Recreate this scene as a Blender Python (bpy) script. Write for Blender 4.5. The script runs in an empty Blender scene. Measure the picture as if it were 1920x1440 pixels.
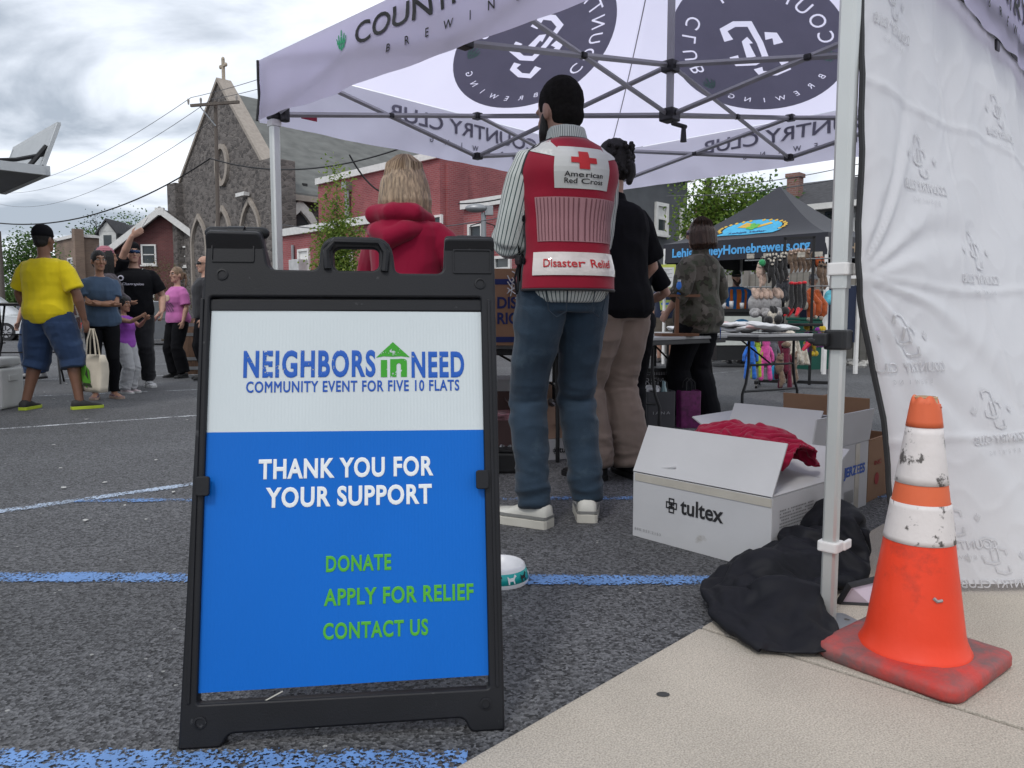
import bpy, bmesh, math, random
import numpy as np
from mathutils import Vector as V, Matrix as M4, noise, Euler
R = math.radians
random.seed(7)
SC = bpy.context.scene
COL = SC.collection

# ------------------------------------------------------------------ camera, sky, sun, exposure
CAM_H, PITCH = 0.88, math.atan(123/1425)
cd = bpy.data.cameras.new('camera'); cam = bpy.data.objects.new('camera', cd); COL.objects.link(cam)
cam.location = (0, 0, CAM_H); cam.rotation_euler = (math.pi/2 - PITCH, 0, 0)
cd.sensor_width = 36; cd.lens = 1425/1920*36; cd.clip_end = 2000; cd.clip_start = 0.05
SC.camera = cam
W = bpy.data.worlds.new('World'); SC.world = W; W.use_nodes = True
SUN_EL, SUN_AZ = 52, 205      # azimuth from +Y clockwise: behind the camera, a little to the left
def build_world():
    nt = W.node_tree; nt.nodes.clear()
    N = nt.nodes.new; L = nt.links.new
    out = N('ShaderNodeOutputWorld'); bg = N('ShaderNodeBackground'); L(bg.outputs[0], out.inputs[0])
    sky = N('ShaderNodeTexSky'); sky.sky_type = 'NISHITA'; sky.sun_disc = False
    sky.sun_elevation = R(SUN_EL); sky.sun_rotation = R(SUN_AZ)
    tc = N('ShaderNodeTexCoord'); sep = N('ShaderNodeSeparateXYZ'); L(tc.outputs['Generated'], sep.inputs[0])
    def math_(op, a, b=None):
        n = N('ShaderNodeMath'); n.operation = op
        for i, x in enumerate((a, b)):
            if x is None: continue
            if isinstance(x, (int, float)): n.inputs[i].default_value = x
            else: L(x, n.inputs[i])
        return n.outputs[0]
    zz = math_('ADD', math_('MAXIMUM', sep.outputs[2], 0.0), 0.32)
    cx = math_('DIVIDE', sep.outputs[0], zz); cy = math_('DIVIDE', sep.outputs[1], zz)
    cb = N('ShaderNodeCombineXYZ'); L(cx, cb.inputs[0]); L(cy, cb.inputs[1])
    n1 = N('ShaderNodeTexNoise'); n1.inputs['Scale'].default_value = 1.9; n1.inputs['Detail'].default_value = 7
    n1.inputs['Roughness'].default_value = .52; n1.inputs['Distortion'].default_value = .35
    mp = N('ShaderNodeMapping'); mp.inputs['Location'].default_value = (3.1, 1.7, 0); mp.inputs['Scale'].default_value = (.8, 1.35, 1); L(cb.outputs[0], mp.inputs[0]); L(mp.outputs[0], n1.inputs['Vector'])
    r = N('ShaderNodeValToRGB'); e = r.color_ramp.elements
    e[0].position = .395; e[0].color = (3.7, 4.2, 4.9, 1); e[1].position = .60; e[1].color = (10.3, 10.5, 10.9, 1)
    m = r.color_ramp.elements.new(.495); m.color = (7.6, 8.1, 8.9, 1)
    L(n1.outputs[0], r.inputs[0])
    mx = N('ShaderNodeMixRGB'); L(sky.outputs[0], mx.inputs[1]); L(r.outputs[0], mx.inputs[2]); mx.inputs[0].default_value = .94
    L(mx.outputs[0], bg.inputs[0]); bg.inputs[1].default_value = .097
build_world()
sl = bpy.data.lights.new('sun', 'SUN'); sl.energy = .9; sl.angle = R(11); sl.color = (1, .965, .92)
so = bpy.data.objects.new('sun', sl); COL.objects.link(so)
az = R(SUN_AZ); sd = V((math.sin(az)*math.cos(R(SUN_EL)), math.cos(az)*math.cos(R(SUN_EL)), math.sin(R(SUN_EL))))
so.rotation_euler = sd.to_track_quat('Z', 'Y').to_euler()
SC.view_settings.view_transform = 'Standard'; SC.view_settings.look = 'None'
SC.view_settings.exposure = 0.40; SC.view_settings.gamma = 1; SC.view_settings.use_curve_mapping = False
SC.render.engine = 'CYCLES'
SC.cycles.use_denoising = True
SC.cycles.max_bounces = 6; SC.cycles.transparent_max_bounces = 12; SC.cycles.caustics_reflective = False; SC.cycles.caustics_refractive = False

def ray(px, py):
    u = (px-960)/1425; v = (py-720)/1425; c, s = math.cos(PITCH), math.sin(PITCH)
    return V((u, c-v*s, -s-v*c))
def G(px, py, z=0.0):
    d = ray(px, py); return V((0, 0, CAM_H)) + d*((z-CAM_H)/d.z)
def Wp(px, py, Y):
    d = ray(px, py); return V((0, 0, CAM_H)) + d*(Y/d.y)
PX, QX = V((.692, .722, 0)), V((-.722, .692, 0))
GRID = math.atan2(.722, .692)

# ------------------------------------------------------------------ materials
MATS = {}
def lin(c): return tuple(((x/255+.055)/1.055)**2.4 if x > 10 else x/255/12.92 for x in c)
def mat(name, col, rough=.6, metal=0., var=.12, vs=6., bump=0., bs=60., spec=.4, coat=0., trans=0., stretch=(1, 1, 1), alpha=None, col2=None, wear=None, sheen=0.):
    """principled + object-space noise variation; col2/wear = (second colour, threshold, softness, scale) patches"""
    if name in MATS: return MATS[name]
    m = bpy.data.materials.new(name); m.use_nodes = True; nt = m.node_tree
    N = nt.nodes.new; L = nt.links.new
    b = nt.nodes['Principled BSDF']; out = nt.nodes['Material Output']
    b.inputs['Roughness'].default_value = rough; b.inputs['Metallic'].default_value = metal
    b.inputs['Specular IOR Level'].default_value = spec; b.inputs['Coat Weight'].default_value = coat
    if sheen: b.inputs['Sheen Weight'].default_value = sheen
    tc = N('ShaderNodeTexCoord'); mp = N('ShaderNodeMapping'); mp.inputs['Scale'].default_value = stretch
    L(tc.outputs['Object'], mp.inputs[0])
    no = N('ShaderNodeTexNoise'); no.inputs['Scale'].default_value = vs; no.inputs['Detail'].default_value = 5; L(mp.outputs[0], no.inputs['Vector'])
    r = N('ShaderNodeValToRGB'); e = r.color_ramp.elements
    e[0].position = .3; e[1].position = .7
    e[0].color = tuple(x*(1-var) for x in col)+(1,); e[1].color = tuple(min(1, x*(1+var)) for x in col)+(1,)
    L(no.outputs[0], r.inputs[0]); c = r.outputs[0]
    if wear:
        n2 = N('ShaderNodeTexNoise'); n2.inputs['Scale'].default_value = wear[3]; n2.inputs['Detail'].default_value = 8; n2.inputs['Roughness'].default_value = .65
        L(mp.outputs[0], n2.inputs['Vector'])
        r2 = N('ShaderNodeValToRGB'); r2.color_ramp.elements[0].position = wear[1]; r2.color_ramp.elements[1].position = wear[1]+wear[2]
        L(n2.outputs[0], r2.inputs[0])
        mx = N('ShaderNodeMixRGB'); L(r2.outputs[0], mx.inputs[0]); L(c, mx.inputs[1]); mx.inputs[2].default_value = tuple(wear[0])+(1,); c = mx.outputs[0]
    L(c, b.inputs['Base Color'])
    if bump:
        n3 = N('ShaderNodeTexNoise'); n3.inputs['Scale'].default_value = bs; n3.inputs['Detail'].default_value = 4; L(mp.outputs[0], n3.inputs['Vector'])
        bp = N('ShaderNodeBump'); bp.inputs['Strength'].default_value = bump; bp.inputs['Distance'].default_value = .01
        L(n3.outputs[0], bp.inputs['Height']); L(bp.outputs[0], b.inputs['Normal'])
    if trans:
        t = N('ShaderNodeBsdfTranslucent'); L(c, t.inputs[0]); ms = N('ShaderNodeMixShader'); ms.inputs[0].default_value = trans
        L(b.outputs[0], ms.inputs[1]); L(t.outputs[0], ms.inputs[2]); L(ms.outputs[0], out.inputs[0])
    MATS[name] = m; return m
def nodes(m):
    nt = m.node_tree; return nt, nt.nodes.new, nt.links.new, nt.nodes['Principled BSDF']

# ------------------------------------------------------------------ mesh helpers
class MB:
    def __init__(s): s.v = []; s.f = []
    def add(s, vs, fs, mtx=None):
        o = len(s.v)
        for p in vs: s.v.append(tuple(mtx @ V(p)) if mtx is not None else tuple(p))
        for f in fs: s.f.append(tuple(i+o for i in f))
        return s
    def box(s, c, d, mtx=None):
        x, y, z = c; a, b, h = d[0]/2, d[1]/2, d[2]/2
        vs = [(x+i*a, y+j*b, z+k*h) for i, j, k in ((-1,-1,-1),(1,-1,-1),(1,1,-1),(-1,1,-1),(-1,-1,1),(1,-1,1),(1,1,1),(-1,1,1))]
        return s.add(vs, [(0,3,2,1),(4,5,6,7),(0,1,5,4),(1,2,6,5),(2,3,7,6),(3,0,4,7)], mtx)
    def loft(s, rings, cap=True, closed=True):
        o = len(s.v); n = len(rings[0])
        for r in rings:
            for p in r: s.v.append(tuple(p))
        for i in range(len(rings)-1):
            for j in range(n if closed else n-1):
                a = o+i*n+j; b = o+i*n+(j+1) % n
                s.f.append((a, b, b+n, a+n))
        if cap and closed:
            for i, flip in ((0, True), (len(rings)-1, False)):
                c = sum((V(p) for p in rings[i]), V())/n; s.v.append(tuple(c)); k = len(s.v)-1
                for j in range(n):
                    a = o+i*n+j; b = o+i*n+(j+1) % n
                    s.f.append((k, b, a) if flip else (k, a, b))
        return s
    def tube(s, pts, rad, n=8, side=None, round_ends=False, cap=True):
        pts = [V(p) for p in pts]; m = len(pts)
        if not isinstance(rad, (list, tuple)): rad = [rad]*m
        rad = [(r, r) if not isinstance(r, (list, tuple)) else r for r in rad]
        rings = []; ref = V(side) if side is not None else None
        for i in range(m):
            t = (pts[min(i+1, m-1)]-pts[max(i-1, 0)])
            t = t.normalized() if t.length > 1e-9 else V((0, 0, 1))
            if ref is None: ref = t.orthogonal()
            a = ref - t*ref.dot(t)
            a = a.normalized() if a.length > 1e-6 else t.orthogonal().normalized()
            if side is None: ref = a
            b = t.cross(a)
            ring = [(pts[i]+a*(math.cos(2*math.pi*j/n)*rad[i][0])+b*(math.sin(2*math.pi*j/n)*rad[i][1])) for j in range(n)]
            if round_ends and i == 0:
                for q, w in ((.95, .35), (.55, .8)):
                    rings.append([pts[i]-t*(q*min(rad[i])) + (p-pts[i])*w for p in ring])
            rings.append(ring)
            if round_ends and i == m-1:
                for q, w in ((.55, .8), (.95, .35)):
                    rings.append([pts[i]+t*(q*min(rad[i])) + (p-pts[i])*w for p in ring])
        return s.loft(rings, cap)
    def ell(s, c, r, rot=None, nu=14, nv=9):
        c = V(c); rings = []
        for i in range(1, nv):
            th = math.pi*i/nv
            ring = []
            for j in range(nu):
                ph = 2*math.pi*j/nu
                p = V((r[0]*math.sin(th)*math.cos(ph), r[1]*math.sin(th)*math.sin(ph), -r[2]*math.cos(th)))
                if rot is not None: p = rot @ p
                ring.append(c+p)
            rings.append(ring)
        return s.loft(rings, True)
    def lathe(s, prof, n=32, axis=V((0, 0, 0)), cap=False):
        return s.loft([[V((axis[0]+r*math.cos(2*math.pi*j/n), axis[1]+r*math.sin(2*math.pi*j/n), axis[2]+z)) for j in range(n)] for r, z in prof], cap)
    def grid(s, fn, nu, nv):
        o = len(s.v)
        for i in range(nu+1):
            for j in range(nv+1): s.v.append(tuple(fn(i/nu, j/nv)))
        for i in range(nu):
            for j in range(nv):
                a = o+i*(nv+1)+j; s.f.append((a, a+nv+1, a+nv+2, a+1))
        return s
    def poly(s, pts):
        o = len(s.v); s.v += [tuple(p) for p in pts]; s.f.append(tuple(range(o, o+len(pts)))); return s
    def build(s, name, m, parent=None, smooth=False, bevel=0., solid=0., recalc=True, seg=2, off=0., loc=None):
        me = bpy.data.meshes.new(name); me.from_pydata(s.v, [], s.f)
        bm = bmesh.new(); bm.from_mesh(me)
        if recalc: bmesh.ops.recalc_face_normals(bm, faces=bm.faces)
        if bevel:
            ed = [e for e in bm.edges if len(e.link_faces) == 2 and e.calc_face_angle(0) > .5]
            bmesh.ops.bevel(bm, geom=ed, offset=bevel, segments=seg, profile=.6, affect='EDGES')
        bm.to_mesh(me); bm.free()
        return finish(name, me, m, parent, smooth, solid, off)
def finish(name, me, m, parent=None, smooth=False, solid=0., off=0.):
    o = bpy.data.objects.new(name, me); COL.objects.link(o)
    for q in (m if isinstance(m, (list, tuple)) else [m]): me.materials.append(q)
    if smooth:
        me.shade_smooth()
        if smooth != 'all':
            try: me.set_sharp_from_angle(angle=R(40))
            except Exception: pass
    if solid:
        md = o.modifiers.new('thickness', 'SOLIDIFY'); md.thickness = solid; md.offset = off
    if parent is not None: o.parent = parent
    return o
def evalmesh(o):
    dg = bpy.context.evaluated_depsgraph_get(); dg.update()
    me = bpy.data.meshes.new_from_object(o.evaluated_get(dg)); return me
def arrs(me):
    v = np.empty(len(me.vertices)*3); me.vertices.foreach_get('co', v)
    return v.reshape(-1, 3), [tuple(p.vertices) for p in me.polygons]
def curve_geo(loops, depth, bevel=0.):
    cu = bpy.data.curves.new('c', 'CURVE'); cu.dimensions = '2D'; cu.fill_mode = 'BOTH'
    cu.extrude = max(depth/2-bevel, 0); cu.bevel_depth = bevel; cu.bevel_resolution = 2; cu.offset = -bevel
    for lp in loops:
        sp = cu.splines.new('POLY'); sp.points.add(len(lp)-1)
        for p, q in zip(sp.points, lp): p.co = (q[0], q[1], 0, 1)
        sp.use_cyclic_u = True
    o = bpy.data.objects.new('c', cu); COL.objects.link(o); me = evalmesh(o); r = arrs(me)
    bpy.data.objects.remove(o); bpy.data.curves.remove(cu); bpy.data.meshes.remove(me); return r
def rrect(x0, y0, x1, y1, r, n=5):
    out = []
    for cx, cy, a in ((x1-r, y1-r, 0), (x0+r, y1-r, 90), (x0+r, y0+r, 180), (x1-r, y0+r, 270)):
        for i in range(n+1):
            t = R(a+90*i/n); out.append((cx+r*math.cos(t), cy+r*math.sin(t)))
    return out
def roundpoly(pts, rs, n=5):
    out = []; k = len(pts)
    for i, p in enumerate(pts):
        p = V((p[0], p[1])); a = V(pts[i-1][:2]); b = V(pts[(i+1) % k][:2]); r = rs[i] if isinstance(rs, (list, tuple)) else rs
        if r <= 0: out.append(tuple(p)); continue
        da = (a-p); db = (b-p); ra = min(r, da.length*.49, db.length*.49); da.normalize(); db.normalize()
        p0 = p+da*ra; p1 = p+db*ra
        for j in range(n+1):
            t = j/n; out.append(tuple(p0*(1-t)**2+p*2*t*(1-t)+p1*t*t))
    return out
TXT = {}
def text_geo(body, bold=0., shear=0., space=1.):
    key = (body, bold, shear, space)
    if key not in TXT:
        cu = bpy.data.curves.new('t', 'FONT'); cu.body = body; cu.bevel_depth = bold; cu.bevel_resolution = 0; cu.fill_mode = 'FRONT'; cu.shear = shear; cu.space_character = space; cu.resolution_u = 4
        o = bpy.data.objects.new('t', cu); COL.objects.link(o); me = evalmesh(o)
        bm = bmesh.new(); bm.from_mesh(me); bmesh.ops.triangulate(bm, faces=bm.faces); bm.to_mesh(me); bm.free()
        v, f = arrs(me); bpy.data.objects.remove(o); bpy.data.meshes.remove(me)
        TXT[key] = (v, f)
    return TXT[key]
def fit_text(body, x0, y0, w=None, h=.1, bold=0., shear=0., space=1., mirror=False, anchor='l'):
    """glyph mesh scaled so that capitals are h high (and the line w wide), lower left at x0,y0"""
    v, f = text_geo(body, bold, shear, space); v = v.copy()
    lo, hi = v.min(0), v.max(0); base = 0.0-bold; cap = .69+2*bold
    if all(ch in 'acemnorsuvwxz' for ch in body): cap = .47+2*bold
    sy = h/cap; sx = sy if w is None else w/(hi[0]-lo[0])
    v[:, 0] = (v[:, 0]-lo[0])*sx; v[:, 1] = (v[:, 1]-base)*sy; v[:, 2] = v[:, 2]*(.0005/max(bold, 1e-6)) if bold else 0
    wid = (hi[0]-lo[0])*sx
    if anchor == 'c': v[:, 0] -= wid/2
    if mirror: v[:, 0] = -v[:, 0]
    v[:, 0] += x0; v[:, 1] += y0
    return v, f
def bounds(g):
    """closed outlines of a flat mesh"""
    cnt = {}
    for f in g[1]:
        for i in range(len(f)):
            e = (f[i], f[(i+1) % len(f)]); k = (min(e), max(e)); cnt.setdefault(k, []).append(e)
    nx = {}
    for k, e in cnt.items():
        if len(e) == 1: nx[e[0][0]] = e[0][1]
    out = []
    while nx:
        a = next(iter(nx)); lp = []
        while a in nx: lp.append(a); a = nx.pop(a)
        if len(lp) > 2: out.append([(g[0][i][0], g[0][i][1]) for i in lp])
    return out
class Flat:
    """flat 2D ink: several glyph/shape meshes gathered, then mapped onto a surface by fn(s, t)"""
    def __init__(s): s.v = []; s.f = []
    def geo(s, g):
        o = len(s.v); s.v += [(p[0], p[1], p[2] if len(p) > 2 else 0.) for p in g[0]]; s.f += [tuple(i+o for i in q) for q in g[1]]; return s
    def text(s, *a, **k): return s.geo(fit_text(*a, **k))
    def shape(s, *loops):
        v, f = curve_geo(loops, 0); return s.geo((v, f))
    def poly(s, pts): return s.geo((pts, [tuple(range(len(pts)))]))
    def circle(s, cx, cy, r, ry=None, n=40): return s.poly([(cx+r*math.cos(2*math.pi*i/n), cy+(ry or r)*math.sin(2*math.pi*i/n)) for i in range(n)])
    def build(s, name, m, parent, fn, cut=0., depth=0.):
        me = bpy.data.meshes.new(name); me.from_pydata(s.v, [], s.f)
        bm = bmesh.new(); bm.from_mesh(me)
        if cut:
            bmesh.ops.triangulate(bm, faces=bm.faces)
            for _ in range(5):
                ed = [e for e in bm.edges if e.calc_length() > cut]
                if not ed: break
                bmesh.ops.subdivide_edges(bm, edges=ed, cuts=1); bmesh.ops.triangulate(bm, faces=bm.faces)
        for q in bm.verts:
            x, y, z = q.co; c = V(fn(x, y))
            if z > 1e-6:
                n = (V(fn(x+.001, y))-c).cross(V(fn(x, y+.001))-c)
                if n.length > 0: c = c+n.normalized()*z
            q.co = c
        bm.to_mesh(me); bm.free()
        return finish(name, me, m, parent)
def thing(name, label, cat, loc=(0, 0, 0), rz=0., group=None):
    o = bpy.data.objects.new(name, None); COL.objects.link(o); o.location = loc; o.rotation_euler = (0, 0, rz)
    o.empty_display_size = .1; return tag(o, label, cat, group)
def tag(o, label=None, cat=None, group=None, kind=None):
    if label: o['label'] = label
    if cat: o['category'] = cat
    if group: o['group'] = group
    if kind: o['kind'] = kind
    return o
def sep(o, loc):
    """give a top-level mesh its own origin"""
    loc = V(loc); o.data.transform(M4.Translation(-loc)); o.location = loc; return o
def dup(root, loc, rz=None, label=None, group=None):
    r = root.copy(); COL.objects.link(r); r.location = loc
    if rz is not None: r.rotation_euler = (0, 0, rz)
    if label: r['label'] = label
    if group: r['group'] = group
    for ch in list(root.children):
        c = ch.copy(); COL.objects.link(c); c.parent = r
        for g in ch.children:
            d = g.copy(); COL.objects.link(d); d.parent = c
    return r
def remesh(mb, voxel, smooth=3, fac=.5):
    me = bpy.data.meshes.new('t'); me.from_pydata(mb.v, [], mb.f)
    bm = bmesh.new(); bm.from_mesh(me); bmesh.ops.recalc_face_normals(bm, faces=bm.faces); bm.to_mesh(me); bm.free()
    o = bpy.data.objects.new('t', me); COL.objects.link(o)
    md = o.modifiers.new('r', 'REMESH'); md.mode = 'VOXEL'; md.voxel_size = voxel; md.use_smooth_shade = True
    if smooth: ms = o.modifiers.new('s', 'SMOOTH'); ms.iterations = smooth; ms.factor = fac
    rm_ = evalmesh(o); r = arrs(rm_); bpy.data.objects.remove(o); bpy.data.meshes.remove(me); bpy.data.meshes.remove(rm_); return r
def displace(me, fn):
    n = len(me.vertices); co = np.empty(n*3); no = np.empty(n*3)
    me.vertices.foreach_get('co', co); me.vertices.foreach_get('normal', no)
    co = co.reshape(-1, 3); no = no.reshape(-1, 3)
    d = np.array([fn(V(p)) for p in co]); co += no*d[:, None]
    me.vertices.foreach_set('co', co.ravel()); me.update(); return me
def drape(name, o, ex, ey, nu, nv, lumps, frames, z0, m, shrink=-.3, bend=.4, ground=.012, seed=1, th=.004, mesh=None):
    """let a sheet of cloth fall, gathered, over hidden lumps, and keep the settled shape as a mesh"""
    o, ex, ey = V(o), V(ex), V(ey); g = MB()
    def P(u, v):
        q = o+ex*(u-.5)+ey*(v-.5); return V((q.x, q.y, z0+.03*noise.noise(V((u*6, v*6, seed)))+.012*noise.noise(V((u*17, v*17, seed)))))
    if mesh: g = mesh
    else: g.grid(P, nu, nv)
    me = bpy.data.meshes.new(name); me.from_pydata(g.v, [], g.f)
    ob = bpy.data.objects.new(name, me); COL.objects.link(ob)
    cm = ob.modifiers.new('cloth', 'CLOTH'); s = cm.settings; s.quality = 6; s.mass = .25; s.tension_stiffness = s.compression_stiffness = 12; s.shear_stiffness = 6; s.bending_stiffness = bend; s.shrink_min = shrink; s.air_damping = 2; s.tension_damping = s.compression_damping = 8
    c = cm.collision_settings; c.distance_min = .006; c.use_self_collision = True; c.self_distance_min = .005; c.collision_quality = 3; cm.point_cache.frame_start = 1; cm.point_cache.frame_end = frames
    tmp = []
    q = MB().box((o.x, o.y, ground-.05), (4, 4, .1)); q.build('floor_', BLACK_, None); tmp.append(COL.objects[-1])
    for a in lumps:
        q = MB(); (q.ell(a[0:3], a[3:6]) if len(a) == 6 else q.tube(a[0], a[1], 12, round_ends=True)); q.build('lump_', BLACK_, None); tmp.append(COL.objects[-1])
    for t in tmp: md = t.modifiers.new('c', 'COLLISION'); t.collision.thickness_outer = .006; t.collision.cloth_friction = 30
    for f in range(1, frames+1): SC.frame_set(f)
    res = evalmesh(ob)
    for t in tmp+[ob]: bpy.data.objects.remove(t, do_unlink=True)
    SC.frame_set(1)
    r = finish(name, res, m, None, smooth='all', solid=th, off=1); res.materials.clear(); res.materials.append(m)
    sb = r.modifiers.new('subdiv', 'SUBSURF'); sb.levels = sb.render_levels = 1
    r.modifiers.move(1, 0)
    return r
BLACK_ = mat('black_metal_', (.012, .012, .013), .45)
# ------------------------------------------------------------------ ground
def asphalt():
    m = mat('asphalt', (.070, .071, .075), rough=.75, var=.25, vs=.7, spec=.5)
    nt, N, L, b = nodes(m)
    tc = N('ShaderNodeTexCoord')
    vo = N('ShaderNodeTexVoronoi'); vo.inputs['Scale'].default_value = 130; L(tc.outputs['Object'], vo.inputs['Vector'])
    r = N('ShaderNodeValToRGB'); r.color_ramp.elements[0].position = .0; r.color_ramp.elements[0].color = (.18, .18, .19, 1)
    r.color_ramp.elements[1].position = 1; r.color_ramp.elements[1].color = (2.15, 2.15, 2.15, 1)
    hs = N('ShaderNodeSeparateColor'); L(vo.outputs['Color'], hs.inputs[0]); L(hs.outputs[0], r.inputs[0])
    old = b.inputs['Base Color'].links[0].from_socket
    mx = N('ShaderNodeMixRGB'); mx.blend_type = 'MULTIPLY'; mx.inputs[0].default_value = 1; L(old, mx.inputs[1]); L(r.outputs[0], mx.inputs[2])
    # scattered pale chips and grit
    v2 = N('ShaderNodeTexVoronoi'); v2.inputs['Scale'].default_value = 42; L(tc.outputs['Object'], v2.inputs['Vector'])
    h2 = N('ShaderNodeSeparateColor'); L(v2.outputs['Color'], h2.inputs[0])
    g1 = N('ShaderNodeMath'); g1.operation = 'GREATER_THAN'; g1.inputs[1].default_value = .972; L(h2.outputs[1], g1.inputs[0])
    g2 = N('ShaderNodeMath'); g2.operation = 'LESS_THAN'; g2.inputs[1].default_value = .22; L(v2.outputs['Distance'], g2.inputs[0])
    g3 = N('ShaderNodeMath'); g3.operation = 'MULTIPLY'; L(g1.outputs[0], g3.inputs[0]); L(g2.outputs[0], g3.inputs[1])
    m2 = N('ShaderNodeMixRGB'); L(g3.outputs[0], m2.inputs[0]); L(mx.outputs[0], m2.inputs[1]); m2.inputs[2].default_value = (.3, .3, .29, 1)
    L(m2.outputs[0], b.inputs['Base Color'])
    bp = N('ShaderNodeBump'); bp.inputs['Strength'].default_value = .75; bp.inputs['Distance'].default_value = .006
    L(vo.outputs['Distance'], bp.inputs['Height'])
    n3 = N('ShaderNodeTexNoise'); n3.inputs['Scale'].default_value = 55; n3.inputs['Detail'].default_value = 4; L(tc.outputs['Object'], n3.inputs['Vector'])
    b2 = N('ShaderNodeBump'); b2.inputs['Strength'].default_value = .6; b2.inputs['Distance'].default_value = .012
    L(n3.outputs[0], b2.inputs['Height']); L(bp.outputs[0], b2.inputs['Normal']); L(b2.outputs[0], b.inputs['Normal'])
    return m
g = MB().grid(lambda u, v: ((u-.5)*800, (v-.3)*900, 0), 8, 9).build('asphalt_ground', asphalt()); tag(g, kind='structure')

def conc():
    m = mat('concrete', (.43, .385, .325), rough=.85, var=.12, vs=2.2, bump=.35, bs=160, wear=((.2, .19, .18), .73, .03, 26))
    nt, N, L, b = nodes(m)
    tc = N('ShaderNodeTexCoord'); no = N('ShaderNodeTexNoise'); no.inputs['Scale'].default_value = 260; no.inputs['Detail'].default_value = 2; L(tc.outputs['Object'], no.inputs['Vector'])
    r = N('ShaderNodeValToRGB'); r.color_ramp.elements[0].position = .3; r.color_ramp.elements[0].color = (.68, .68, .68, 1); r.color_ramp.elements[1].position = .7; r.color_ramp.elements[1].color = (1.25, 1.25, 1.25, 1)
    L(no.outputs[0], r.inputs[0]); old = b.inputs['Base Color'].links[0].from_socket
    mx = N('ShaderNodeMixRGB'); mx.blend_type = 'MULTIPLY'; mx.inputs[0].default_value = 1; L(old, mx.inputs[1]); L(r.outputs[0], mx.inputs[2]); L(mx.outputs[0], b.inputs['Base Color'])
    return m
sw = MB(); E0 = V((-.094, 1.423, 0)); s0 = .905-1.52*3
bed = MB().box((6, -1.2, -.004), (30, 2.36, .012))
for k in range(16):
    a, b = s0+1.52*k+.006, s0+1.52*(k+1)-.006
    sw.box(((a+b)/2, -1.2, .004), (b-a, 2.4, .016))
o = sw.build('concrete_sidewalk', conc(), bevel=.005); o.location = E0; o.rotation_euler = (0, 0, GRID); tag(o, kind='structure')
o = bed.build('sidewalk_joint_bed', mat('joint', (.035, .034, .032), .9)); o.location = E0; o.rotation_euler = (0, 0, GRID); tag(o, kind='structure')
# little dark gum spot on the slab
o = MB().grid(lambda u, v: (.012*u*math.cos(6.283*v)*1.3, .012*u*math.sin(6.283*v), .0135), 2, 14).build('gum_spot', mat('gum', (.05, .05, .05), .8)); o.location = G(1243, 1312); tag(o, 'dark flattened gum spot on the pale concrete slab', 'gum')

def paint(name, col, worn):
    if name in MATS: return MATS[name]
    m = mat(name, col, rough=.7, var=.15, vs=9)
    nt, N, L, b = nodes(m); out = nt.nodes['Material Output']
    tc = N('ShaderNodeTexCoord')
    n1 = N('ShaderNodeTexNoise'); n1.inputs['Scale'].default_value = 120; n1.inputs['Detail'].default_value = 3; L(tc.outputs['Object'], n1.inputs['Vector'])
    n2 = N('ShaderNodeTexNoise'); n2.inputs['Scale'].default_value = 5; n2.inputs['Detail'].default_value = 3; L(tc.outputs['Object'], n2.inputs['Vector'])
    ad = N('ShaderNodeMath'); ad.operation = 'MULTIPLY_ADD'; ad.inputs[1].default_value = .55; L(n2.outputs[0], ad.inputs[0]); L(n1.outputs[0], ad.inputs[2])
    # edges fade raggedly: distance from the line's centre (object Y, half width in the name's scale)
    sp = N('ShaderNodeSeparateXYZ'); L(tc.outputs['Generated'], sp.inputs[0])
    e = N('ShaderNodeMath'); e.operation = 'SUBTRACT'; e.inputs[1].default_value = .5; L(sp.outputs[1], e.inputs[0])
    ab = N('ShaderNodeMath'); ab.operation = 'ABSOLUTE'; L(e.outputs[0], ab.inputs[0])
    pw = N('ShaderNodeMath'); pw.operation = 'POWER'; pw.inputs[1].default_value = 4; L(ab.outputs[0], pw.inputs[0])
    ml = N('ShaderNodeMath'); ml.operation = 'MULTIPLY_ADD'; ml.inputs[1].default_value = -6.0; L(pw.outputs[0], ml.inputs[0]); L(ad.outputs[0], ml.inputs[2])
    r = N('ShaderNodeValToRGB'); r.color_ramp.elements[0].position = worn; r.color_ramp.elements[1].position = worn+.07; L(ml.outputs[0], r.inputs[0])
    t = N('ShaderNodeBsdfTransparent'); ms = N('ShaderNodeMixShader'); L(r.outputs[0], ms.inputs[0]); L(t.outputs[0], ms.inputs[1]); L(b.outputs[0], ms.inputs[2]); L(ms.outputs[0], out.inputs[0])
    return m
BLUE = (.14, .27, .54); LB = (.44, .53, .66); WH = (.55, .57, .6)
def line(p, q, w, name, col, worn, z=.004):
    p, q = V(p), V(q); d = q-p; ang = math.atan2(d.y, d.x)
    o = MB().grid(lambda u, v: (u*d.length, (v-.5)*w, z), 12, 1).build(name, paint(f'paint_{col[0]:.2f}_{worn}', col, worn))
    o.location = (p.x, p.y, 0); o.rotation_euler = (0, 0, ang); tag(o, kind='structure'); return o
line((-3.5, 1.44, 0), (-.09, 1.44, 0), .105, 'blue_parking_line', BLUE, .70)
line((-6, 2.59, 0), (.75, 2.486, 0), .12, 'blue_parking_line', BLUE, .68)
line((-2.1, 3.61, 0), (2.6, 3.70, 0), .10, 'blue_parking_line', BLUE, .77, .005)
line((-4.6, 1.42, 0), (-.3, 5.2, 0), .115, 'white_parking_line', LB, .72)
line((-7.5, 3.65, 0), (-1.0, 8.12, 0), .10, 'white_parking_line', WH, .74)
line((-9.5, 6.4, 0), (-2.0, 10.35, 0), .10, 'white_parking_line', WH, .77)
line((-12, 8.0, 0), (-3.0, 13.0, 0), .10, 'white_parking_line', WH, .74)
line((-14, 10.4, 0), (-4.0, 16.2, 0), .10, 'white_parking_line', WH, .74)
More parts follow.
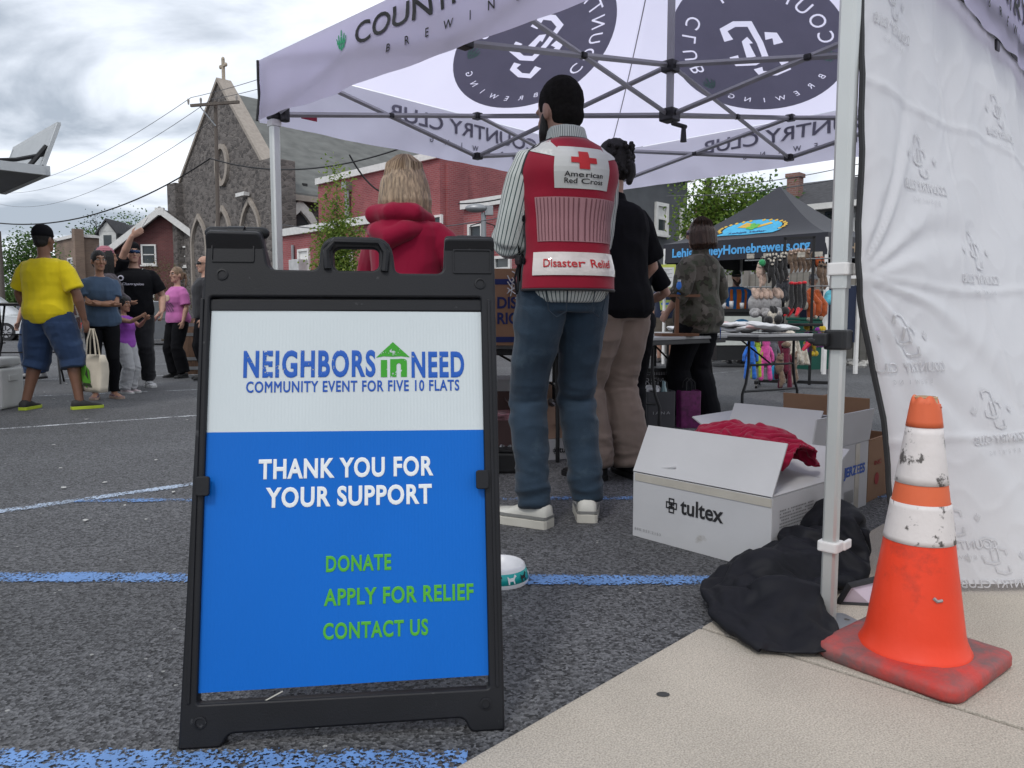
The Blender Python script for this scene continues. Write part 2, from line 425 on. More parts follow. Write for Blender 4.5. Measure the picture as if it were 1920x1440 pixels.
line((1.5, 10.5, 0), (6, 14.8, 0), .10, 'white_parking_line', WH, .8)

# ------------------------------------------------------------------ building materials
def brick(name, c1, c2, mortar, scale=1., bw=.22, bh=.075, ms=.012):
    m = mat(name, c1, rough=.85, var=.1, spec=.2)
    nt, N, L, b = nodes(m); tc = N('ShaderNodeTexCoord'); sp = N('ShaderNodeSeparateXYZ'); L(tc.outputs['Object'], sp.inputs[0])
    ad = N('ShaderNodeMath'); L(sp.outputs[0], ad.inputs[0]); L(sp.outputs[1], ad.inputs[1])
    cb = N('ShaderNodeCombineXYZ'); L(ad.outputs[0], cb.inputs[0]); L(sp.outputs[2], cb.inputs[1])
    br = N('ShaderNodeTexBrick'); br.inputs['Scale'].default_value = scale; br.inputs['Brick Width'].default_value = bw; br.inputs['Row Height'].default_value = bh; br.inputs['Mortar Size'].default_value = ms
    br.inputs['Color1'].default_value = c1+(1,); br.inputs['Color2'].default_value = c2+(1,); br.inputs['Mortar'].default_value = mortar+(1,)
    L(cb.outputs[0], br.inputs['Vector'])
    no = N('ShaderNodeTexNoise'); no.inputs['Scale'].default_value = .7; no.inputs['Detail'].default_value = 6; L(tc.outputs['Object'], no.inputs['Vector'])
    r = N('ShaderNodeValToRGB'); r.color_ramp.elements[0].position = .3; r.color_ramp.elements[0].color = (.72, .72, .74, 1); r.color_ramp.elements[1].position = .7; r.color_ramp.elements[1].color = (1.15, 1.12, 1.1, 1); L(no.outputs[0], r.inputs[0])
    mx = N('ShaderNodeMixRGB'); mx.blend_type = 'MULTIPLY'; mx.inputs[0].default_value = 1; L(br.outputs[0], mx.inputs[1]); L(r.outputs[0], mx.inputs[2]); L(mx.outputs[0], b.inputs['Base Color'])
    return m
def rubble():
    m = mat('rubble_stone', (.2, .17, .15), rough=.9, var=.1, spec=.2)
    nt, N, L, b = nodes(m); tc = N('ShaderNodeTexCoord'); mp = N('ShaderNodeMapping'); mp.inputs['Scale'].default_value = (1, 1, 1.7); L(tc.outputs['Object'], mp.inputs[0])
    vo = N('ShaderNodeTexVoronoi'); vo.inputs['Scale'].default_value = 3.6; L(mp.outputs[0], vo.inputs['Vector'])
    ve = N('ShaderNodeTexVoronoi'); ve.feature = 'DISTANCE_TO_EDGE'; ve.inputs['Scale'].default_value = 3.6; L(mp.outputs[0], ve.inputs['Vector'])
    sc = N('ShaderNodeSeparateColor'); L(vo.outputs['Color'], sc.inputs[0])
    r = N('ShaderNodeValToRGB'); e = r.color_ramp.elements; e[0].color = (.085, .078, .076, 1); e[1].color = (.2, .182, .172, 1); L(sc.outputs[0], r.inputs[0])
    r2 = N('ShaderNodeValToRGB'); r2.color_ramp.elements[0].position = .02; r2.color_ramp.elements[1].position = .09; L(ve.outputs['Distance'], r2.inputs[0])
    mx = N('ShaderNodeMixRGB'); L(r2.outputs[0], mx.inputs[0]); mx.inputs[1].default_value = (.2, .18, .165, 1); L(r.outputs[0], mx.inputs[2]); L(mx.outputs[0], b.inputs['Base Color'])
    bp = N('ShaderNodeBump'); bp.inputs['Strength'].default_value = .6; bp.inputs['Distance'].default_value = .05; L(r2.outputs[0], bp.inputs['Height']); L(bp.outputs[0], b.inputs['Normal'])
    return m
def slats(name, col, pitch, axis=2, dark=.55):
    m = mat(name, col, rough=.8, var=.12, vs=3, stretch=(1, 1, 4))
    nt, N, L, b = nodes(m); tc = N('ShaderNodeTexCoord'); sp = N('ShaderNodeSeparateXYZ'); L(tc.outputs['Object'], sp.inputs[0])
    src = sp.outputs[2]
    if axis == 0:
        ad = N('ShaderNodeMath'); L(sp.outputs[0], ad.inputs[0]); L(sp.outputs[1], ad.inputs[1]); src = ad.outputs[0]
    dv = N('ShaderNodeMath'); dv.operation = 'DIVIDE'; dv.inputs[1].default_value = pitch; L(src, dv.inputs[0])
    fr = N('ShaderNodeMath'); fr.operation = 'FRACT'; L(dv.outputs[0], fr.inputs[0])
    r = N('ShaderNodeValToRGB'); r.color_ramp.elements[0].position = .05; r.color_ramp.elements[0].color = (dark,)*3+(1,); r.color_ramp.elements[1].position = .16; r.color_ramp.elements[1].color = (1, 1, 1, 1); L(fr.outputs[0], r.inputs[0])
    old = b.inputs['Base Color'].links[0].from_socket
    mx = N('ShaderNodeMixRGB'); mx.blend_type = 'MULTIPLY'; mx.inputs[0].default_value = 1; L(old, mx.inputs[1]); L(r.outputs[0], mx.inputs[2]); L(mx.outputs[0], b.inputs['Base Color'])
    return m
RED = brick('red_brick', (.36, .105, .11), (.29, .08, .086), (.32, .18, .18), ms=.010)
RED2 = brick('dark_red_brick', (.17, .06, .06), (.13, .046, .048), (.14, .09, .085))
TAN = brick('tan_brick', (.27, .20, .15), (.22, .16, .12), (.25, .2, .17))
STONE = rubble(); TRIM = mat('white_trim', (.72, .71, .69), .6, var=.08); SAND = mat('sandstone', (.34, .30, .26), .85, bump=.3, bs=30)
SLATE = mat('slate_roof', (.145, .15, .142), .75, var=.22, vs=1.2, bump=.4, bs=9, stretch=(1, 1, 3), wear=((.2, .2, .19), .6, .12, 4))
SHING = mat('dark_shingles', (.05, .05, .055), .85, var=.3, vs=6, bump=.5, bs=14, wear=((.2, .19, .18), .66, .03, 7))
STUC = mat('grey_stucco', (.115, .12, .13), .9, var=.16, vs=1.4, bump=.3, bs=30)
GLASS = mat('window_glass', (.05, .06, .065), .08, var=.5, vs=.6, spec=.6)
BLACK = mat('black_metal', (.012, .012, .013), .45, var=.1); GREYM = mat('grey_metal', (.3, .31, .32), .4, .6, var=.08)
BRICKC = brick('chimney_brick', (.25, .13, .11), (.2, .1, .085), (.25, .2, .18))

def shell(root, lx, ly, h, m, name='wall'):
    return MB().box((lx/2, ly/2, h/2), (lx, ly, h)).build(name, m, root)
def window(root, face, c, z, w, h, fr=.09, m=None, sash=True, blind=False):
    """window on the local x=0 face (c along y) or y=0 face (c along x); z is its sill height"""
    f = MB(); d = .10
    def P(a, b, out, sa, sb, so):
        if face == 'x': return (-out, a, b), (so, sa, sb)
        return (a, -out, b), (sa, so, sb)
    for a, b, sa, sb in ((c-w/2-fr/2, z+h/2, fr, h+2*fr), (c+w/2+fr/2, z+h/2, fr, h+2*fr), (c, z-fr/2, w, fr), (c, z+h+fr/2, w, fr)):
        f.box(*P(a, b, d/2-.01, sa, sb, d))
    if sash: f.box(*P(c, z+h*.5, .025, w, .06, .04))
    fo = f.build('window', m or TRIM, root)
    p = MB().box(*P(c, z+h/2, .008, w, h, .014)); p.build('pane', GLASS, fo)
    s = MB().box(*P(c, z-fr-.05, .06, w+.3, .08, .16)); s.build('sill', m or TRIM, fo)
    if blind: MB().box(*P(c, z+h*.76, .0175, w*.96, h*.46, .003)).build('blind', TRIM, fo)
    return fo
def on_face(root, face, px, py):
    """where a pixel's line of sight meets a building's front face: (along, height)"""
    o = root.location; a = root.rotation_euler.z; X = V((math.cos(a), math.sin(a), 0)); Y = V((-math.sin(a), math.cos(a), 0))
    n, e = (X, Y) if face == 'x' else (Y, X); d = ray(px, py); c = V((0, 0, CAM_H)); t = (o-c).dot(n)/d.dot(n); w = c+d*t
    return (w-o).dot(e), w.z
def win_px(root, face, x0, y0, x1, y1, **k):
    a0, z1 = on_face(root, face, x0, (y0)); a1, z0 = on_face(root, face, x1, y1)
    return window(root, face, (a0+a1)/2, z0, abs(a1-a0), abs(z1-z0), **k)
def gothic(w, h, n=8):
    """pointed arch outline, base at 0"""
    pts = [(-w/2, 0)]; s = h-w*.95
    for i in range(n+1):
        t = i/n; a = t*R(62); r = w*1.06
        pts.append((-w/2+r*(1-math.cos(a)), s+r*math.sin(a)))
    top = pts[-1]; k = (w/2+(-top[0]) - w/2)
    pts = [(x if i == 0 else x*(1 if x < 0 else 0), y) for i, (x, y) in enumerate(pts)]
    return pts+[(-x, y) for x, y in reversed(pts[:-1])]
def arch_part(root, name, m, face, c, z, w, h, fr, out, mo=None):
    o_ = gothic(w+2*fr, h+fr*1.6); i_ = [(x, y+.001) for x, y in gothic(w, h)]
    v, f = curve_geo([o_, i_], out*2)
    M = (M4(((0, 0, -1, 0), (1, 0, 0, c), (0, 1, 0, z), (0, 0, 0, 1))) if face == 'x' else M4(((1, 0, 0, c), (0, 0, -1, 0), (0, 1, 0, z), (0, 0, 0, 1))))
    fo = MB().add(v, f, M).build(name, m, root)
    return fo, i_, M

# ------------------------------------------------------------------ church
ch = thing('church', 'tall grey stone church with steep gable, slate roof and a cross on top', 'church', (-11.87, 38, 0), GRID)
HE, HA, LW, LB_ = 7.9, 13.4, 10.3, 30.
w_ = MB(); prof = [(0, 0), (LW, 0), (LW, HE+.9), (LW/2, HA), (0, HE)]
v = [(0, y, z) for y, z in prof]+[(.7, y, z) for y, z in prof]; n = 5
w_.add(v, [tuple(range(n-1, -1, -1)), tuple(range(n, 2*n))]+[(i, (i+1) % n, (i+1) % n+n, i+n) for i in range(n)])
w_.box((LB_/2+.35, LW/2, (HE-.6)/2), (LB_-.7, LW-.5, HE-.6)); w_.build('wall', STONE, ch)
rf = MB()
for sgn in (0, 1):
    a = (.7, -.35 if sgn == 0 else LW+.35, HE-.75); b = (.7, LW/2, HA-.45)
    c = (LB_+.5, LW/2, HA-.45); d = (LB_+.5, a[1], HE-.75)
    rf.add([a, b, c, d]+[(p[0], p[1], p[2]-.2) for p in (a, b, c, d)], [(0, 1, 2, 3), (7, 6, 5, 4), (0, 4, 5, 1), (2, 6, 7, 3), (0, 3, 7, 4)])
rf.build('roof', SLATE, ch)
MB().box((LB_/2+.7, -.30, HE-1.0), (LB_, .3, .28)).build('cornice', SAND, ch)
cp = MB()
for y0, z0, y1, z1 in ((-.05, HE-.1, LW/2, HA), (LW+.05, HE+.8, LW/2, HA)):
    d = V((0, y1-y0, z1-z0)); L_ = d.length; ang = math.atan2(d.z, d.y)
    cp.box((L_/2, 0, 0), (L_+.1, .8, .16), M4.Translation((.3, y0, z0+.1)) @ M4.Rotation(R(90), 4, 'Z') @ M4.Rotation(-ang if False else 0, 4, 'X') @ M4.Rotation(-ang, 4, 'Y'))
cp.build('coping', SAND, ch)
MB().box((.35, -.1, HE/2+.35), (1.3, 1.2, HE+.7)).build('corner_pier', STONE, ch, bevel=.05)
MB().box((.2, LW+.35, HE/2+.4), (1.3, 1.1, HE+.8)).build('corner_pier', STONE, ch, bevel=.05)
cr = MB(); ya, zt = LW/2, HA
cr.box((.3, ya, zt+.62), (.13, .15, 1.2)); cr.box((.3, ya, zt+.88), (.12, .56, .13))
for dy, dz in ((0, 1.24), (.3, .88), (-.3, .88)): cr.ell((.3, ya+dy, zt+dz), (.08, .11, .11))
cr.build('cross', mat('pale_stone', (.42, .36, .28), .8), ch)
ov = MB(); a0, z0 = on_face(ch, 'x', 418, 310)
v, f = curve_geo([[(.75*math.cos(t*.2094), 1.1*math.sin(t*.2094)) for t in range(30)], [(.5*math.cos(t*.2094), .85*math.sin(t*.2094)) for t in range(30)]], .3)
ov.add(v, f, M4(((0, 0, -1, 0), (1, 0, 0, a0), (0, 1, 0, z0), (0, 0, 0, 1)))).build('oval_frame', SAND, ch)
for px, py, w, h in ((374, 409, 1.7, 4.6), (419, 394, 1.5, 3.0), (470, 378, 1.9, 4.6)):
    a, z = on_face(ch, 'x', px, py); arch_part(ch, 'blind_arch', SAND, 'x', a, z-h, w, h, .17, .15)
a, z = on_face(ch, 'y', 559, 383)
for dx in (0, 5.2, 10.4):
    fo, inn, M = arch_part(ch, 'gothic_window', mat('pale_frame', (.66, .64, .6), .7), 'y', a+dx, z-4.2+.0, 1.7, 3.9, .38, .25)
    vv, ff = curve_geo([inn], .02); MB().add(vv, ff, M4.Translation((0, -.03, 0)) @ M).build('pane', GLASS, fo)
    mu = MB(); mu.box((a+dx, -.07, z-2.6), (.07, .06, 3.0))
    for q in range(4): mu.box((a+dx, -.07, z-3.8+q*.75), (1.6, .05, .06))
    mu.build('muntin', mat('dull_lead', (.25, .25, .25), .6), fo)
for k in range(7): MB().box((2+k*1.1, .15+(k % 2)*.12, HE-.25+(k % 2)*.22), (.25, .16, .18)).build('snow_guard', BLACK, ch)
lm = MB(); a, z = on_face(ch, 'x', 463, 366); lm.box((-.25, a, z), (.3, .9, .18)); lm.build('flood_lamp', TRIM, ch)

# ------------------------------------------------------------------ red brick buildings
def coping(root, face, a0, a1, h, d=.5, t=.28):
    m = MB()
    if face == 'x': m.box((.12, (a0+a1)/2, h+t/2-.05), (d, abs(a1-a0)+.1, t))
    else: m.box(((a0+a1)/2, .12, h+t/2-.05), (abs(a1-a0)+.1, d, t))
    return m.build('coping', TRIM, root)
ra = thing('brick_building', 'two-storey red brick building with white coping beside the church', 'building', (-2.8, 30, 0), GRID)
shell(ra, 16, 8.6, 7.1, RED); coping(ra, 'x', 0, 8.6, 7.1)
win_px(ra, 'x', 806, 410, 828, 452); win_px(ra, 'x', 737, 424, 762, 470); win_px(ra, 'x', 700, 470, 720, 510)
pp = MB(); a, z = on_face(ra, 'x', 656, 350); pp.tube([(-.15, a, 0), (-.15, a, z)], .12); pp.box((-.15, a, z), (.35, .35, .35)); pp.build('downpipe', GREYM, ra)
a, z = on_face(ra, 'y', 863, 320); MB().box((a/2+.3, -.06, 3.45), (a, .12, 6.9)).build('corner_pilaster', RED, ra)
rb = thing('brick_annex', 'low red brick annex with white coping in front of the church', 'building', (-4.4, 26, 0), GRID)
shell(rb, 3.2, 6.7, 4.15, RED); coping(rb, 'x', 0, 6.7, 4.15)
win_px(rb, 'x', 563, 472, 580, 506, blind=True); win_px(rb, 'x', 640, 462, 660, 500)
a, z = on_face(rb, 'x', 572, 500); MB().box((-.25, a, z), (.5, .7, .5)).build('air_conditioner', mat('ac_white', (.5, .5, .5), .5), rb, bevel=.03)
a, z = on_face(rb, 'x', 552, 460); MB().tube([(-.08, a, .2), (-.08, a, z)], .06).build('conduit', GREYM, rb)
rc = thing('brick_wing', 'low red brick wing with white coping behind the vest man', 'building', (.67, 24, 0), GRID)
shell(rc, 3.4, 3.2, 4.6, RED); coping(rc, 'x', 0, 3.2, 4.6)
win_px(rc, 'x', 883, 426, 904, 470); win_px(rc, 'x', 931, 486, 956, 520); win_px(rc, 'y', 1030, 430, 1060, 480)
# grey stucco building and the row house at the right
gb = thing('stucco_building', 'dark grey stucco building with white sash windows behind the black tent', 'building', (3.2, 24, 0), GRID)
shell(gb, 4.24, 1.2, 6.4, STUC)
win_px(gb, 'y', 1231, 386, 1246, 434, fr=.12, blind=True); win_px(gb, 'y', 1277, 396, 1284, 445, fr=.1)
MB().box((2.1, -.1, 5.75), (4.3, .35, .3)).build('cornice', TRIM, gb)
MB().box((2.12, -.07, 1.0), (4.2, .14, 2.0)).build('stone_base', mat('base_stone', (.2, .19, .175), .9, bump=.6, bs=5, var=.3), gb)
rh = thing('row_house', 'pale sided row house with worn shingle roof and brick chimney', 'house', (13, 25, 0), GRID)
MB().box((3, 2.8, 2.48), (6, 5.6, 4.96)).build('wall', slats('white_siding', (.5, .51, .52), .16, dark=.7), rh)
rr = MB()
for a, b in (((-.45, 4.8), (3, 6.2)), ((6.45, 4.8), (3, 6.2))):
    q = [(a[0], -.2, a[1]), (a[0], 5.8, a[1]), (b[0], 5.8, b[1]), (b[0], -.2, b[1])]
    rr.add(q+[(x, y, z-.16) for x, y, z in q], [(0, 1, 2, 3), (7, 6, 5, 4), (0, 4, 5, 1), (1, 5, 6, 2), (0, 3, 7, 4)])
rr.build('roof', SHING, rh)
MB().add([(0.01, y, z) for y in (0.02, 5.58) for z in (4.9,)]+[(5.99, .02, 4.9), (5.99, 5.58, 4.9), (3, .02, 6.05), (3, 5.58, 6.05)], [(0, 2, 4), (1, 3, 5)]).build('gable', MATS['white_siding'], rh)
gt = MB().box((-.5, 2.8, 4.72), (.2, 6.0, .2)); gt.tube([(-.3, 3.3, 4.6), (-.12, 3.3, 4.3), (-.12, 3.3, .3)], .06); gt.tube([(-.3, 1.2, 4.6), (-.12, 1.2, 4.3), (-.12, 1.2, .3)], .06); gt.build('gutter', TRIM, rh)
a, z = on_face(rh, 'x', 1482, 370); chm = MB().box((1.0, 4.4, 5.55), (.44, .44, 1.3)); chm.box((1.0, 4.4, 6.15), (.54, .54, .14)); chm.build('chimney', BRICKC, rh)
win_px(rh, 'x', 1553, 402, 1562, 426, m=mat('navy_trim', (.05, .065, .09), .6)); window(rh, 'x', 1.4, 2.9, .8, 1.3); window(rh, 'x', 2.9, .9, .8, 1.3)
bh = thing('brick_cottage', 'low house with a brick stack and black pipe behind the green tree', 'house', (8.6, 29.5, 0), GRID)
shell(bh, 5, 3.5, 4.3, mat('cottage_wall', (.3, .3, .3), .8)); MB().box((2.4, 1.7, 4.42), (5.6, 4.2, .26)).build('roof', TRIM, bh)
bk = MB().box((1, 1.8, 5.0), (.8, .8, 1.0)).build('chimney', BRICKC, bh); MB().tube([(1, 1.8, 5.4), (1, 1.8, 6.4)], .13).box((1, 1.8, 6.4), (.4, .4, .1)).build('pipe', BLACK, bk)
fe = thing('wooden_fence', 'weathered vertical board fence behind the black tent', 'fence', (8.9, 14.6, 0), GRID)
MB().box((0, 3.6, .95), (.05, 7.2, 1.9)).build('board_panel', slats('fence_boards', (.29, .27, .24), .14, axis=0, dark=.35), fe)
for k in range(4): MB().box((-.07, .3+k*2.2, 1.0), (.1, .12, 2.0)).build('post', mat('fence_post', (.24, .22, .2), .85), fe)
gv = MB()
for i in range(420):
    x, y = random.uniform(-.6, .9), random.uniform(0, 9); s = random.uniform(.04, .1)
    gv.ell((x, y, s*.4), (s, s*random.uniform(.6, 1), s*.7), nu=6, nv=4)
o = gv.build('gravel_strip', mat('pale_gravel', (.42, .41, .39), .9, var=.4, vs=9), smooth=False); o.location = (7.0, 13.6, 0); o.rotation_euler = (0, 0, GRID); tag(o, 'pale crushed stone strip along the board fence', 'gravel', kind='stuff')

# ------------------------------------------------------------------ houses at the left
tb = thing('tan_building', 'flat-roofed tan brick building far behind the yellow-shirted man', 'building', (-28.2, 50, 0), GRID)
shell(tb, 8, 5, 6.2, TAN); coping(tb, 'x', 0, 5, 6.2, t=.2); coping(tb, 'y', 0, 8, 6.2, t=.2); MB().box((0, 0, 3.3), (.55, .55, 6.7)).build('corner_pier', TAN, tb)
window(tb, 'x', 1.6, 3.2, .8, 1.6); window(tb, 'y', 3.2, 3.2, .9, 1.6)
vh = thing('brick_house', 'red brick gabled house with white trim and chimney left of the church', 'house', (-20.3, 45, 0), 0)
wv = MB(); prof = [(-2.9, 0), (2.9, 0), (2.9, 4.9), (0, 7.0), (-2.9, 4.9)]
v = [(x, 0, z) for x, z in prof]+[(x, 8, z) for x, z in prof]; wv.add(v, [(4, 3, 2, 1, 0), (5, 6, 7, 8, 9)]+[(i, (i+1) % 5, (i+1) % 5+5, i+5) for i in range(5)])
wv.box((-3.6, 4.0, 2.5), (1.7, 5, 5.0)); wv.build('wall', RED2, vh)
rv = MB()
for s in (-1, 1):
    q = [(s*3.3, -.4, 4.75), (s*3.3, 8.4, 4.75), (0, 8.4, 7.2), (0, -.4, 7.2)]
    rv.add(q+[(x, y, z-.2) for x, y, z in q], [(0, 1, 2, 3), (7, 6, 5, 4), (0, 4, 5, 1), (0, 3, 7, 4)])
q = [(-4.7, 1.0, 5.0), (-.5, 1.0, 5.0), (-.8, 3.6, 6.75), (-4.5, 3.6, 6.75)]; rv.add(q+[(x, y, z-.15) for x, y, z in q], [(0, 1, 2, 3), (7, 6, 5, 4), (0, 4, 5, 1), (0, 3, 7, 4), (1, 2, 6, 5)])
rfo = rv.build('roof', SHING, vh)
MB().box((.1, 2.2, 7.6), (.8, .8, 1.7)).build('chimney', BRICKC, rfo)
tr = MB()
for s in (-1, 1):
    d = V((-s*3.3, 0, 2.45)); tr.box((0, 0, 0), (d.length+.32, .16, .34), M4.Translation((s*1.65, -.5, 5.85)) @ M4.Rotation(s*math.atan2(2.45, 3.3), 4, 'Y'))
tr.box((0, -.5, 7.02), (.5, .18, .42)); tr.build('rake_trim', TRIM, vh)
dm = MB().box((-3.45, .9, 5.45), (1.0, 1.4, 1.1)); dm.add([(-3.95, .18, 5.98), (-2.95, .18, 5.98), (-3.45, .18, 6.55)], [(0, 1, 2)]); dr = MB().add([(x, y, z+dz) for dz in (0, -.12) for y in (.05, 2.4) for x, z in ((-4.1, 5.86), (-3.45, 6.72), (-2.8, 5.86))], [(0, 1, 4, 3), (1, 2, 5, 4), (6, 9, 10, 7), (7, 10, 11, 8), (0, 6, 7, 1), (1, 7, 8, 2), (3, 9, 6, 0), (2, 8, 11, 5)]); dr.build('dormer_roof', SHING, vh); dm.build('dormer', mat('dormer_white', (.6, .6, .58), .7), vh)
window(vh, 'y', -.95, 4.1, .7, 1.0); window(vh, 'y', 1.35, 4.0, .7, 1.0); window(vh, 'y', 1.9, 1.2, .8, 1.5); window(vh, 'y', -1.2, 1.2, .8, 1.5); MB().box((-3.45, .19, 5.45), (.45, .05, .6)).build('dormer_window', GLASS, vh)

# ------------------------------------------------------------------ trees
def leafmat(name, a, b):
    if name in MATS: return MATS[name]
    m = mat(name, a, rough=.55, var=0, spec=.3); nt, N, L, bs = nodes(m); out = nt.nodes['Material Output']
    at = N('ShaderNodeAttribute'); at.attribute_name = 'tone'; r = N('ShaderNodeValToRGB'); r.color_ramp.elements[0].color = a+(1,); r.color_ramp.elements[1].color = b+(1,)
    L(at.outputs['Fac'], r.inputs[0]); L(r.outputs[0], bs.inputs['Base Color'])
    t = N('ShaderNodeBsdfTranslucent'); L(r.outputs[0], t.inputs[0]); ms = N('ShaderNodeMixShader'); ms.inputs[0].default_value = .5
    L(bs.outputs[0], ms.inputs[1]); L(t.outputs[0], ms.inputs[2]); L(ms.outputs[0], out.inputs[0]); return m
BARK = mat('bark', (.11, .09, .075), .9, bump=.6, bs=20, stretch=(4, 4, 1))
def tree(name, label, loc, H, blobs, n, leaf, m, trunk=.14, seed=1, cat='tree', group=None, spread=.28, tri=False):
    """blobs: crown lobes (x, y, z, rx, ry, rz); limbs run from the trunk into each lobe, leaves sit on twigs in it"""
    rnd = random.Random(seed); t = thing(name, label, cat, loc, 0, group)
    tb = MB(); top = max(b[2] for b in blobs)
    tb.tube([(0, 0, -.05), (.03, 0, H*.25), (-.02, .03, H*.5), (.02, 0, top)], [trunk, trunk*.8, trunk*.55, trunk*.15], 8)
    vs, fs, tone = [], [], []; tot = sum(b[3]*b[4]*b[5] for b in blobs)
    for bx, by, bz, rx, ry, rz in blobs:
        if abs(bx)+abs(by) > .05: tb.tube([(0, 0, max(H*.2, bz-rz*1.1)), (bx*.5, by*.5, bz-rz*.4), (bx, by, bz)], [trunk*.4, trunk*.25, trunk*.08], 6)
        k = max(6, int(n*(rx*ry*rz)/tot/9))
        for _ in range(k):
            while True:
                p = V((rnd.uniform(-1, 1), rnd.uniform(-1, 1), rnd.uniform(-1, 1)))
                if .25 < p.length < 1: break
            p = p*(p.length**-.35 if p.length > 0 else 1)
            c = V((bx+p.x*rx, by+p.y*ry, bz+p.z*rz)); tw = rnd.random()
            if rnd.random() < .25: tb.tube([(bx+p.x*rx*.3, by+p.y*ry*.3, bz+p.z*rz*.3-.1), tuple(c)], [trunk*.07, trunk*.03], 4, cap=False)
            for _ in range(9):
                q = c+V((rnd.gauss(0, 1), rnd.gauss(0, 1), rnd.gauss(0, 1)))*leaf*2.2*(spread/.28)
                e = Euler((rnd.uniform(-1, 1), rnd.uniform(-1, 1), rnd.uniform(0, 6.28))).to_matrix(); s = leaf*rnd.uniform(.6, 1.2)
                o = len(vs)
                for a, b, z in ((-.5, 0, 0), (0, -.36, .1), (.55, 0, -.05), (0, .36, .1)): vs.append(tuple(q+e @ V((a*s, b*s, z*s))))
                fs.append((o, o+1, o+2, o+3)); tone += [min(1, max(0, tw*.6+rnd.random()*.4))]*4
    tb.build('trunk', BARK, t, smooth=True)
    me = bpy.data.meshes.new('crown'); me.from_pydata(vs, [], fs); at = me.attributes.new('tone', 'FLOAT', 'POINT'); at.data.foreach_set('value', tone)
    finish('crown', me, m, t); return t
GREEN = leafmat('maple_leaves', (.06, .14, .028), (.26, .36, .06)); GREEN2 = leafmat('bush_leaves', (.04, .09, .03), (.14, .24, .06)); YG = leafmat('young_leaves', (.07, .17, .03), (.32, .38, .08))
DK = leafmat('conifer_needles', (.012, .03, .018), (.03, .06, .03)); REDL = leafmat('spring_buds', (.10, .075, .045), (.19, .16, .08))
c = G(636, 660); c = V((-4.5, 19.8, 0))
tree('street_tree', 'narrow young green tree in front of the red brick wall', c, 4.2, [(0, 0, 4.3, .12, .12, .5), (0, 0, 3.5, .2, .2, .6), (-.12, .05, 2.7, .3, .3, .5), (.4, 0, 2.95, .26, .22, .24), (.05, 0, 2.1, .36, .35, .5), (-.22, 0, 1.9, .3, .3, .35)], 6500, .09, YG, .06, 3)
tree('street_tree', 'broad green maple behind the black tent', (5.95, 22.5, 0), 5, [(-.3, 0, 3.9, .6, .6, .6), (.45, .1, 4.3, .7, .6, .45), (0, .2, 3.2, .8, .8, .6), (.95, .2, 3.9, .4, .4, .35), (-.85, 0, 2.6, .3, .3, .4), (.4, 0, 2.8, .7, .7, .5), (-.35, 0, 4.5, .4, .4, .3)], 7000, .13, GREEN, .13, 5)
tree('street_tree', 'green tree between the maple and the row house', (8.3, 26, 0), 5, [(0, 0, 4.5, .55, .5, .4), (.45, 0, 4.7, .3, .3, .25), (-.3, .2, 4.1, .4, .4, .4)], 2600, .15, GREEN2, .12, 6)
tree('street_tree', 'leafy tree rising above the tent at the far right', (11.4, 15.5, 0), 9, [(0, 0, 7.6, 1.5, 1.4, 1.5), (1.2, .3, 6.6, 1.3, 1.2, 1.1), (-.3, .3, 9.0, 1.0, 1.0, 1.0)], 3200, .17, GREEN2, .18, 8)
c = Wp(62, 560, 38); tree('yard_tree', 'light green loose tree behind the man in the yellow shirt', (c.x, 38, 0), 4.6, [(0, 0, 4.0, .9, .8, 1.0), (-.7, 0, 3.2, .8, .8, .9), (.6, 0, 2.8, .8, .8, 1.0), (0, 0, 1.8, 1.2, 1.0, .9)], 9000, .15, GREEN2, .1, 9)
c = Wp(10, 560, 36); tree('hedge_bush', 'dense green bush at the far left edge', (c.x, 36, 0), 2.4, [(0, 0, 1.6, 1.3, 1, .9), (1.0, 0, 1.2, .9, .9, .9), (-1, 0, 1.2, 1, .9, .9)], 6000, .14, GREEN2, .1, 10, cat='bush')
c = Wp(181, 440, 75); tree('conifer', 'dark spruce tip above the tan building', (c.x, 75, 0), 10.5, [(0, 0, 10.3, .35, .35, .8), (0, 0, 9.2, .9, .9, .8), (0, 0, 7.9, 1.5, 1.5, .9), (0, 0, 6.2, 2.0, 2, 1.0), (0, 0, 4.4, 2.4, 2.4, 1)], 6000, .22, DK, .2, 11)
c = Wp(207, 450, 68); tree('yard_tree', 'round green tree behind the tan building', (c.x, 68, 0), 8, [(0, 0, 7.0, 2.2, 2, 1.3), (1.8, 0, 6.6, 1.5, 1.5, 1.2), (-1.9, 0, 6.9, 1.5, 1.5, 1.2), (0, 0, 5, 2.5, 2, 1.5)], 8000, .25, GREEN2, .2, 12)
c = Wp(238, 410, 70); tree('yard_tree', 'thin sparse tree tops behind the dormer', (c.x, 70, 0), 10.2, [(0, 0, 9.2, .8, .8, 1.0), (1.4, 0, 9.6, .5, .5, .8), (-.6, 0, 8, .9, .9, 1)], 700, .22, GREEN2, .15, 13)
c = Wp(300, 520, 30); tree('budding_shrub', 'thin reddish budding shrub before the brick house', (c.x, 30, 0), 3.0, [(0, 0, 2.3, .8, .6, .9), (.6, 0, 1.4, .6, .5, .8), (-.6, 0, 1.5, .5, .5, .8), (.2, 0, .7, .9, .7, .6)], 4000, .07, REDL, .05, 14, cat='shrub')

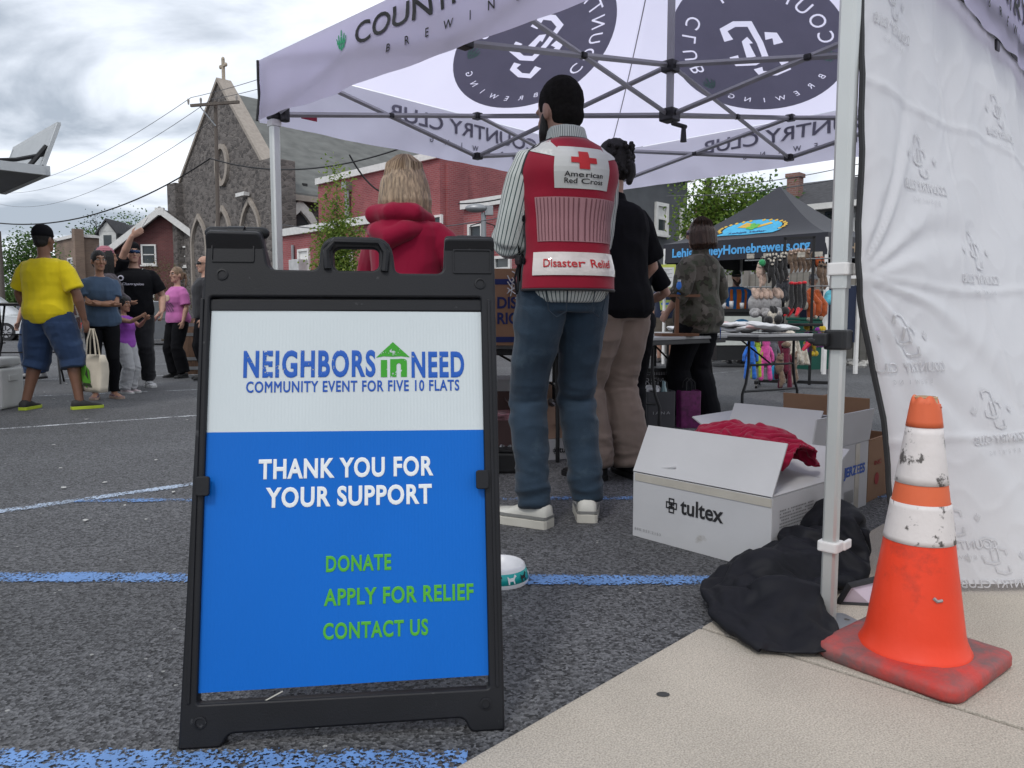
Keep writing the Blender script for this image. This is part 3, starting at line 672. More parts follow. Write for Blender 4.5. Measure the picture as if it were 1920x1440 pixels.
# ------------------------------------------------------------------ poles and wires
def pole(name, label, x, y, H, r, arm=True, lean=(0, 0)):
    t = thing(name, label, 'utility pole', (x, y, 0)); wd = mat('pole_wood', (.13, .11, .095), .9, bump=.4, bs=12, stretch=(5, 5, 1))
    MB().tube([(0, 0, 0), (lean[0], lean[1], H)], [r, r*.75], 10).build('pole', wd, t, smooth=True)
    if arm:
        M = M4.Translation((lean[0], lean[1]-.2, H-.15)) @ M4.Rotation(R(-14), 4, 'Z')
        MB().box((.05, 0, 0), (2.1, .09, .10), M).build('crossarm', wd, t)
        b = MB(); b.tube([(-.55, 0, -.05), (0, .1, -.75)], .025, 5, ).v[:] ; bb_ = MB(); bb_.tube([M @ V((-.6, 0, -.06)), M @ V((0, .1, -.8))], .025, 5); bb_.build('brace', GREYM, t)
        for xx in (-1.1, -.55, 1.0): MB().tube([M @ V((xx, 0, .05)), M @ V((xx, 0, .2)), M @ V((xx, 0, .26))], [.03, .05, .035], 8).build('insulator', mat('porcelain', (.3, .28, .26), .3), t)
    return t
pc = Wp(403, 190, 30)
pole('utility_pole', 'tall wooden utility pole with a crossarm before the church gable', pc.x-.1, 30, pc.z, .09, lean=(.12, 0))
c = Wp(3, 560, 33); pole('utility_pole', 'plain wooden pole at the left edge behind the cars', c.x, 33, 4.6, .16, arm=False)
sp_ = thing('street_light', 'grey street light pole with cobra lamp before the brick wing', 'street light', (Wp(907, 500, 21).x, 21, 0))
MB().tube([(0, 0, 0), (0, 0, 3.75)], [.09, .07], 10).build('pole', GREYM, sp_, smooth=True)
MB().ell((-.2, -.1, 3.85), (.3, .16, .12)).box((.15, 0, 3.8), (.22, .2, .25)).build('lamp_head', GREYM, sp_, smooth=True)
MB().tube([(0, 0, 3.5), (.3, 0, 3.4), (.3, 0, 2.8)], .02, 5).tube([(0, 0, 3.5), (-.35, 0, 3.4), (-.3, 0, 2.9)], .02, 5).build('cable_loop', BLACK, sp_)
WG = mat('wire_grey', (.10, .10, .11), .6)
def wire(label, p, q, sag, r=.011):
    p, q = V(p), V(q); pts = []
    for i in range(25):
        t = i/24; pts.append(p.lerp(q, t)-V((0, 0, 4*sag*t*(1-t))))
    o = MB().tube(pts, r, 5).build('overhead_wire', WG if r < .02 else BLACK, smooth=True); sep(o, (p+q)/2); return tag(o, label, 'cable', 'overhead wires')
tp = Wp(358, 183, 30); t2 = Wp(397, 186, 30); t3 = Wp(440, 205, 30)
wire('topmost thin wire running left from the crossarm tip', tp, Wp(-30, 345, 70), 1.2); wire('thin wire running left from the crossarm middle', t2, Wp(-30, 355, 70), 1.5)
wire('thin wire running left from below the crossarm', Wp(400, 225, 30), Wp(-30, 372, 70), 1.8)
wire('upper thin wire from the crossarm to behind the tent', tp, Wp(760, 40, 22), .2); wire('lower thin wire from the crossarm to behind the tent', t2, Wp(760, 58, 22), .25)
wire('thick low cable sagging across the left sky to the pole', Wp(394, 297, 29.7), Wp(-40, 413, 34), 1.0, .028)
wire('thick cable from the pole across the church roof', Wp(394, 297, 29.7), Wp(760, 275, 24), .55, .026)
wire('black service drop from the cable to the red brick wall', Wp(655, 290, 25.4), Wp(722, 362, 27), .25, .03)
wire('pale cable crossing the red brick wall low down', Wp(520, 420, 22), Wp(1010, 392, 20), .35, .014); wire('twin thin cable crossing the red brick wall higher up', Wp(860, 382, 22), Wp(1010, 352, 20), .1, .02)
wire('thin wire across the sky above the row house', Wp(1250, 368, 18), Wp(1640, 322, 15), .12, .012); wire('upper faint wire across the sky above the maple', Wp(1330, 350, 20), Wp(1640, 300, 17), .1, .01)
# ------------------------------------------------------------------ event tent
ALU = mat('aluminium', (.60, .615, .60), .42, .55, var=.06, vs=3); ALU2 = mat('aluminium_bar', (.30, .30, .315), .45, .5, var=.06)
PLAS = mat('black_plastic', (.014, .014, .016), .42, var=.15, spec=.45)
CLOTH = mat('canopy_cloth', (.85, .82, .98), .8, var=.03, vs=2, bump=.15, bs=7, trans=.85)
WALLC = mat('sidewall_cloth', (.82, .82, .84), .5, var=.02, vs=2, trans=.30, bump=.12, bs=26)
INK = mat('black_ink', (.018, .018, .02), .7, var=.1); INKIN = mat('ink_showing_through', (.25, .245, .31), .8, var=.05, trans=.3)
INKLT = mat('pale_ink_showing_through', (.60, .60, .62), .7, var=.05); LOGOW = mat('white_ink', (.86, .84, .97), .8, var=.02, trans=.5)
GRN = mat('green_ink', (.03, .30, .15), .7); GRNIN = mat('green_ink_showing_through', (.22, .38, .34), .8)
S_ = 3.105; IN = .045; ZE, ZT, ZB, PEAK = 2.235, 2.25, 1.965, 3.3
tent = thing('canopy_tent', 'white branded pop-up canopy tent with a sidewall on its right side', 'tent', V((.9, 2.1, .012))-PX*.045-QX*.045, GRID)
def leg(x, y, name='leg'):
    m = MB(); n = 8; r = .031
    prof = [(.023, .015), (.015, .023), (-.015, .023), (-.023, .015), (-.023, -.015), (-.015, -.023), (.015, -.023), (.023, -.015)]
    m.loft([[V((x+a, y+b, z)) for a, b in prof] for z in (.95, ZT)])
    m.loft([[V((x+a*.82, y+b*.82, z)) for a, b in prof] for z in (.0, .97)])
    lg = m.build('leg', ALU, tent, bevel=.0)
    f = MB(); v, fc = curve_geo([rrect(-.05, -.05, .09, .05, .02), [(.065+.008*math.cos(t), .008*math.sin(t)) for t in [k*.628 for k in range(10)]]], .004)
    f.add(v, fc, M4.Translation((x, y, .004)) @ M4.Rotation(R(-30), 4, 'Z')); f.build('foot_plate', GREYM, lg)
    return lg
SI_ = S_-IN; la = leg(IN, IN); leg(IN, SI_); leg(SI_, SI_); leg(SI_, IN)
def band(z, h, m, name, r=.04, par=la):
    q = MB(); prof = roundpoly([(-r, -r), (r, -r), (r, r), (-r, r)], .01, 3)
    q.loft([[V((a+IN, b+IN, z+dz)) for a, b in prof] for dz in (0, h)]); return q, name, m, par
q, *_ = band(.782, .055, PLAS, 'height_lock', .030); q.box((IN-.035, IN+.03, .81), (.04, .04, .036)); q.box((IN-.045, IN+.052, .806), (.025, .025, .016)); q.build('height_lock', PLAS, la, bevel=.006)
MB().tube([(IN-.05, IN+.06, .80), (IN-.062, IN+.072, .78)], [.008, .004], 6).build('pull_tab', mat('red_tab', (.5, .02, .05), .5), la)
STRAP = mat('white_strap', (.72, .71, .70), .6, var=.05)
for z, h in ((.985, .034), (.215, .028)):
    q, *_ = band(z, h, STRAP, 's', .029); q.box((IN+.04, IN-.03, z+h/2), (.05, .01, h*.9)); q.build('strap', STRAP, la, bevel=.004)
# scissor frame
def bar(p, q, w=.030, t=.014, m=ALU2): return MB().tube([p, q], [(w/2, t/2)]*2, 4, side=(0, 0, 1)).build('truss_bar', m, tent)
def joint(p, s=.055, name='truss_joint', a=0): return MB().box((0, 0, 0), (s, s, s*.8), M4.Translation(p) @ M4.Rotation(a, 4, 'Z')).build(name, PLAS, tent, bevel=.008)
mid = S_/2
sides = [((IN, IN), (IN, SI_)), ((IN, SI_), (SI_, SI_)), ((SI_, SI_), (SI_, IN)), ((SI_, IN), (IN, IN))]
for (ax, ay), (bx, by) in sides:
    a, b = V((ax, ay, 0)), V((bx, by, 0)); d = (b-a).normalized(); nrm = V((-d.y, d.x, 0)); m_ = (a+b)/2
    for p, q in ((a+d*.05, m_), (b-d*.05, m_)):
        bar(p+V((0, 0, ZT-.02))+nrm*.008, q+V((0, 0, ZB))+nrm*.008); bar(p+V((0, 0, ZB))-nrm*.008, q+V((0, 0, ZT-.02))-nrm*.008)
        joint((p+q)/2+V((0, 0, (ZT+ZB)/2-.01)), .036)
    joint(m_+V((0, 0, ZB))); joint(m_+V((0, 0, ZT-.02)))
    bar(m_+V((0, 0, ZT-.02))-d*0, V((mid, mid, ZB))); bar(m_+V((0, 0, ZB)), V((mid, mid, ZT-.02)))
    joint(((m_+V((mid, mid, 0)))/2)+V((0, 0, (ZT+ZB)/2-.01)), .036)
for x, y in ((IN, IN), (IN, SI_), (SI_, SI_), (SI_, IN)):
    c = MB().box((x, y, ZB), (.062, .062, .07)); sx_, sy_ = (1 if x < 1 else -1), (1 if y < 1 else -1); c.tube([(x+.04*sx_, y+.04*sy_, ZB-.045), (x+.04*sx_, y+.04*sy_, ZB+.05)], .028, 10); c.build('corner_slider', PLAS, tent, bevel=.01)
    MB().box((x, y, ZB-.055), (.054, .054, .03)).build('corner_collar', STRAP, tent)
bar((mid, mid, ZB-.02), (mid, mid, PEAK-.05), .042, .042); joint((mid, mid, ZB), .085, 'centre_joint'); joint((mid, mid, ZT-.03), .075, 'centre_joint')
pl_ = MB().tube([(mid-.02, mid-.03, ZB-.05), (mid+.07, mid-.06, ZB-.06)], .012, 6); pl_.tube([(mid+.055, mid-.055, ZB-.06), (mid+.055, mid-.055, ZB-.14)], [.012, .018], 8); pl_.build('crank_handle', PLAS, tent)
# canopy roof: four panels, a little sag between eave and peak
def roofz(x, y):
    d = min(x, y, S_-x, S_-y)/mid; return ZE+(PEAK-ZE)*(d-.16*math.sin(math.pi*max(0, d))*1.0*.5)
rm = MB()
corn = [(0, 0), (0, S_), (S_, S_), (S_, 0)]
for i in range(4):
    a, b = V(corn[i]+(0,)), V(corn[(i+1) % 4]+(0,)); c = V((mid, mid, 0))
    rm.grid(lambda u, v: (lambda p: (p.x, p.y, roofz(p.x, p.y)))((a.lerp(b, u)).lerp(c, v)), 24, 16)
me = rm.build('canopy_roof', CLOTH, tent, smooth='all')
bm = bmesh.new(); bm.from_mesh(me.data); bmesh.ops.remove_doubles(bm, verts=bm.verts, dist=.002); bm.to_mesh(me.data); bm.free()
# seams on the hips
for x, y in corn:
    MB().tube([(x+(mid-x)*t, y+(mid-y)*t, roofz(x+(mid-x)*t, y+(mid-y)*t)-.004) for t in [k/10 for k in range(11)]], .004, 4).build('roof_seam', mat('seam_grey', (.25, .24, .28), .8), tent)
# valances with soft ripples
def val_off(u, t, ph):
    return .006*math.sin(u*9+ph+t*2)*t+.004*math.sin(u*23+ph*2+t*5)*t + .012*t*t + .017*t*noise.noise(V((u*2.3+ph, t*1.6-u*2.0, ph)))+.008*noise.noise(V((u*5+t*4, t*3-u*4, ph+3)))*min(1, t*3)
VH = .315
def side_pt(i, u, z, out):
    """u metres along side i seen from outside left to right, out metres outward"""
    c = {'left': (V((0, S_, 0)), V((0, -1, 0)), V((-1, 0, 0))), 'right': (V((0, 0, 0)), V((1, 0, 0)), V((0, -1, 0))),
         'back': (V((S_, 0, 0)), V((0, 1, 0)), V((1, 0, 0))), 'far': (V((S_, S_, 0)), V((-1, 0, 0)), V((0, 1, 0)))}[i]
    t = (ZE-z)/VH; o = .012+val_off(u, max(0, min(1, t)), hash(i) % 7 if False else len(i))
    return c[0]+c[1]*u+c[2]*(o+out)+V((0, 0, z))
for i in ('left', 'right', 'back', 'far'):
    v_ = MB().grid(lambda u, t: side_pt(i, u*S_, ZE-t*VH, 0), 90, 8).build('valance', CLOTH, tent, smooth='all')
    MB().tube([side_pt(i, -.002, ZE-t*VH, .003) for t in (0, .3, .6, 1)], .008, 5).build('valance_piping', INK, v_)
def leafmark(f, x, y, s, sx=1):
    """the hop / flame mark: a fan of slanting slivers"""
    for a, h0, h1, w in ((-.9, .05, .62, .2), (-.55, .0, .78, .22), (0, -.1, 1.0, .24), (.55, .0, .78, .22), (.9, .05, .62, .2)):
        bx, tx = x+sx*a*.22*s, x+sx*a*.5*s
        for k in range(3):
            t0, t1 = k/3+.03, (k+1)/3-.03; y0, y1 = y+(h0+(h1-h0)*t0)*s, y+(h0+(h1-h0)*t1)*s
            x0, x1 = bx+(tx-bx)*t0, bx+(tx-bx)*t1; ww = w*s*.42*(1-.55*abs(k-1)/1.4)
            f.poly([(x0-ww, y0+ww*.3), (x0, y0-ww*.5), (x0+ww, y0+ww*.3), (x1+ww*.8, y1), (x1, y1+ww*.7), (x1-ww*.8, y1)])
def brand(i, mirror, out, shift=0.):
    m = -1 if mirror else 1; c = S_/2+shift
    a = Flat().text('COUNTRY CLUB', c-.66, 2.098, 1.35, .092, bold=.012); b = Flat()
    for k, ch_ in enumerate('BREWING'): b.text(ch_, c-.415+k*.128, 2.012, None, .036, bold=.012, anchor='c')
    g_ = Flat(); leafmark(g_, c-.775, 2.11, .085)
    fn = lambda s, t: side_pt(i, s, t, out)
    par = tent
    (a.geo((b.v, b.f))).build('valance_lettering', INK if out > 0 else INKIN, par, fn, cut=.05)
    g_.build('leaf_mark', GRN if out > 0 else GRNIN, par, fn, cut=.06)
brand('left', False, .004); brand('right', False, .004, .09); brand('back', True, -.004); brand('far', True, -.004)
brand('left', True, -.004); brand('right', True, -.004, .09); brand('back', False, .004); brand('far', False, .004)
# round emblem on the roof panels, seen from below through the cloth
def cc_mono(f, cx, cy, s, sx=1, th=.17):
    """two interlocked angular C letters"""
    def stroke(pts, closed=False):
        P = [V((p[0], p[1])) for p in pts]; L_, Rr = [], []
        for i, p in enumerate(P):
            a = P[i-1] if i else None; b = P[i+1] if i < len(P)-1 else None
            d1 = (p-a).normalized() if a is not None else None; d2 = (b-p).normalized() if b is not None else None
            d = (d1 or d2) if (d1 is None or d2 is None) else (d1+d2).normalized()
            n_ = V((-d.y, d.x)); w = th/2/(max(.5, n_.dot(V((-d2.y, d2.x)))) if d2 is not None else 1)
            fl = 1.5 if i in (0, len(P)-1) and th > .12 else 1
            L_.append(p+n_*w*fl); Rr.append(p-n_*w*fl)
        lp = [(cx+sx*q.x*s, cy+q.y*s) for q in L_+Rr[::-1]]
        if isinstance(f, list): f.append(lp)
        else: f.shape(lp)
    C = [(.42, .42), (.42, .78), (.08, .86), (-.3, .74), (-.34, .1), (-.3, -.42), (.05, -.52), (.5, -.4), (.5, -.12)]
    A = [V((x+.14, y+.1)) for x, y in C]; B = [V((-x-.14, -y-.1)) for x, y in C]; stroke(A)
    def dist(p):
        best = 9
        for a, b in zip(A, A[1:]):
            d = b-a; t = max(0, min(1, (p-a).dot(d)/d.length_squared)); best = min(best, (p-a-d*t).length)
        return best
    run = []
    for a, b in zip(B, B[1:]):
        n_ = max(2, int((b-a).length/.03))
        for q in range(n_+1):
            p = a.lerp(b, q/n_)
            if q == 0 and run: continue
            if dist(p) < th*1.12:
                if len(run) > 2: stroke([run[0]]+[r for k, r in enumerate(run[1:-1], 1) if abs((run[k+1]-r).normalized().dot((r-run[k-1]).normalized())) < .999]+[run[-1]])
                run = []
            else: run.append(p)
    if len(run) > 2: stroke([run[0]]+[r for k, r in enumerate(run[1:-1], 1) if abs((run[k+1]-r).normalized().dot((r-run[k-1]).normalized())) < .999]+[run[-1]])
def panel_fn(i, off):
    c = {'back': (V((S_, 0, 0)), V((0, 1, 0)), V((-1, 0, 0))), 'far': (V((S_, S_, 0)), V((-1, 0, 0)), V((0, -1, 0))), 'left': (V((0, S_, 0)), V((0, -1, 0)), V((1, 0, 0))), 'right': (V((0, 0, 0)), V((1, 0, 0)), V((0, 1, 0)))}[i]
    k = mid/math.hypot(mid, PEAK-ZE)
    def fn(s, t):
        p = c[0]+c[1]*(mid+s)+c[2]*(t*k); return V((p.x, p.y, roofz(p.x, p.y)+off))
    return fn
def arc_text(f, word, cx, cy, r, a0, a1, h, bold, flip=False, sx=1):
    n_ = len(word)
    for k, ch_ in enumerate(word):
        if ch_ == ' ': continue
        a = R(a0+(a1-a0)*(k/(max(1, n_-1)))); g_ = fit_text(ch_, 0, -h/2, None, h, bold, anchor='c'); ca, sa = math.cos(a), math.sin(a)
        rot = (a-math.pi/2) if not flip else (a+math.pi/2); cr_, sr = math.cos(rot), math.sin(rot)
        vv = np.array([(cx+sx*(r*ca+x*cr_-y*sr), cy+r*sa+x*sr+y*cr_) for x, y in g_[0][:, :2]]); f.geo((vv, g_[1]))
for i in ('back', 'far', 'left', 'right'):
    cy = .70; rr_ = .56
    lps = [[(rr_*math.cos(t*.0982), cy+rr_*math.sin(t*.0982)) for t in range(64)]]; cc_mono(lps, 0, cy, .235)
    for word, a0, a1, r_, h_, fl in (('COUNTRY CLUB', 185, -5, .43, .092, False), ('BREWING', 228, 312, .46, .045, True)):
        tf_ = Flat(); arc_text(tf_, word, 0, cy, r_, a0, a1, h_, 0, flip=fl); lps += bounds((tf_.v, tf_.f))
    d = Flat().shape(*lps); dk = d.build('emblem_disc', INKIN, tent, panel_fn(i, -.006), cut=.09)
    g_ = Flat(); leafmark(g_, .40, cy-.22, .1); leafmark(g_, -.40, cy-.22, .1); g_.build('leaf_mark', GRNIN, dk, panel_fn(i, -.011))
# care label on the far eave
MB().box((.28, S_-.01, 1.99), (.1, .004, .025)).build('label_tag', mat('label_red', (.4, .03, .07), .6), tent)

# sidewall: cloth hung under the right valance, bellying out in the wind, tied to the near leg by a strap
def swall(u, v):
    """u 0..1 from the near leg along the side, v 0..1 from the top down"""
    z = 2.02-v*1.99
    k = max(0, (.98-z)/.98)
    x = .078+u*2.94+.43*(k**1.15)*max(0, 1-u)**2.2 - .02*math.exp(-((z-.98)/.22)**2)*(1-u)**6
    y = .03-.60*math.sin(math.pi*min(1, max(0, u)**.8))*max(0, v)**1.5 - .05*k*(1-u)**3
    # wrinkles: gathers from the hem above, pulls from the strap, packed-flat creases
    dx, dz = u*2.95, z-.98; r = math.hypot(dx, dz)+.05; a = math.atan2(dz, dx)
    w = .008*math.sin(a*15+noise.noise(V((a*3, r*2, 1)))*4)*math.exp(-r*1.2)*min(1, r*5)
    w += .009*max(0, 1-v)**1.3*math.sin(u*46+2*noise.noise(V((u*7, v*3, 2))))*min(1, u*4)*min(1, v*10)
    w += .05*noise.noise(V((u*2.4+v*1.0, v*1.4-u*1.2, 4)))*min(1, v*3)+.010*noise.noise(V((u*6+v*4, v*2.2-u*5, 7)))
    q = noise.noise(V((u*22+v*6, v*14, 9))); w += .0035*(1-abs(q))**8
    for zc in (1.5, .96, .5): w += .006*math.exp(-((z-zc-.012*math.sin(u*19+zc))/.012)**2)
    for xc in (.62, 1.3, 2.0): w += .005*math.exp(-((u*2.95-xc-.015*math.sin(z*9))/.012)**2)
    return V((x, y-w, z))
sw_ = MB().grid(swall, 300, 200).build('sidewall', WALLC, tent, smooth='all')
edge = MB()
pts = [swall(0, k/40)+V((-.006, -.002, 0)) for k in range(41)]
edge.tube(pts, [(.018, .006)]*41, 6, side=(1, 0, 0)); edge.build('edge_binding', INK, sw_)
tb_ = MB().grid(lambda u, v: swall(u, 0)+V((0, -.014-.004*math.sin(u*60), .03-v*.075-.006*math.sin(u*47)*v)), 80, 1); tb_.build('hook_tape', INK, sw_, solid=.003)
def sw_print(cx, cz, k=1.):
    """mirrored logo: metres across (from outside, left to right) and height"""
    f = Flat(); f.text('COUNTRY CLUB', cx, cz-.085*k, .30*k, .031*k, bold=.012, mirror=True, anchor='c')
    for j, ch_ in enumerate('BREWING'): f.text(ch_, cx-(j-3)*.026*k, cz-.122*k, None, .014*k, mirror=True, anchor='c')
    cc_mono(f, cx, cz+.03*k, .068*k, -1, .11)
    for s in (-1, 1): leafmark(f, cx+s*.1*k, cz+.015*k, .028*k)
    def fn(s, t): return swall((s-.078)/2.94, (2.02-t)/1.99)+V((0, -.004, 0))
    f.build('printed_logo', INKLT, sw_, fn, cut=.03)
def sw_at(px, py):
    best = None
    for i in range(0, 61):
        for j in range(0, 61):
            u, v = i/60*.6, j/60; q = tent.matrix_basis @ swall(u, v); d = q-V((0, 0, CAM_H)); f = d.y*math.cos(PITCH)-d.z*math.sin(PITCH); upv = d.y*math.sin(PITCH)+d.z*math.cos(PITCH)
            e = (960+1425*d.x/f-px)**2+(720-1425*upv/f-py)**2
            if best is None or e < best[0]: best = (e, .078+u*2.94, 2.02-v*1.99)
    return best[1:]
for px, py in ((1722, 320), (1826, 492), (1702, 648), (1868, 785), (1668, 15), (1868, 225), (1868, 1065), (1790, 985), (1935, 365)):
    sw_print(*sw_at(px, py), k=.93)
# loose corner of the folded second wall, tied at the leg's foot
tipc = [G(1572, 1131, .012), G(1592, 1098, .075), G(1650, 1084, .085), G(1760, 1084, .06), G(1740, 1130, .012), G(1632, 1134, .012)]
inv = tent.matrix_basis.inverted(); tl_ = [inv @ p for p in tipc]
def bez(poly, n=8):
    out = []
    for i in range(len(poly)):
        for k in range(n): out.append(poly[i].lerp(poly[(i+1) % len(poly)], k/n))
    return out
fl = MB().poly(tl_).build('folded_wall_corner', mat('mauve_cloth', (.55, .47, .55), .8, bump=.2, bs=9), tent, solid=.006)
MB().tube(tl_+[tl_[0]], [(.012, .008)]*7, 6).build('edge_binding', INK, fl)

# ------------------------------------------------------------------ A-frame sign
sign = thing('sidewalk_sign', 'black plastic A-frame sign with a blue and white thank-you board', 'sign', (-.349, 1.52, 0), math.atan2(.1137, .9935))
SP = mat('sign_plastic', (.007, .0075, .010), .46, var=.2, vs=7, spec=.3, bump=.06, bs=300, wear=((.045, .046, .05), .66, .05, 26))
LEAN = R(13.5); FM = M4.Rotation(-LEAN, 4, 'X') @ M4(((1, 0, 0, 0), (0, 0, 1, 0), (0, 1, 0, 0), (0, 0, 0, 1)))   # sign plane (s, t, back) -> sign frame
def panel_geo():
    o = [(-.336, 0), (-.25, 0), (-.238, .026), (.25, .03), (.262, 0), (.336, 0), (.337, .55), (.338, 1.104), (.222, 1.104), (.218, 1.012), (.106, 1.012)]
    o += [(.098, 1.098), (-.06, 1.100), (-.066, 1.018), (-.178, 1.02), (-.194, 1.112), (-.314, 1.114), (-.326, .55)]
    rs = [.006, .012, .015, .015, .012, .006, 0, .012, .01, .018, .018, .045, .045, .02, .018, .012, .014, 0]
    return [roundpoly(o, rs), rrect(-.302, .088, .304, .955, .006), rrect(-.034, 1.018, .070, 1.078, .016)]
v, f = curve_geo(panel_geo(), .036, .005)
FMf = FM @ M4.Translation((0, 0, .018))
front = MB().add(v, f, FMf).build('front_panel', SP, sign, smooth=True)
FB = M4.Translation((0, .535, 0)) @ M4.Rotation(R(180), 4, 'Z') @ FM @ M4.Scale(-1, 4, (1, 0, 0))
back = MB().add(v, f, FB @ M4.Translation((0, 0, .018))).build('back_panel', SP, sign, smooth=True)
det = MB()      # ribs and raised details on the front
def rib(pts, r, m=det): m.tube([FM @ V((a, b, c)) for a, b, c in pts], r, 8)
rib([(-.045, 1.02, -.002), (-.047, 1.062, -.004), (-.03, 1.086, -.004), (.07, 1.084, -.004), (.087, 1.06, -.004), (.083, 1.015, -.002)], .0085)
det.build('handle_rim', SP, front, smooth=True)
for s in ((-.277, 1.006), (.303, .988), (-.294, .052), (.296, .057)):
    b = MB(); b.loft([[FM @ V((s[0]+r_*math.cos(k*.393), s[1]+r_*math.sin(k*.393), z)) for k in range(16)] for r_, z in ((.013, .002), (.013, -.0025), (.0095, -.003), (.009, -.0005), (.0085, -.0005))], cap=True); b.build('rivet', SP, front)
for x0, x1, y0, y1 in ((-.302, -.208, 1.035, 1.092), (.24, .33, 1.012, 1.07)):
    p_ = MB(); vv, ff = curve_geo([rrect(x0, y0, x1, y1, .004), rrect(x0+.003, y0+.003, x1-.003, y1-.003, .003)], .004); p_.add(vv, ff, FM @ M4.Translation((0, 0, -.001))); p_.build('embossed_border', SP, front)
em = Flat()
for k, wd in enumerate(('IMPORTANT WARNING', 'DO NOT USE IN', 'HIGH WIND', 'KEEP AWAY', 'FROM TRAFFIC')): em.text('-'*int(len(wd)*1.4) if False else wd, .285, 1.054-k*.0092, None, .005, anchor='c')
hinge = MB()
for x0, x1 in ((-.313, -.272), (-.232, -.192), (.252, .308)):
    hinge.tube([FM @ V((x0+.003, 1.117, .022)), FM @ V((x1-.003, 1.117, .022))], [.013, .013], 12, round_ends=True)
for k_, (x0, x1) in enumerate(((-.313, -.272), (-.232, -.192), (.252, .308))):
    MB().tube([FM @ V((x0+.003, 1.112 if k_ < 2 else 1.098, .024)), FM @ V((x1-.003, 1.112 if k_ < 2 else 1.098, .024))], .0145, 12, round_ends=True).build('hinge', SP, front, smooth=True)
MB().tube([FM @ V((-.27, 1.105, .02)), FM @ V((-.234, 1.105, .02))], .021, 14).build('hinge', SP, front, smooth=True)
for sx_ in (-1, 1):     # channel rails with retaining clips at the board's sides
    r_ = MB(); r_.box((sx_*.318+(.004 if sx_ > 0 else 0), .52, .002), (.007, .86, .012), FM); r_.build('channel_rail', SP, front, bevel=.002)
    c_ = MB(); vv, ff = curve_geo([rrect(-.016, -.021, .012, .021, .006)], .012, .002); c_.add(vv, ff, FM @ M4.Translation((sx_*.300, .535, -.006))); c_.build('clip', SP, front)
MB().box((.005, .938, .018), (.62, .026, .02), FM).build('board_rail', SP, front, bevel=.002)
# printed board
BW = mat('board_white', (.56, .615, .635), .35, var=.035, vs=3, spec=.35); BB = mat('board_blue', (.001, .125, .52), .45, var=.05, vs=2, spec=.2)
for m_ in (BW, BB):      # fluted plastic sheet: fine vertical corrugation
    nt, N, L, b = nodes(m_); tc = N('ShaderNodeTexCoord'); wv_ = N('ShaderNodeTexWave'); wv_.inputs['Scale'].default_value = 42; wv_.bands_direction = 'X'; L(tc.outputs['Object'], wv_.inputs['Vector'])
    bp = N('ShaderNodeBump'); bp.inputs['Strength'].default_value = .11; bp.inputs['Distance'].default_value = .002; L(wv_.outputs['Fac'], bp.inputs['Height']); L(bp.outputs[0], b.inputs['Normal'])
board = MB().box((.002, .79, .014), (.612, .27, .005), FM)
vv = [(-.306, .652), (.309, .648), (.312, .9225), (-.300, .926)]
def slab(pts, z0, z1): 
    m_ = MB(); m_.add([FM @ V((a, b, z0)) for a, b in pts]+[FM @ V((a, b, z1)) for a, b in pts], [(0, 1, 2, 3), (7, 6, 5, 4), (0, 4, 5, 1), (1, 5, 6, 2), (2, 6, 7, 3), (3, 7, 4, 0)]); return m_
bd = slab(vv, .0105, .015).build('sign_board', BW, sign)
slab([(-.307, .108), (.307, .113), (.309, .648), (-.306, .652)], .0105, .015).build('blue_field', BB, bd)
mt = lambda s, t: FM @ V((s, t, .0095))
def sprayed(name, col):
    m = mat(name, col, rough=.4, var=.02)
    nt, N, L, b = nodes(m); out = nt.nodes['Material Output']; tc = N('ShaderNodeTexCoord'); n1 = N('ShaderNodeTexNoise'); n1.inputs['Scale'].default_value = 210; n1.inputs['Detail'].default_value = 4; L(tc.outputs['Object'], n1.inputs['Vector'])
    n2 = N('ShaderNodeTexNoise'); n2.inputs['Scale'].default_value = 38; L(tc.outputs['Object'], n2.inputs['Vector']); a = N('ShaderNodeMath'); L(n1.outputs[0], a.inputs[0]); L(n2.outputs[0], a.inputs[1])
    r = N('ShaderNodeValToRGB'); r.color_ramp.elements[0].position = .795*1; r.color_ramp.elements[1].position = .83; e = N('ShaderNodeMath'); e.operation = 'SUBTRACT'; e.inputs[1].default_value = .425; L(a.outputs[0], e.inputs[0]); L(e.outputs[0], r.inputs[0])
    t = N('ShaderNodeBsdfTransparent'); ms = N('ShaderNodeMixShader'); L(r.outputs[0], ms.inputs[0]); L(b.outputs[0], ms.inputs[1]); L(t.outputs[0], ms.inputs[2]); L(ms.outputs[0], out.inputs[0]); return m
SB = sprayed('distressed_blue', (.003, .085, .42)); SG = sprayed('distressed_green', (.03, .30, .012)); SBL = mat('blue_print', (.003, .075, .40), .4, var=.02)
Flat().text('NEIGHBORS', -.228, .772, .290, .062, bold=.036, space=1.16).build('headline_lettering', SB, bd, mt)
Flat().text('NEED', .143, .769, .120, .061, bold=.036, space=1.16).build('headline_lettering', SB, bd, mt)
gi = Flat(); gi.shape([(.074, .771), (.088, .771), (.088, .8105), (.074, .8105)]); gi.shape(roundpoly([(.095, .771), (.109, .771), (.109, .800), (.115, .804), (.119, .800), (.119, .771), (.1325, .771), (.1325, .811), (.1225, .8135), (.112, .8125), (.095, .8125)], [0, 0, .003, .004, .003, 0, 0, .01, .004, 0, 0])); gi.poly([(.063, .816), (.101, .852), (.140, .816), (.120, .819), (.101, .818), (.08, .819)]); gi.build('house_mark', SG, bd, mt)
Flat().text('COMMUNITY EVENT FOR FIVE 10 FLATS', -.221, .7385, .472, .0255, bold=.022, space=1.12).build('subtitle_lettering', SBL, bd, mt)
WT = mat('white_print', (.74, .77, .78), .4, var=.02); GT = mat('green_print', (.07, .38, .025), .4, var=.02)
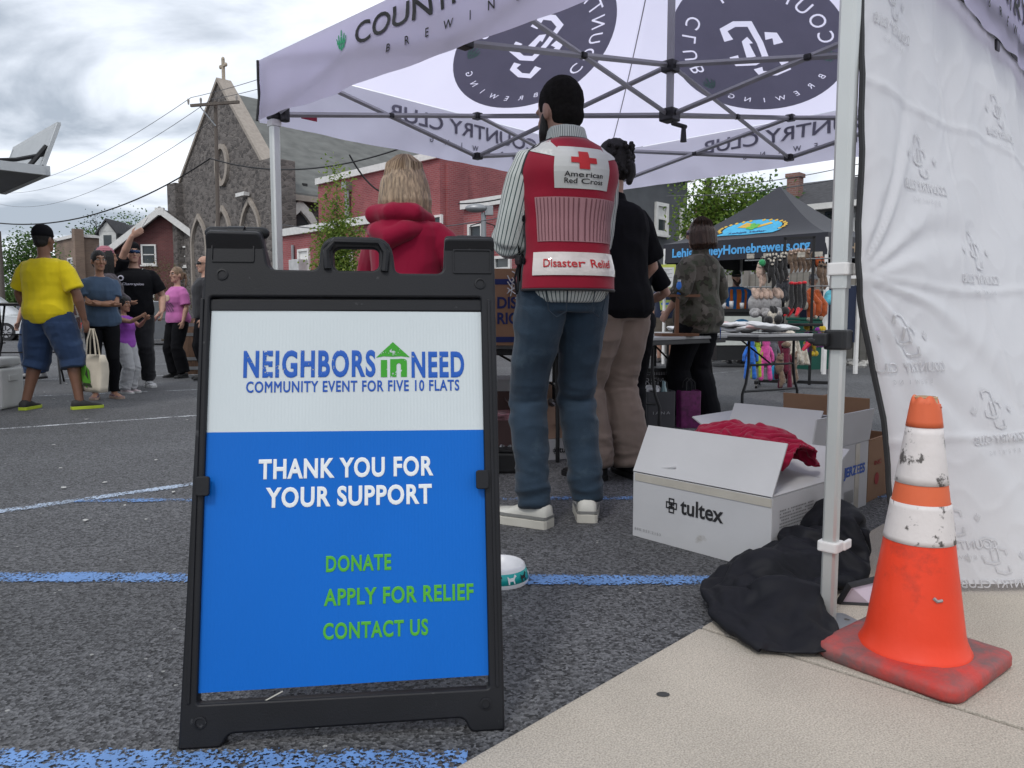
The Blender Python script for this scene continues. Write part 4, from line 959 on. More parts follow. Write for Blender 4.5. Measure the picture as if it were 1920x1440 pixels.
wl = Flat(); wl.text('THANK YOU FOR', -.190, .547, .380, .044, bold=.034, space=1.1); wl.text('YOUR SUPPORT', -.174, .485, .360, .044, bold=.034, space=1.1); wl.build('thanks_lettering', WT, bd, mt)
gl = lambda *a, **k: Flat().text(*a, **k).build('action_lettering', GT, bd, mt)
gl('DONATE', -.044, .344, .140, .035, bold=.032, space=1.1); gl('APPLY FOR RELIEF', -.048, .273, .323, .036, bold=.032, space=1.1); gl('CONTACT US', -.049, .203, .224, .035, bold=.032, space=1.1)
MB().tube([FM @ V((-.165, .072+.015, .006)), FM @ V((-.13, .104, .006))], .0016, 5).build('straw_blade', mat('dry_straw', (.5, .48, .42), .8), front)

# ------------------------------------------------------------------ traffic cone
cone = thing('traffic_cone', 'orange traffic cone with two scuffed white bands and a torn tip', 'traffic cone', (1.022, 1.868, .012), R(38))
OR = mat('cone_orange', (.78, .055, .018), .42, var=.10, vs=3, spec=.4, wear=((.36, .035, .02), .54, .2, 7), bump=.12, bs=30)
OR2 = mat('faded_orange', (.66, .13, .05), .55, var=.1, vs=5, wear=((.4, .06, .03), .62, .1, 12))
BS = mat('cone_base', (.52, .05, .04), .6, var=.15, vs=5, wear=((.15, .09, .09), .40, .22, 6), bump=.25, bs=60)
RW = mat('scuffed_reflective', (.66, .615, .60), .45, var=.05, vs=6, bump=.35, bs=20, wear=((.10, .09, .085), .555, .05, 22))
def cr_(z): return .120-(.120-.029)*(z-.04)/.64+(.012*max(0, 1-(z-.04)/.05)**2)
def ring_part(z0, z1, off, m, name, n=48, tilt=0., steps=8, jag=None, par=cone, thick=.005):
    q = MB(); rings = []
    for k in range(steps+1):
        z = z0+(z1-z0)*k/steps
        rings.append([V(((cr_(z)+off+ (.0012*noise.noise(V((math.cos(t)*3, math.sin(t)*3, z*14)))))*math.cos(t), (cr_(z)+off)*math.sin(t), z+(jag(t) if jag and k == steps else 0))) for t in [2*math.pi*i/n for i in range(n)]])
    q.loft(rings, cap=False); return q.build(name, m, par, smooth='all', solid=thick, off=-1)
bp_ = MB(); sq = roundpoly([(-.174, -.174), (.174, -.174), (.174, .174), (-.174, .174)], .045, 6)
def bz(x, y, up): return .012*noise.noise(V((x*4, y*4, 3)))+.014*max(0, (y+x)*1.0)
bp_.loft([[V((x*k, y*k, z+.006*noise.noise(V((x*9, y*9, 1))))) for x, y in sq] for k, z in ((.97, .0), (1.0, .008), (1.0, .026), (.98, .036), (.90, .04), (.78, .042))]); bp_.build('base', BS, cone, smooth='all')
MB().box((0, 0, .004), (.31, .31, .006)).build('rubber_foot', PLAS, cone)
ring_part(.03, .335, 0, OR, 'cone_body', steps=16); ring_part(.335, .66, -.001, OR2, 'upper_body')
ring_part(.318, .415, .0018, RW, 'reflective_band', thick=.0016); ring_part(.462, .602, .0008, RW, 'reflective_band', thick=.0016)
ring_part(.602, .672, .002, OR2, 'torn_tip', steps=5, jag=lambda t: .012*noise.noise(V((math.cos(t)*2.5, math.sin(t)*2.5, 5)))-.022*max(0, math.cos(t+1.2))**6)
MB().lathe([(.027, .655), (.024, .668), (.025, .676)], 24).build('foam_core', mat('tan_foam', (.5, .36, .22), .9), cone, solid=.004)
a = R(225); MB().tube([(math.cos(a)*(cr_(.2)+.002), math.sin(a)*(cr_(.2)+.002), .20), (math.cos(a+.08)*(cr_(.19)+.003), math.sin(a+.08)*(cr_(.19)+.003), .193), (math.cos(a+.2)*(cr_(.19)+.002), math.sin(a+.2)*(cr_(.19)+.002), .195)], .004, 5).build('gouge_mark', mat('grey_scuff', (.32, .3, .3), .7), cone)
# ------------------------------------------------------------------ people
def cloth(name, col, rough=.85, bs=140, bump=.15, **k): return mat(name, col, rough, bump=bump, bs=bs, spec=.2, sheen=.15, **k)
SKIN = mat('skin_tan', (.36, .19, .125), .5, var=.08, vs=12, spec=.35); SKIN2 = mat('skin_light', (.46, .27, .20), .5, var=.08, vs=12, spec=.35); SKIN3 = mat('skin_brown', (.20, .10, .065), .5, var=.08, vs=12, spec=.35); SKIN4 = mat('skin_dusky', (.30, .175, .135), .5, var=.08, vs=12, spec=.35)
HAIRB = mat('black_hair', (.009, .0075, .007), .6, var=.3, vs=30, bump=.5, bs=90, stretch=(3, 3, .6)); HAIRBR = mat('brown_hair', (.055, .03, .02), .42, var=.4, vs=25, bump=.6, bs=80, stretch=(3, 3, .5)); HAIRBL = mat('ash_blonde_hair', (.33, .24, .16), .42, var=.6, vs=26, bump=.7, bs=70, stretch=(4, 4, .35))
DENIM = cloth('dark_denim', (.024, .043, .067), bs=260, bump=.25, var=.25, vs=4, wear=((.068, .10, .128), .55, .2, 3.0)); DENIM2 = cloth('blue_denim', (.026, .05, .11), bs=220, bump=.25, var=.2, vs=4, wear=((.055, .095, .17), .6, .2, 4))
BLK = mat('black_cloth', (.0055, .0056, .0075), .9, bump=.15, bs=140, spec=.15); EYEW = mat('eye_white', (.6, .58, .55), .3, var=.02); EYED = mat('dark_iris', (.02, .014, .01), .25); LIP = mat('lip', (.30, .11, .10), .5, var=.05); LENS = mat('mirrored_lens', (.02, .05, .12), .12, .5, var=.5, vs=30)
def ik(a, b, l1, l2, pole):
    a, b = V(a), V(b); d = b-a; L_ = d.length
    if L_ > (l1+l2)*.999: b = a+d*((l1+l2)*.999/L_); d = b-a; L_ = d.length
    x = (l1*l1-l2*l2+L_*L_)/(2*L_); h = math.sqrt(max(0, l1*l1-x*x)); u = d/L_
    p = V(pole)-u*u.dot(V(pole)); p.normalize(); return a+u*x+p*h, b
MALE = [(.86, .13, .10, .0), (.90, .168, .118, -.008), (.97, .166, .118, -.008), (1.06, .152, .105, 0), (1.16, .157, .108, .004), (1.26, .170, .118, .006), (1.34, .180, .118, 0), (1.405, .165, .095, -.012), (1.44, .118, .075, -.018), (1.475, .066, .062, -.018)]
FEM = [(.86, .13, .105, .0), (.90, .172, .122, -.010), (.96, .172, .122, -.012), (1.06, .138, .1, 0), (1.13, .132, .098, .002), (1.22, .145, .118, .016), (1.29, .152, .118, .016), (1.36, .156, .098, -.004), (1.405, .140, .082, -.014), (1.44, .098, .066, -.018), (1.475, .056, .054, -.018)]
class Fig: pass
def fold(amp, sc, seed, st=(1, 1, 1), fine=.25):
    o = V((seed*3.1, seed*1.7, seed*2.3))
    def fn(p):
        q = V((p.x*sc*st[0], p.y*sc*st[1], p.z*sc*st[2]))+o
        a = noise.noise(q+V((noise.noise(q*.6), noise.noise(q*.6+V((5, 1, 3))), 0))*.8)
        return amp*((1-abs(a)*2.2)*.7+fine*noise.noise(q*2.7))
    return fn
def person(label, loc, rz, H=1.75, girth=1., fem=False, skin=SKIN, lh=None, rh=None, feet=None, hipsh=(0, 0), shsh=(0, 0), twist=0., head=(0, 0), low=0., vox=.0085,
           top=None, bottom=None, shoes=None, hair=None, face=False, group=None, kid=False, slim=1., hands=None):
    """local frame: the figure faces +Y, its right hand is at +X. lh/rh = (wrist xyz, elbow pole); lengths as for a 1.75 m figure"""
    F = Fig(); k = H/1.75; F.k = k; F.root = thing('person', label, 'person', (loc[0], loc[1], 0), rz, group)
    S = FEM if fem else MALE; sh_w = (.152 if fem else .175)
    if kid: sh_w = .14
    def lean(z):
        t = max(0, min(1, (z-.9)/.55)); return V((hipsh[0]+(shsh[0]-hipsh[0])*t, hipsh[1]+(shsh[1]-hipsh[1])*t, 0))
    def tw(z): return twist*max(0, min(1, (z-.95)/.4))
    def sec(z, off=0.):
        for a, b in zip(S, S[1:]):
            if a[0] <= z <= b[0]:
                t = (z-a[0])/(b[0]-a[0]); t = t*t*(3-2*t); break
        else: a = b = S[0] if z < S[0][0] else S[-1]; t = 0
        gz = 1+(girth-1)*max(0, 1-abs(z-1.06)/.5)
        return (a[1]+(b[1]-a[1])*t)*gz*slim+off, (a[2]+(b[2]-a[2])*t)*(1+(girth-1)*1.5*max(0, 1-abs(z-1.08)/.42))+off, a[3]+(b[3]-a[3])*t
    def tpt(z, phi, off=0.):
        """a point on the torso: phi measured from the middle of the back, positive towards the right hand"""
        rx, ry, yo = sec(z, off); e = .82; c, s = math.cos(phi), math.sin(phi)
        x = rx*math.copysign(abs(s)**e, s); y = yo-ry*math.copysign(abs(c)**e, c); a = tw(z)
        return V((x*math.cos(a)-y*math.sin(a), x*math.sin(a)+y*math.cos(a), z))+lean(z)
    F.tpt = tpt; F.sec = sec
    def torso(m, z0, z1, off, n=10, flare=0., nseg=24):
        m.loft([[tpt(z0+(z1-z0)*i/n, -2*math.pi*j/nseg, (off(z0+(z1-z0)*i/n) if callable(off) else off)) for j in range(nseg)] for i in range(n+1)])
    # joints
    a = tw(1.4); R_ = M4.Rotation(a, 3, 'Z'); SHO = {s: R_ @ V((s*sh_w*slim*(1+(girth-1)*.35), -.012, 1.383))+lean(1.4) for s in (-1, 1)}
    UA, FA = (.285, .25) if not fem else (.27, .235)
    lh = lh or ((-.27, .06, .87), (-.5, -1, 0)); rh = rh or ((.27, .06, .87), (.5, -1, 0))
    ARM = {}
    for s, h in ((-1, lh), (1, rh)): e, w = ik(SHO[s], V(h[0]), UA, FA, h[1]); ARM[s] = (SHO[s], e, w)
    feet = feet or ((-.11, 0, 8), (.11, 0, -8)); LEG = {}
    for s, f in zip((-1, 1), feet):
        hp = V((s*.09, 0, .90))+lean(.9); an = V((f[0], f[1], .085+(f[3] if len(f) > 3 else 0))); kn, an = ik(hp, an, .43, .41, (f[0]*.3, 1, 0)); LEG[s] = (hp, kn, an, f[2])
    HC = V((0, -.012+low*.35, 1.535-low))+lean(1.5); HR = M4.Rotation(R(head[0]), 3, 'Z') @ M4.Rotation(R(head[1]), 3, 'X'); hs = 1.18 if kid else 1.0
    hp_ = lambda x, y, z: HC+HR @ (V((x, y, z+.108))*hs)
    F.hp = hp_; F.ARM = ARM; F.LEG = LEG; F.HR = HR
    # body: one skin
    b = MB(); torso(b, .87, 1.47, -.012)
    nb = V((0, -.016, 1.44))+lean(1.45); b.tube([nb, (nb+HC)/2+V((0, -.004, 0)), hp_(0, -.012, -.03)], [.062 if not fem else .05, .056 if not fem else .046, .054 if not fem else .046], 14, side=(1, 0, 0))
    hd = [(-.118, .022, .02, .066), (-.112, .036, .042, .052), (-.09, .05, .062, .034), (-.06, .06, .078, .014), (-.025, .068, .091, .002), (.015, .074, .097, -.004), (.05, .0745, .0965, -.007), (.08, .066, .086, -.010), (.102, .047, .064, -.012), (.114, .026, .036, -.012)]
    if fem: hd = [(z, x*.94, y*.95, o) for z, x, y, o in hd]
    b.loft([[hp_(x*math.cos(t), o+y*math.sin(t), z) for t in [2*math.pi*i/18 for i in range(18)]] for z, x, y, o in hd])
    b.tube([hp_(0, .092, .022), hp_(0, .102, -.005), hp_(0, .112, -.026), hp_(0, .096, -.036)], [.008, .010, .013, .010], 8, round_ends=True)
    b.tube([hp_(-.04, .083, .034), hp_(0, .095, .036), hp_(.04, .083, .034)], .010, 8, round_ends=True)
    b.tube([hp_(-.02, .085, -.068), hp_(0, .092, -.066), hp_(.02, .085, -.068)], .009, 8, round_ends=True)
    for s in (-1, 1): b.ell(hp_(s*.075, -.008, -.012), (.011*hs, .02*hs, .033*hs), HR @ M4.Rotation(s*.25, 3, 'Z')); b.ell(hp_(s*.034, .066, -.022), (.024, .024, .024), nu=8, nv=6)
    for s in (-1, 1):
        sh, el, wr = ARM[s]; r0 = (.048, .049, .045, .038, .043, .037, .028) if not fem else (.042, .044, .040, .035, .038, .032, .024)
        g = 1+(girth-1)*.6
        pts = [sh+V((-s*.04, 0, .012)), sh.lerp(el, .15), sh.lerp(el, .55), el, el.lerp(wr, .25), el.lerp(wr, .6), wr]
        b.tube(pts, [r*g if i < 5 else r for i, r in enumerate(r0)], 12, round_ends=True)
        d = (wr-el).normalized(); hd_ = (hands or {}).get(s); 
        if hd_: d = V(hd_[0]).normalized(); th = V(hd_[1])
        else: th = V((0, 1, .25))
        curl = (hd_[2] if hd_ and len(hd_) > 2 else .55)
        th = (th-d*d.dot(th)).normalized(); n_ = d.cross(th)*(-s)    # palm normal
        kk = .9 if fem else 1.0
        b.tube([wr-d*.01, wr+d*.03*kk, wr+d*.065*kk, wr+d*.09*kk], [(.026*kk, .019), (.036*kk, .017), (.041*kk, .016), (.038*kk, .012)], 12, side=th, round_ends=True)
        for j, (o, L_) in enumerate(((.030, .066), (.0105, .075), (-.0095, .070), (-.029, .054))):
            p = wr+d*.085*kk+th*o*kk; dd = d.copy(); ps = [p]
            for q in range(3):
                c = curl*(.6+.25*j*.4+q*.35); dd = (d*math.cos(c*(q+.5)*.75)+n_*math.sin(c*(q+.5)*.75)); p = p+dd*L_*kk*(.45, .32, .25)[q]; ps.append(p)
            b.tube(ps, [.0095*kk, .0088*kk, .008*kk, .0068*kk], 8, round_ends=True)
        p = wr+d*.028*kk+th*.028*kk; b.tube([p, p+(d*.55+th*.6+n_*.2)*.04*kk, p+(d*.8+th*.45+n_*.35)*.075*kk], [.0125*kk, .0105*kk, .0085*kk], 8, round_ends=True)
        F.__dict__['hand_l' if s < 0 else 'hand_r'] = (wr+d*.09+n_*.02, d, th, n_)
    for s in (-1, 1):
        hp, kn, an, fa = LEG[s]; g = (1+(girth-1)*.5)*(1.04 if fem else 1)
        bk = V((0, -.012, 0)); pts = [hp+V((0, 0, .02)), hp.lerp(kn, .3), hp.lerp(kn, .7), kn, kn.lerp(an, .28)+bk, kn.lerp(an, .6)+bk*.5, an]
        b.tube(pts, [x*g for x in (.084, .080, .064, .053, .056, .043, .036)], 14, round_ends=True, side=(1, 0, 0))
        fd = V((math.sin(R(-fa)), math.cos(R(-fa)), 0)); F.__dict__['foot%d' % s] = (an, fd)
        b.tube([an+fd*-.03+V((0, 0, -.045)), an+fd*.06+V((0, 0, -.045)), an+fd*.14+V((0, 0, -.06))], [(.03, .03), (.036, .03), (.034, .018)], 10, side=fd.cross(V((0, 0, 1))), round_ends=True)
    def skin_out(m, name, mt, par=F.root, v=vox, smooth=3, disp=None, attrs=None):
        vs, fs = remesh(m, v, smooth); vs = vs*k
        me = bpy.data.meshes.new(name); me.from_pydata([tuple(p) for p in vs], [], fs); me.update()
        if disp: displace(me, disp)
        if attrs: attrs(me)
        return finish(name, me, mt, par, smooth='all')
    F.out = skin_out
    F.body = skin_out(b, 'body', skin, smooth=2)
    # clothes
    if top:
        t = MB(); z0 = top.get('hem', .88); lo = top.get('loose', .02); belly = top.get('drape', .004)
        torso(t, z0, 1.452, lambda z: lo+belly*max(0, (1.15-z)/.25)*(1 if z < 1.15 else 0)-.012*max(0, (z-1.40)/.05), 14)
        if top.get('collar'): t.tube([V((0, -.018, 1.42))+lean(1.45), V((0, -.012, top['collar']))+lean(1.5)], [(.088, .082), (.07, .068)], 16, side=(1, 0, 0))
        sl = top.get('sleeve', .5); sw = top.get('sw', .018)
        for s in (-1, 1):
            sh, el, wr = ARM[s]; tot = UA+FA; g = 1+(girth-1)*.6; f_ = .9 if fem else 1
            def at(u): return sh.lerp(el, u*2) if u <= .5 else el.lerp(wr, u*2-1)
            us = [0, .1, .25, .38] if sl <= .4 else [0, .1, .25, .4, .5, .6, .75, .88]
            us = [u for u in us if u < sl-.03]+[sl]
            base = lambda u: (.046 if u < .08 else .050 if u < .2 else .05 if u < .35 else .047 if u < .5 else .045 if u < .7 else .038 if u < .9 else .032)*f_
            rad = [(base(u)*g+sw*(1 if u > .05 else .5)+(.006 if (u == sl and sl < .45) else 0)) for u in us]
            if sl > .85: rad[-1] = base(1)+.012
            pts = [sh+V((-s*.07, 0, .022))]+[at(u) for u in us]; t.tube(pts, [.042]+rad, 14)
            if top.get('roll'): p = at(sl); d = (at(sl)-at(sl-.06)).normalized(); t.tube([p-d*.05, p-d*.045, p+d*.012, p+d*.016], [rad[-1], rad[-1]+.007, rad[-1]+.008, rad[-1]], 14)
        F.top = skin_out(t, top.get('name', 'shirt'), top['m'], disp=fold(top.get('amp', .007)*k, top.get('fs', 7)/k, loc[0]+3, top.get('st', (1, 1, .8))), smooth=4, attrs=top.get('attrs'))
    if bottom:
        t = MB(); zl = bottom.get('len', .09); lo = bottom.get('loose', .018); wz = bottom.get('waist', .99)
        torso(t, .84, wz, min(lo*.8, .012), 6)
        for s in (-1, 1):
            hp, kn, an, fa = LEG[s]; g = (1+(girth-1)*.5)*(1.04 if fem else 1); full = (hp.z-zl)/(hp.z-an.z)
            def at(u):   # 0 hip .. 1 ankle
                return hp.lerp(kn, u/.512) if u < .512 else kn.lerp(an, (u-.512)/.488)+V((0, -.008, 0))*math.sin(math.pi*(u-.512)/.488)
            base = lambda u: np.interp(u, (0, .15, .36, .512, .65, .8, 1), (.088, .086, .068, .058, .06, .05, .041))*g
            us = [x for x in (0, .12, .25, .38, .512, .62, .74, .86) if x < full-.04]+[min(full, 1.04)]
            fl_ = bottom.get('flare', .012)
            rad = [base(min(u, 1))+lo+fl_*max(0, (u-.4)) for u in us]
            pts = [hp+V((0, 0, .05))]+[at(min(u, 1))+(V((0, 0, -.3*(u-1))) if u > 1 else V()) for u in us]; t.tube(pts, [rad[0]*.95]+rad, 16, side=(1, 0, 0))
        stf = bottom.get('stack', 0); f1 = fold(bottom.get('amp', .008)*k, bottom.get('fs', 6)/k, loc[1]+5, bottom.get('st', (.8, .8, 1.3))); f2 = fold(bottom.get('stamp', .013)*k, 9/k, loc[1]+1, (.8, .8, 1.7))
        def dp(p): return f1(p)*(1 if p.z < .85*k else .4)+(f2(p)*stf*(max(0, 1-abs(p.z-.16*k)/(.2*k))+.7*max(0, 1-abs(p.z-.48*k)/(.13*k))) if stf else 0)
        F.bottom = skin_out(t, bottom.get('name', 'trousers'), bottom['m'], disp=dp, smooth=4)
    if shoes:
        for s in (-1, 1):
            an, fd = F.__dict__['foot%d' % s]; an = V((an.x, an.y, an.z-.085)); sd = fd.cross(V((0, 0, 1))); kk = .9 if fem else 1.0; wdt = shoes.get('w', 1)
            prof = [(-.075, .022, .05), (-.068, .032, .085), (-.03, .036, .10), (.02, .038, .098), (.06, .042, .078), (.10, .046, .060), (.15, .045, .052), (.185, .036, .044), (.203, .018, .034)]
            def ring(y, w, h, z0, n=14):
                out = []
                for i in range(n):
                    t = 2*math.pi*i/n; c, q = math.cos(t), math.sin(t)
                    out.append((an+fd*y*kk+sd*(w*wdt*math.copysign(abs(c)**.7, c))+V((0, 0, z0+(h-z0)*(.5+.5*math.copysign(abs(q)**.8, q)))))*k)
                return out
            u_ = MB(); u_.loft([ring(y, w, h*shoes.get('h', 1), .012) for y, w, h in prof])
            sho = u_.build('shoe', shoes['m'], F.root, smooth='all')
            so_ = MB(); st_ = shoes.get('sole_t', .028); oo = []
            for sg in (1, -1):
                for y, w, h in (prof if sg > 0 else reversed(prof)): oo.append(an+fd*y*kk*1.03+sd*(sg*(w*wdt+.005)))
            so_.loft([[(p+V((0, 0, z)))*k for p in oo] for z in (.0, st_)]); so_.build('sole', shoes.get('sole', BLACK), sho, bevel=.003)
            if shoes.get('stripe'):
                q_ = MB(); 
                for yy, w, h in ((.02, .038, .03),): q_.loft([[(p*1.0+V((0, 0, z)))*k for p in oo] for z in (st_+.004, st_+.014)])
                q_.build('sole_stripe', shoes['stripe'], sho)
    if hair:
        style, hm = hair[0], hair[1]; h_ = MB(); kx = .95 if fem else 1.0
        if style in ('short', 'crop'):
            g_ = .0775 if style == 'crop' else .081
            h_.ell(hp_(0, -.013, .030), ((g_+.002)*hs, .1015*hs, .104*hs), HR); h_.ell(hp_(0, -.036, -.03), (.066*hs, .066*hs, .06*hs), HR)
        elif style == 'tied':
            h_.ell(hp_(0, -.013, .030), (.080*hs, .100*hs, .104*hs), HR); h_.ell(hp_(0, -.045, -.02), (.066*hs, .07*hs, .07*hs), HR)
            if len(hair) > 2: h_.tube([hp_(*q) for q in hair[2]], [hair[3]*(1-.12*i) for i in range(len(hair[2]))], 10, round_ends=True)
        elif style == 'locks':
            ln = hair[2]; h_.ell(hp_(0, -.014, .030), (.086*hs, .103*hs, .110*hs), HR)
            rn = random.Random(4)
            for i in range(15):
                t = R((-112+224*i/14) if face else (-124+248*i/14)); x, y = math.sin(t)*.078, -.012-math.cos(t)*.095
                f_ = hair[3] if len(hair) > 3 else 0
                h_.tube([hp_(x*.75, y*.75, .07), hp_(x*1.06, y*1.04, .0), hp_(x*(1.1+f_), y*(1.08+f_*.5), -.10), hp_(x*(1.05+f_), y*(1.0+f_*.3), -ln+rn.uniform(-.015, .015))], [.030, .033, .030, .012], 8, round_ends=True)
        F.hair = skin_out(h_, 'hair', hm, v=vox*.8, smooth=2, disp=(lambda p: .0035*noise.noise(V((p.x*60, p.y*60, p.z*6)))) if style != 'crop' else None)
    if face:
        for s in (-1, 1):
            q = MB().ell(hp_(s*.032, .0815, .012), (.0145, .008, .0095), HR, 10, 6); q.v = [tuple(V(p)*k) for p in q.v]; e = q.build('eye', EYEW, F.root, smooth='all')
            q = MB().ell(hp_(s*.032, .087, .012), (.007, .005, .008), HR, 8, 6); q.v = [tuple(V(p)*k) for p in q.v]; q.build('iris', EYED, e, smooth='all')
            q = MB().tube([hp_(s*.015, .098, .034), hp_(s*.035, .096, .041), hp_(s*.054, .080, .034)], [.003, .0045, .003], 6); q.v = [tuple(V(p)*k) for p in q.v]; q.build('eyebrow', hair[1] if hair else HAIRB, F.root, smooth='all')
        q = MB().tube([hp_(-.024, .090, -.062), hp_(0, .099, -.060), hp_(.024, .090, -.062)], [.003, .0075, .003], 8); q.v = [tuple(V(p)*k) for p in q.v]; q.build('mouth', LIP, F.root, smooth='all')
    return F
def part(F, name, m, mt, par=None, k=None, **kw):
    k = F.k if k is None else k; m.v = [tuple(V(p)*k) for p in m.v]; return m.build(name, mt, par or F.root, **kw)
def shades(F, mt=LENS):
    m = MB(); pts = [F.hp(.076*math.sin(t), .012+.094*math.cos(t), .012) for t in [R(a) for a in range(-62, 63, 12)]]
    m.tube(pts, [(.006, .018)]*len(pts), 8, side=F.HR @ V((0, 1, 0))); part(F, 'sunglasses', m, mt, smooth=True)
    m = MB()
    for s in (-1, 1): m.tube([F.hp(s*.077, .05, .016), F.hp(s*.084, -.01, .012)], .004, 5)
    part(F, 'temple_arm', m, BLACK)
def hat(F, mt, brim=True, back=False):
    m = MB(); m.loft([[F.hp(.083*w*math.cos(t), -.012+.104*w*math.sin(t), z) for t in [2*math.pi*i/22 for i in range(22)]] for z, w in ((.02, 1.0), (.05, 1.01), (.08, .96), (.104, .84), (.124, .62), (.136, .32), (.139, .08))])
    c = part(F, 'cap', m, mt, smooth='all')
    if brim:
        s = -1 if back else 1; m = MB().grid(lambda u, v: F.hp(.075*(u*2-1)*(1-.25*v*abs(u*2-1)), s*(.06+.1*v*math.sqrt(max(.05, 1-(u*2-1)**2*.75))+.02), .045-.012*(u*2-1)**2-.01*v), 12, 4); part(F, 'brim', m, mt, par=c, smooth='all', solid=.004)
    return c
# --- the man in the red vest
def stripes(name, base, dark, per):
    m = cloth(name, base, bs=200); nt, N, L, b = nodes(m); at = N('ShaderNodeAttribute'); at.attribute_name = 'arc'
    d = N('ShaderNodeMath'); d.operation = 'DIVIDE'; d.inputs[1].default_value = per; L(at.outputs['Fac'], d.inputs[0]); f = N('ShaderNodeMath'); f.operation = 'FRACT'; L(d.outputs[0], f.inputs[0])
    r = N('ShaderNodeValToRGB'); e = r.color_ramp.elements; e[0].position = .0; e[0].color = (1, 1, 1, 1); e[1].position = .66; e[1].color = (1, 1, 1, 1)
    for p_, c in ((.70, 0), (.90, 0), (.96, 1)): q = e.new(p_); q.color = (c, c, c, 1)
    L(f.outputs[0], r.inputs[0]); mx = N('ShaderNodeMixRGB'); L(r.outputs[0], mx.inputs[0]); mx.inputs[1].default_value = dark+(1,); L(b.inputs['Base Color'].links[0].from_socket, mx.inputs[2]); L(mx.outputs[0], b.inputs['Base Color']); return m
STR = stripes('striped_shirt', (.50, .525, .50), (.04, .07, .07), .0155)
def arc_attr(F):
    def fn(me):
        k = F['k']; segs = []
        A = F['A']
        vals = []
        for vtx in me.vertices:
            p = vtx.co/k; best = None
            for s in (-1, 1):
                sh, el, wr = A[s]
                for a, b, r in ((sh, el, .06), (el, wr, .05)):
                    d = b-a; t = max(0, min(1, (p-a).dot(d)/d.length_squared)); q = a+d*t; e = (p-q).length-r
                    if best is None or e < best[0]:
                        u = d.normalized(); x = V((0, 1, 0)); x = (x-u*u.dot(x)).normalized(); y = u.cross(x); w = p-q; best = (e, math.atan2(w.dot(y), w.dot(x))*r)
            rx, ry = .17, .12; et = math.hypot(p.x/rx, p.y/ry)
            if abs(p.x) < .16 and best[0] > -.0+.0: val = math.atan2(p.x, -p.y)*.16
            else: val = best[1]
            vals.append(val+1)
        at = me.attributes.new('arc', 'FLOAT', 'POINT'); at.data.foreach_set('value', vals)
    return fn
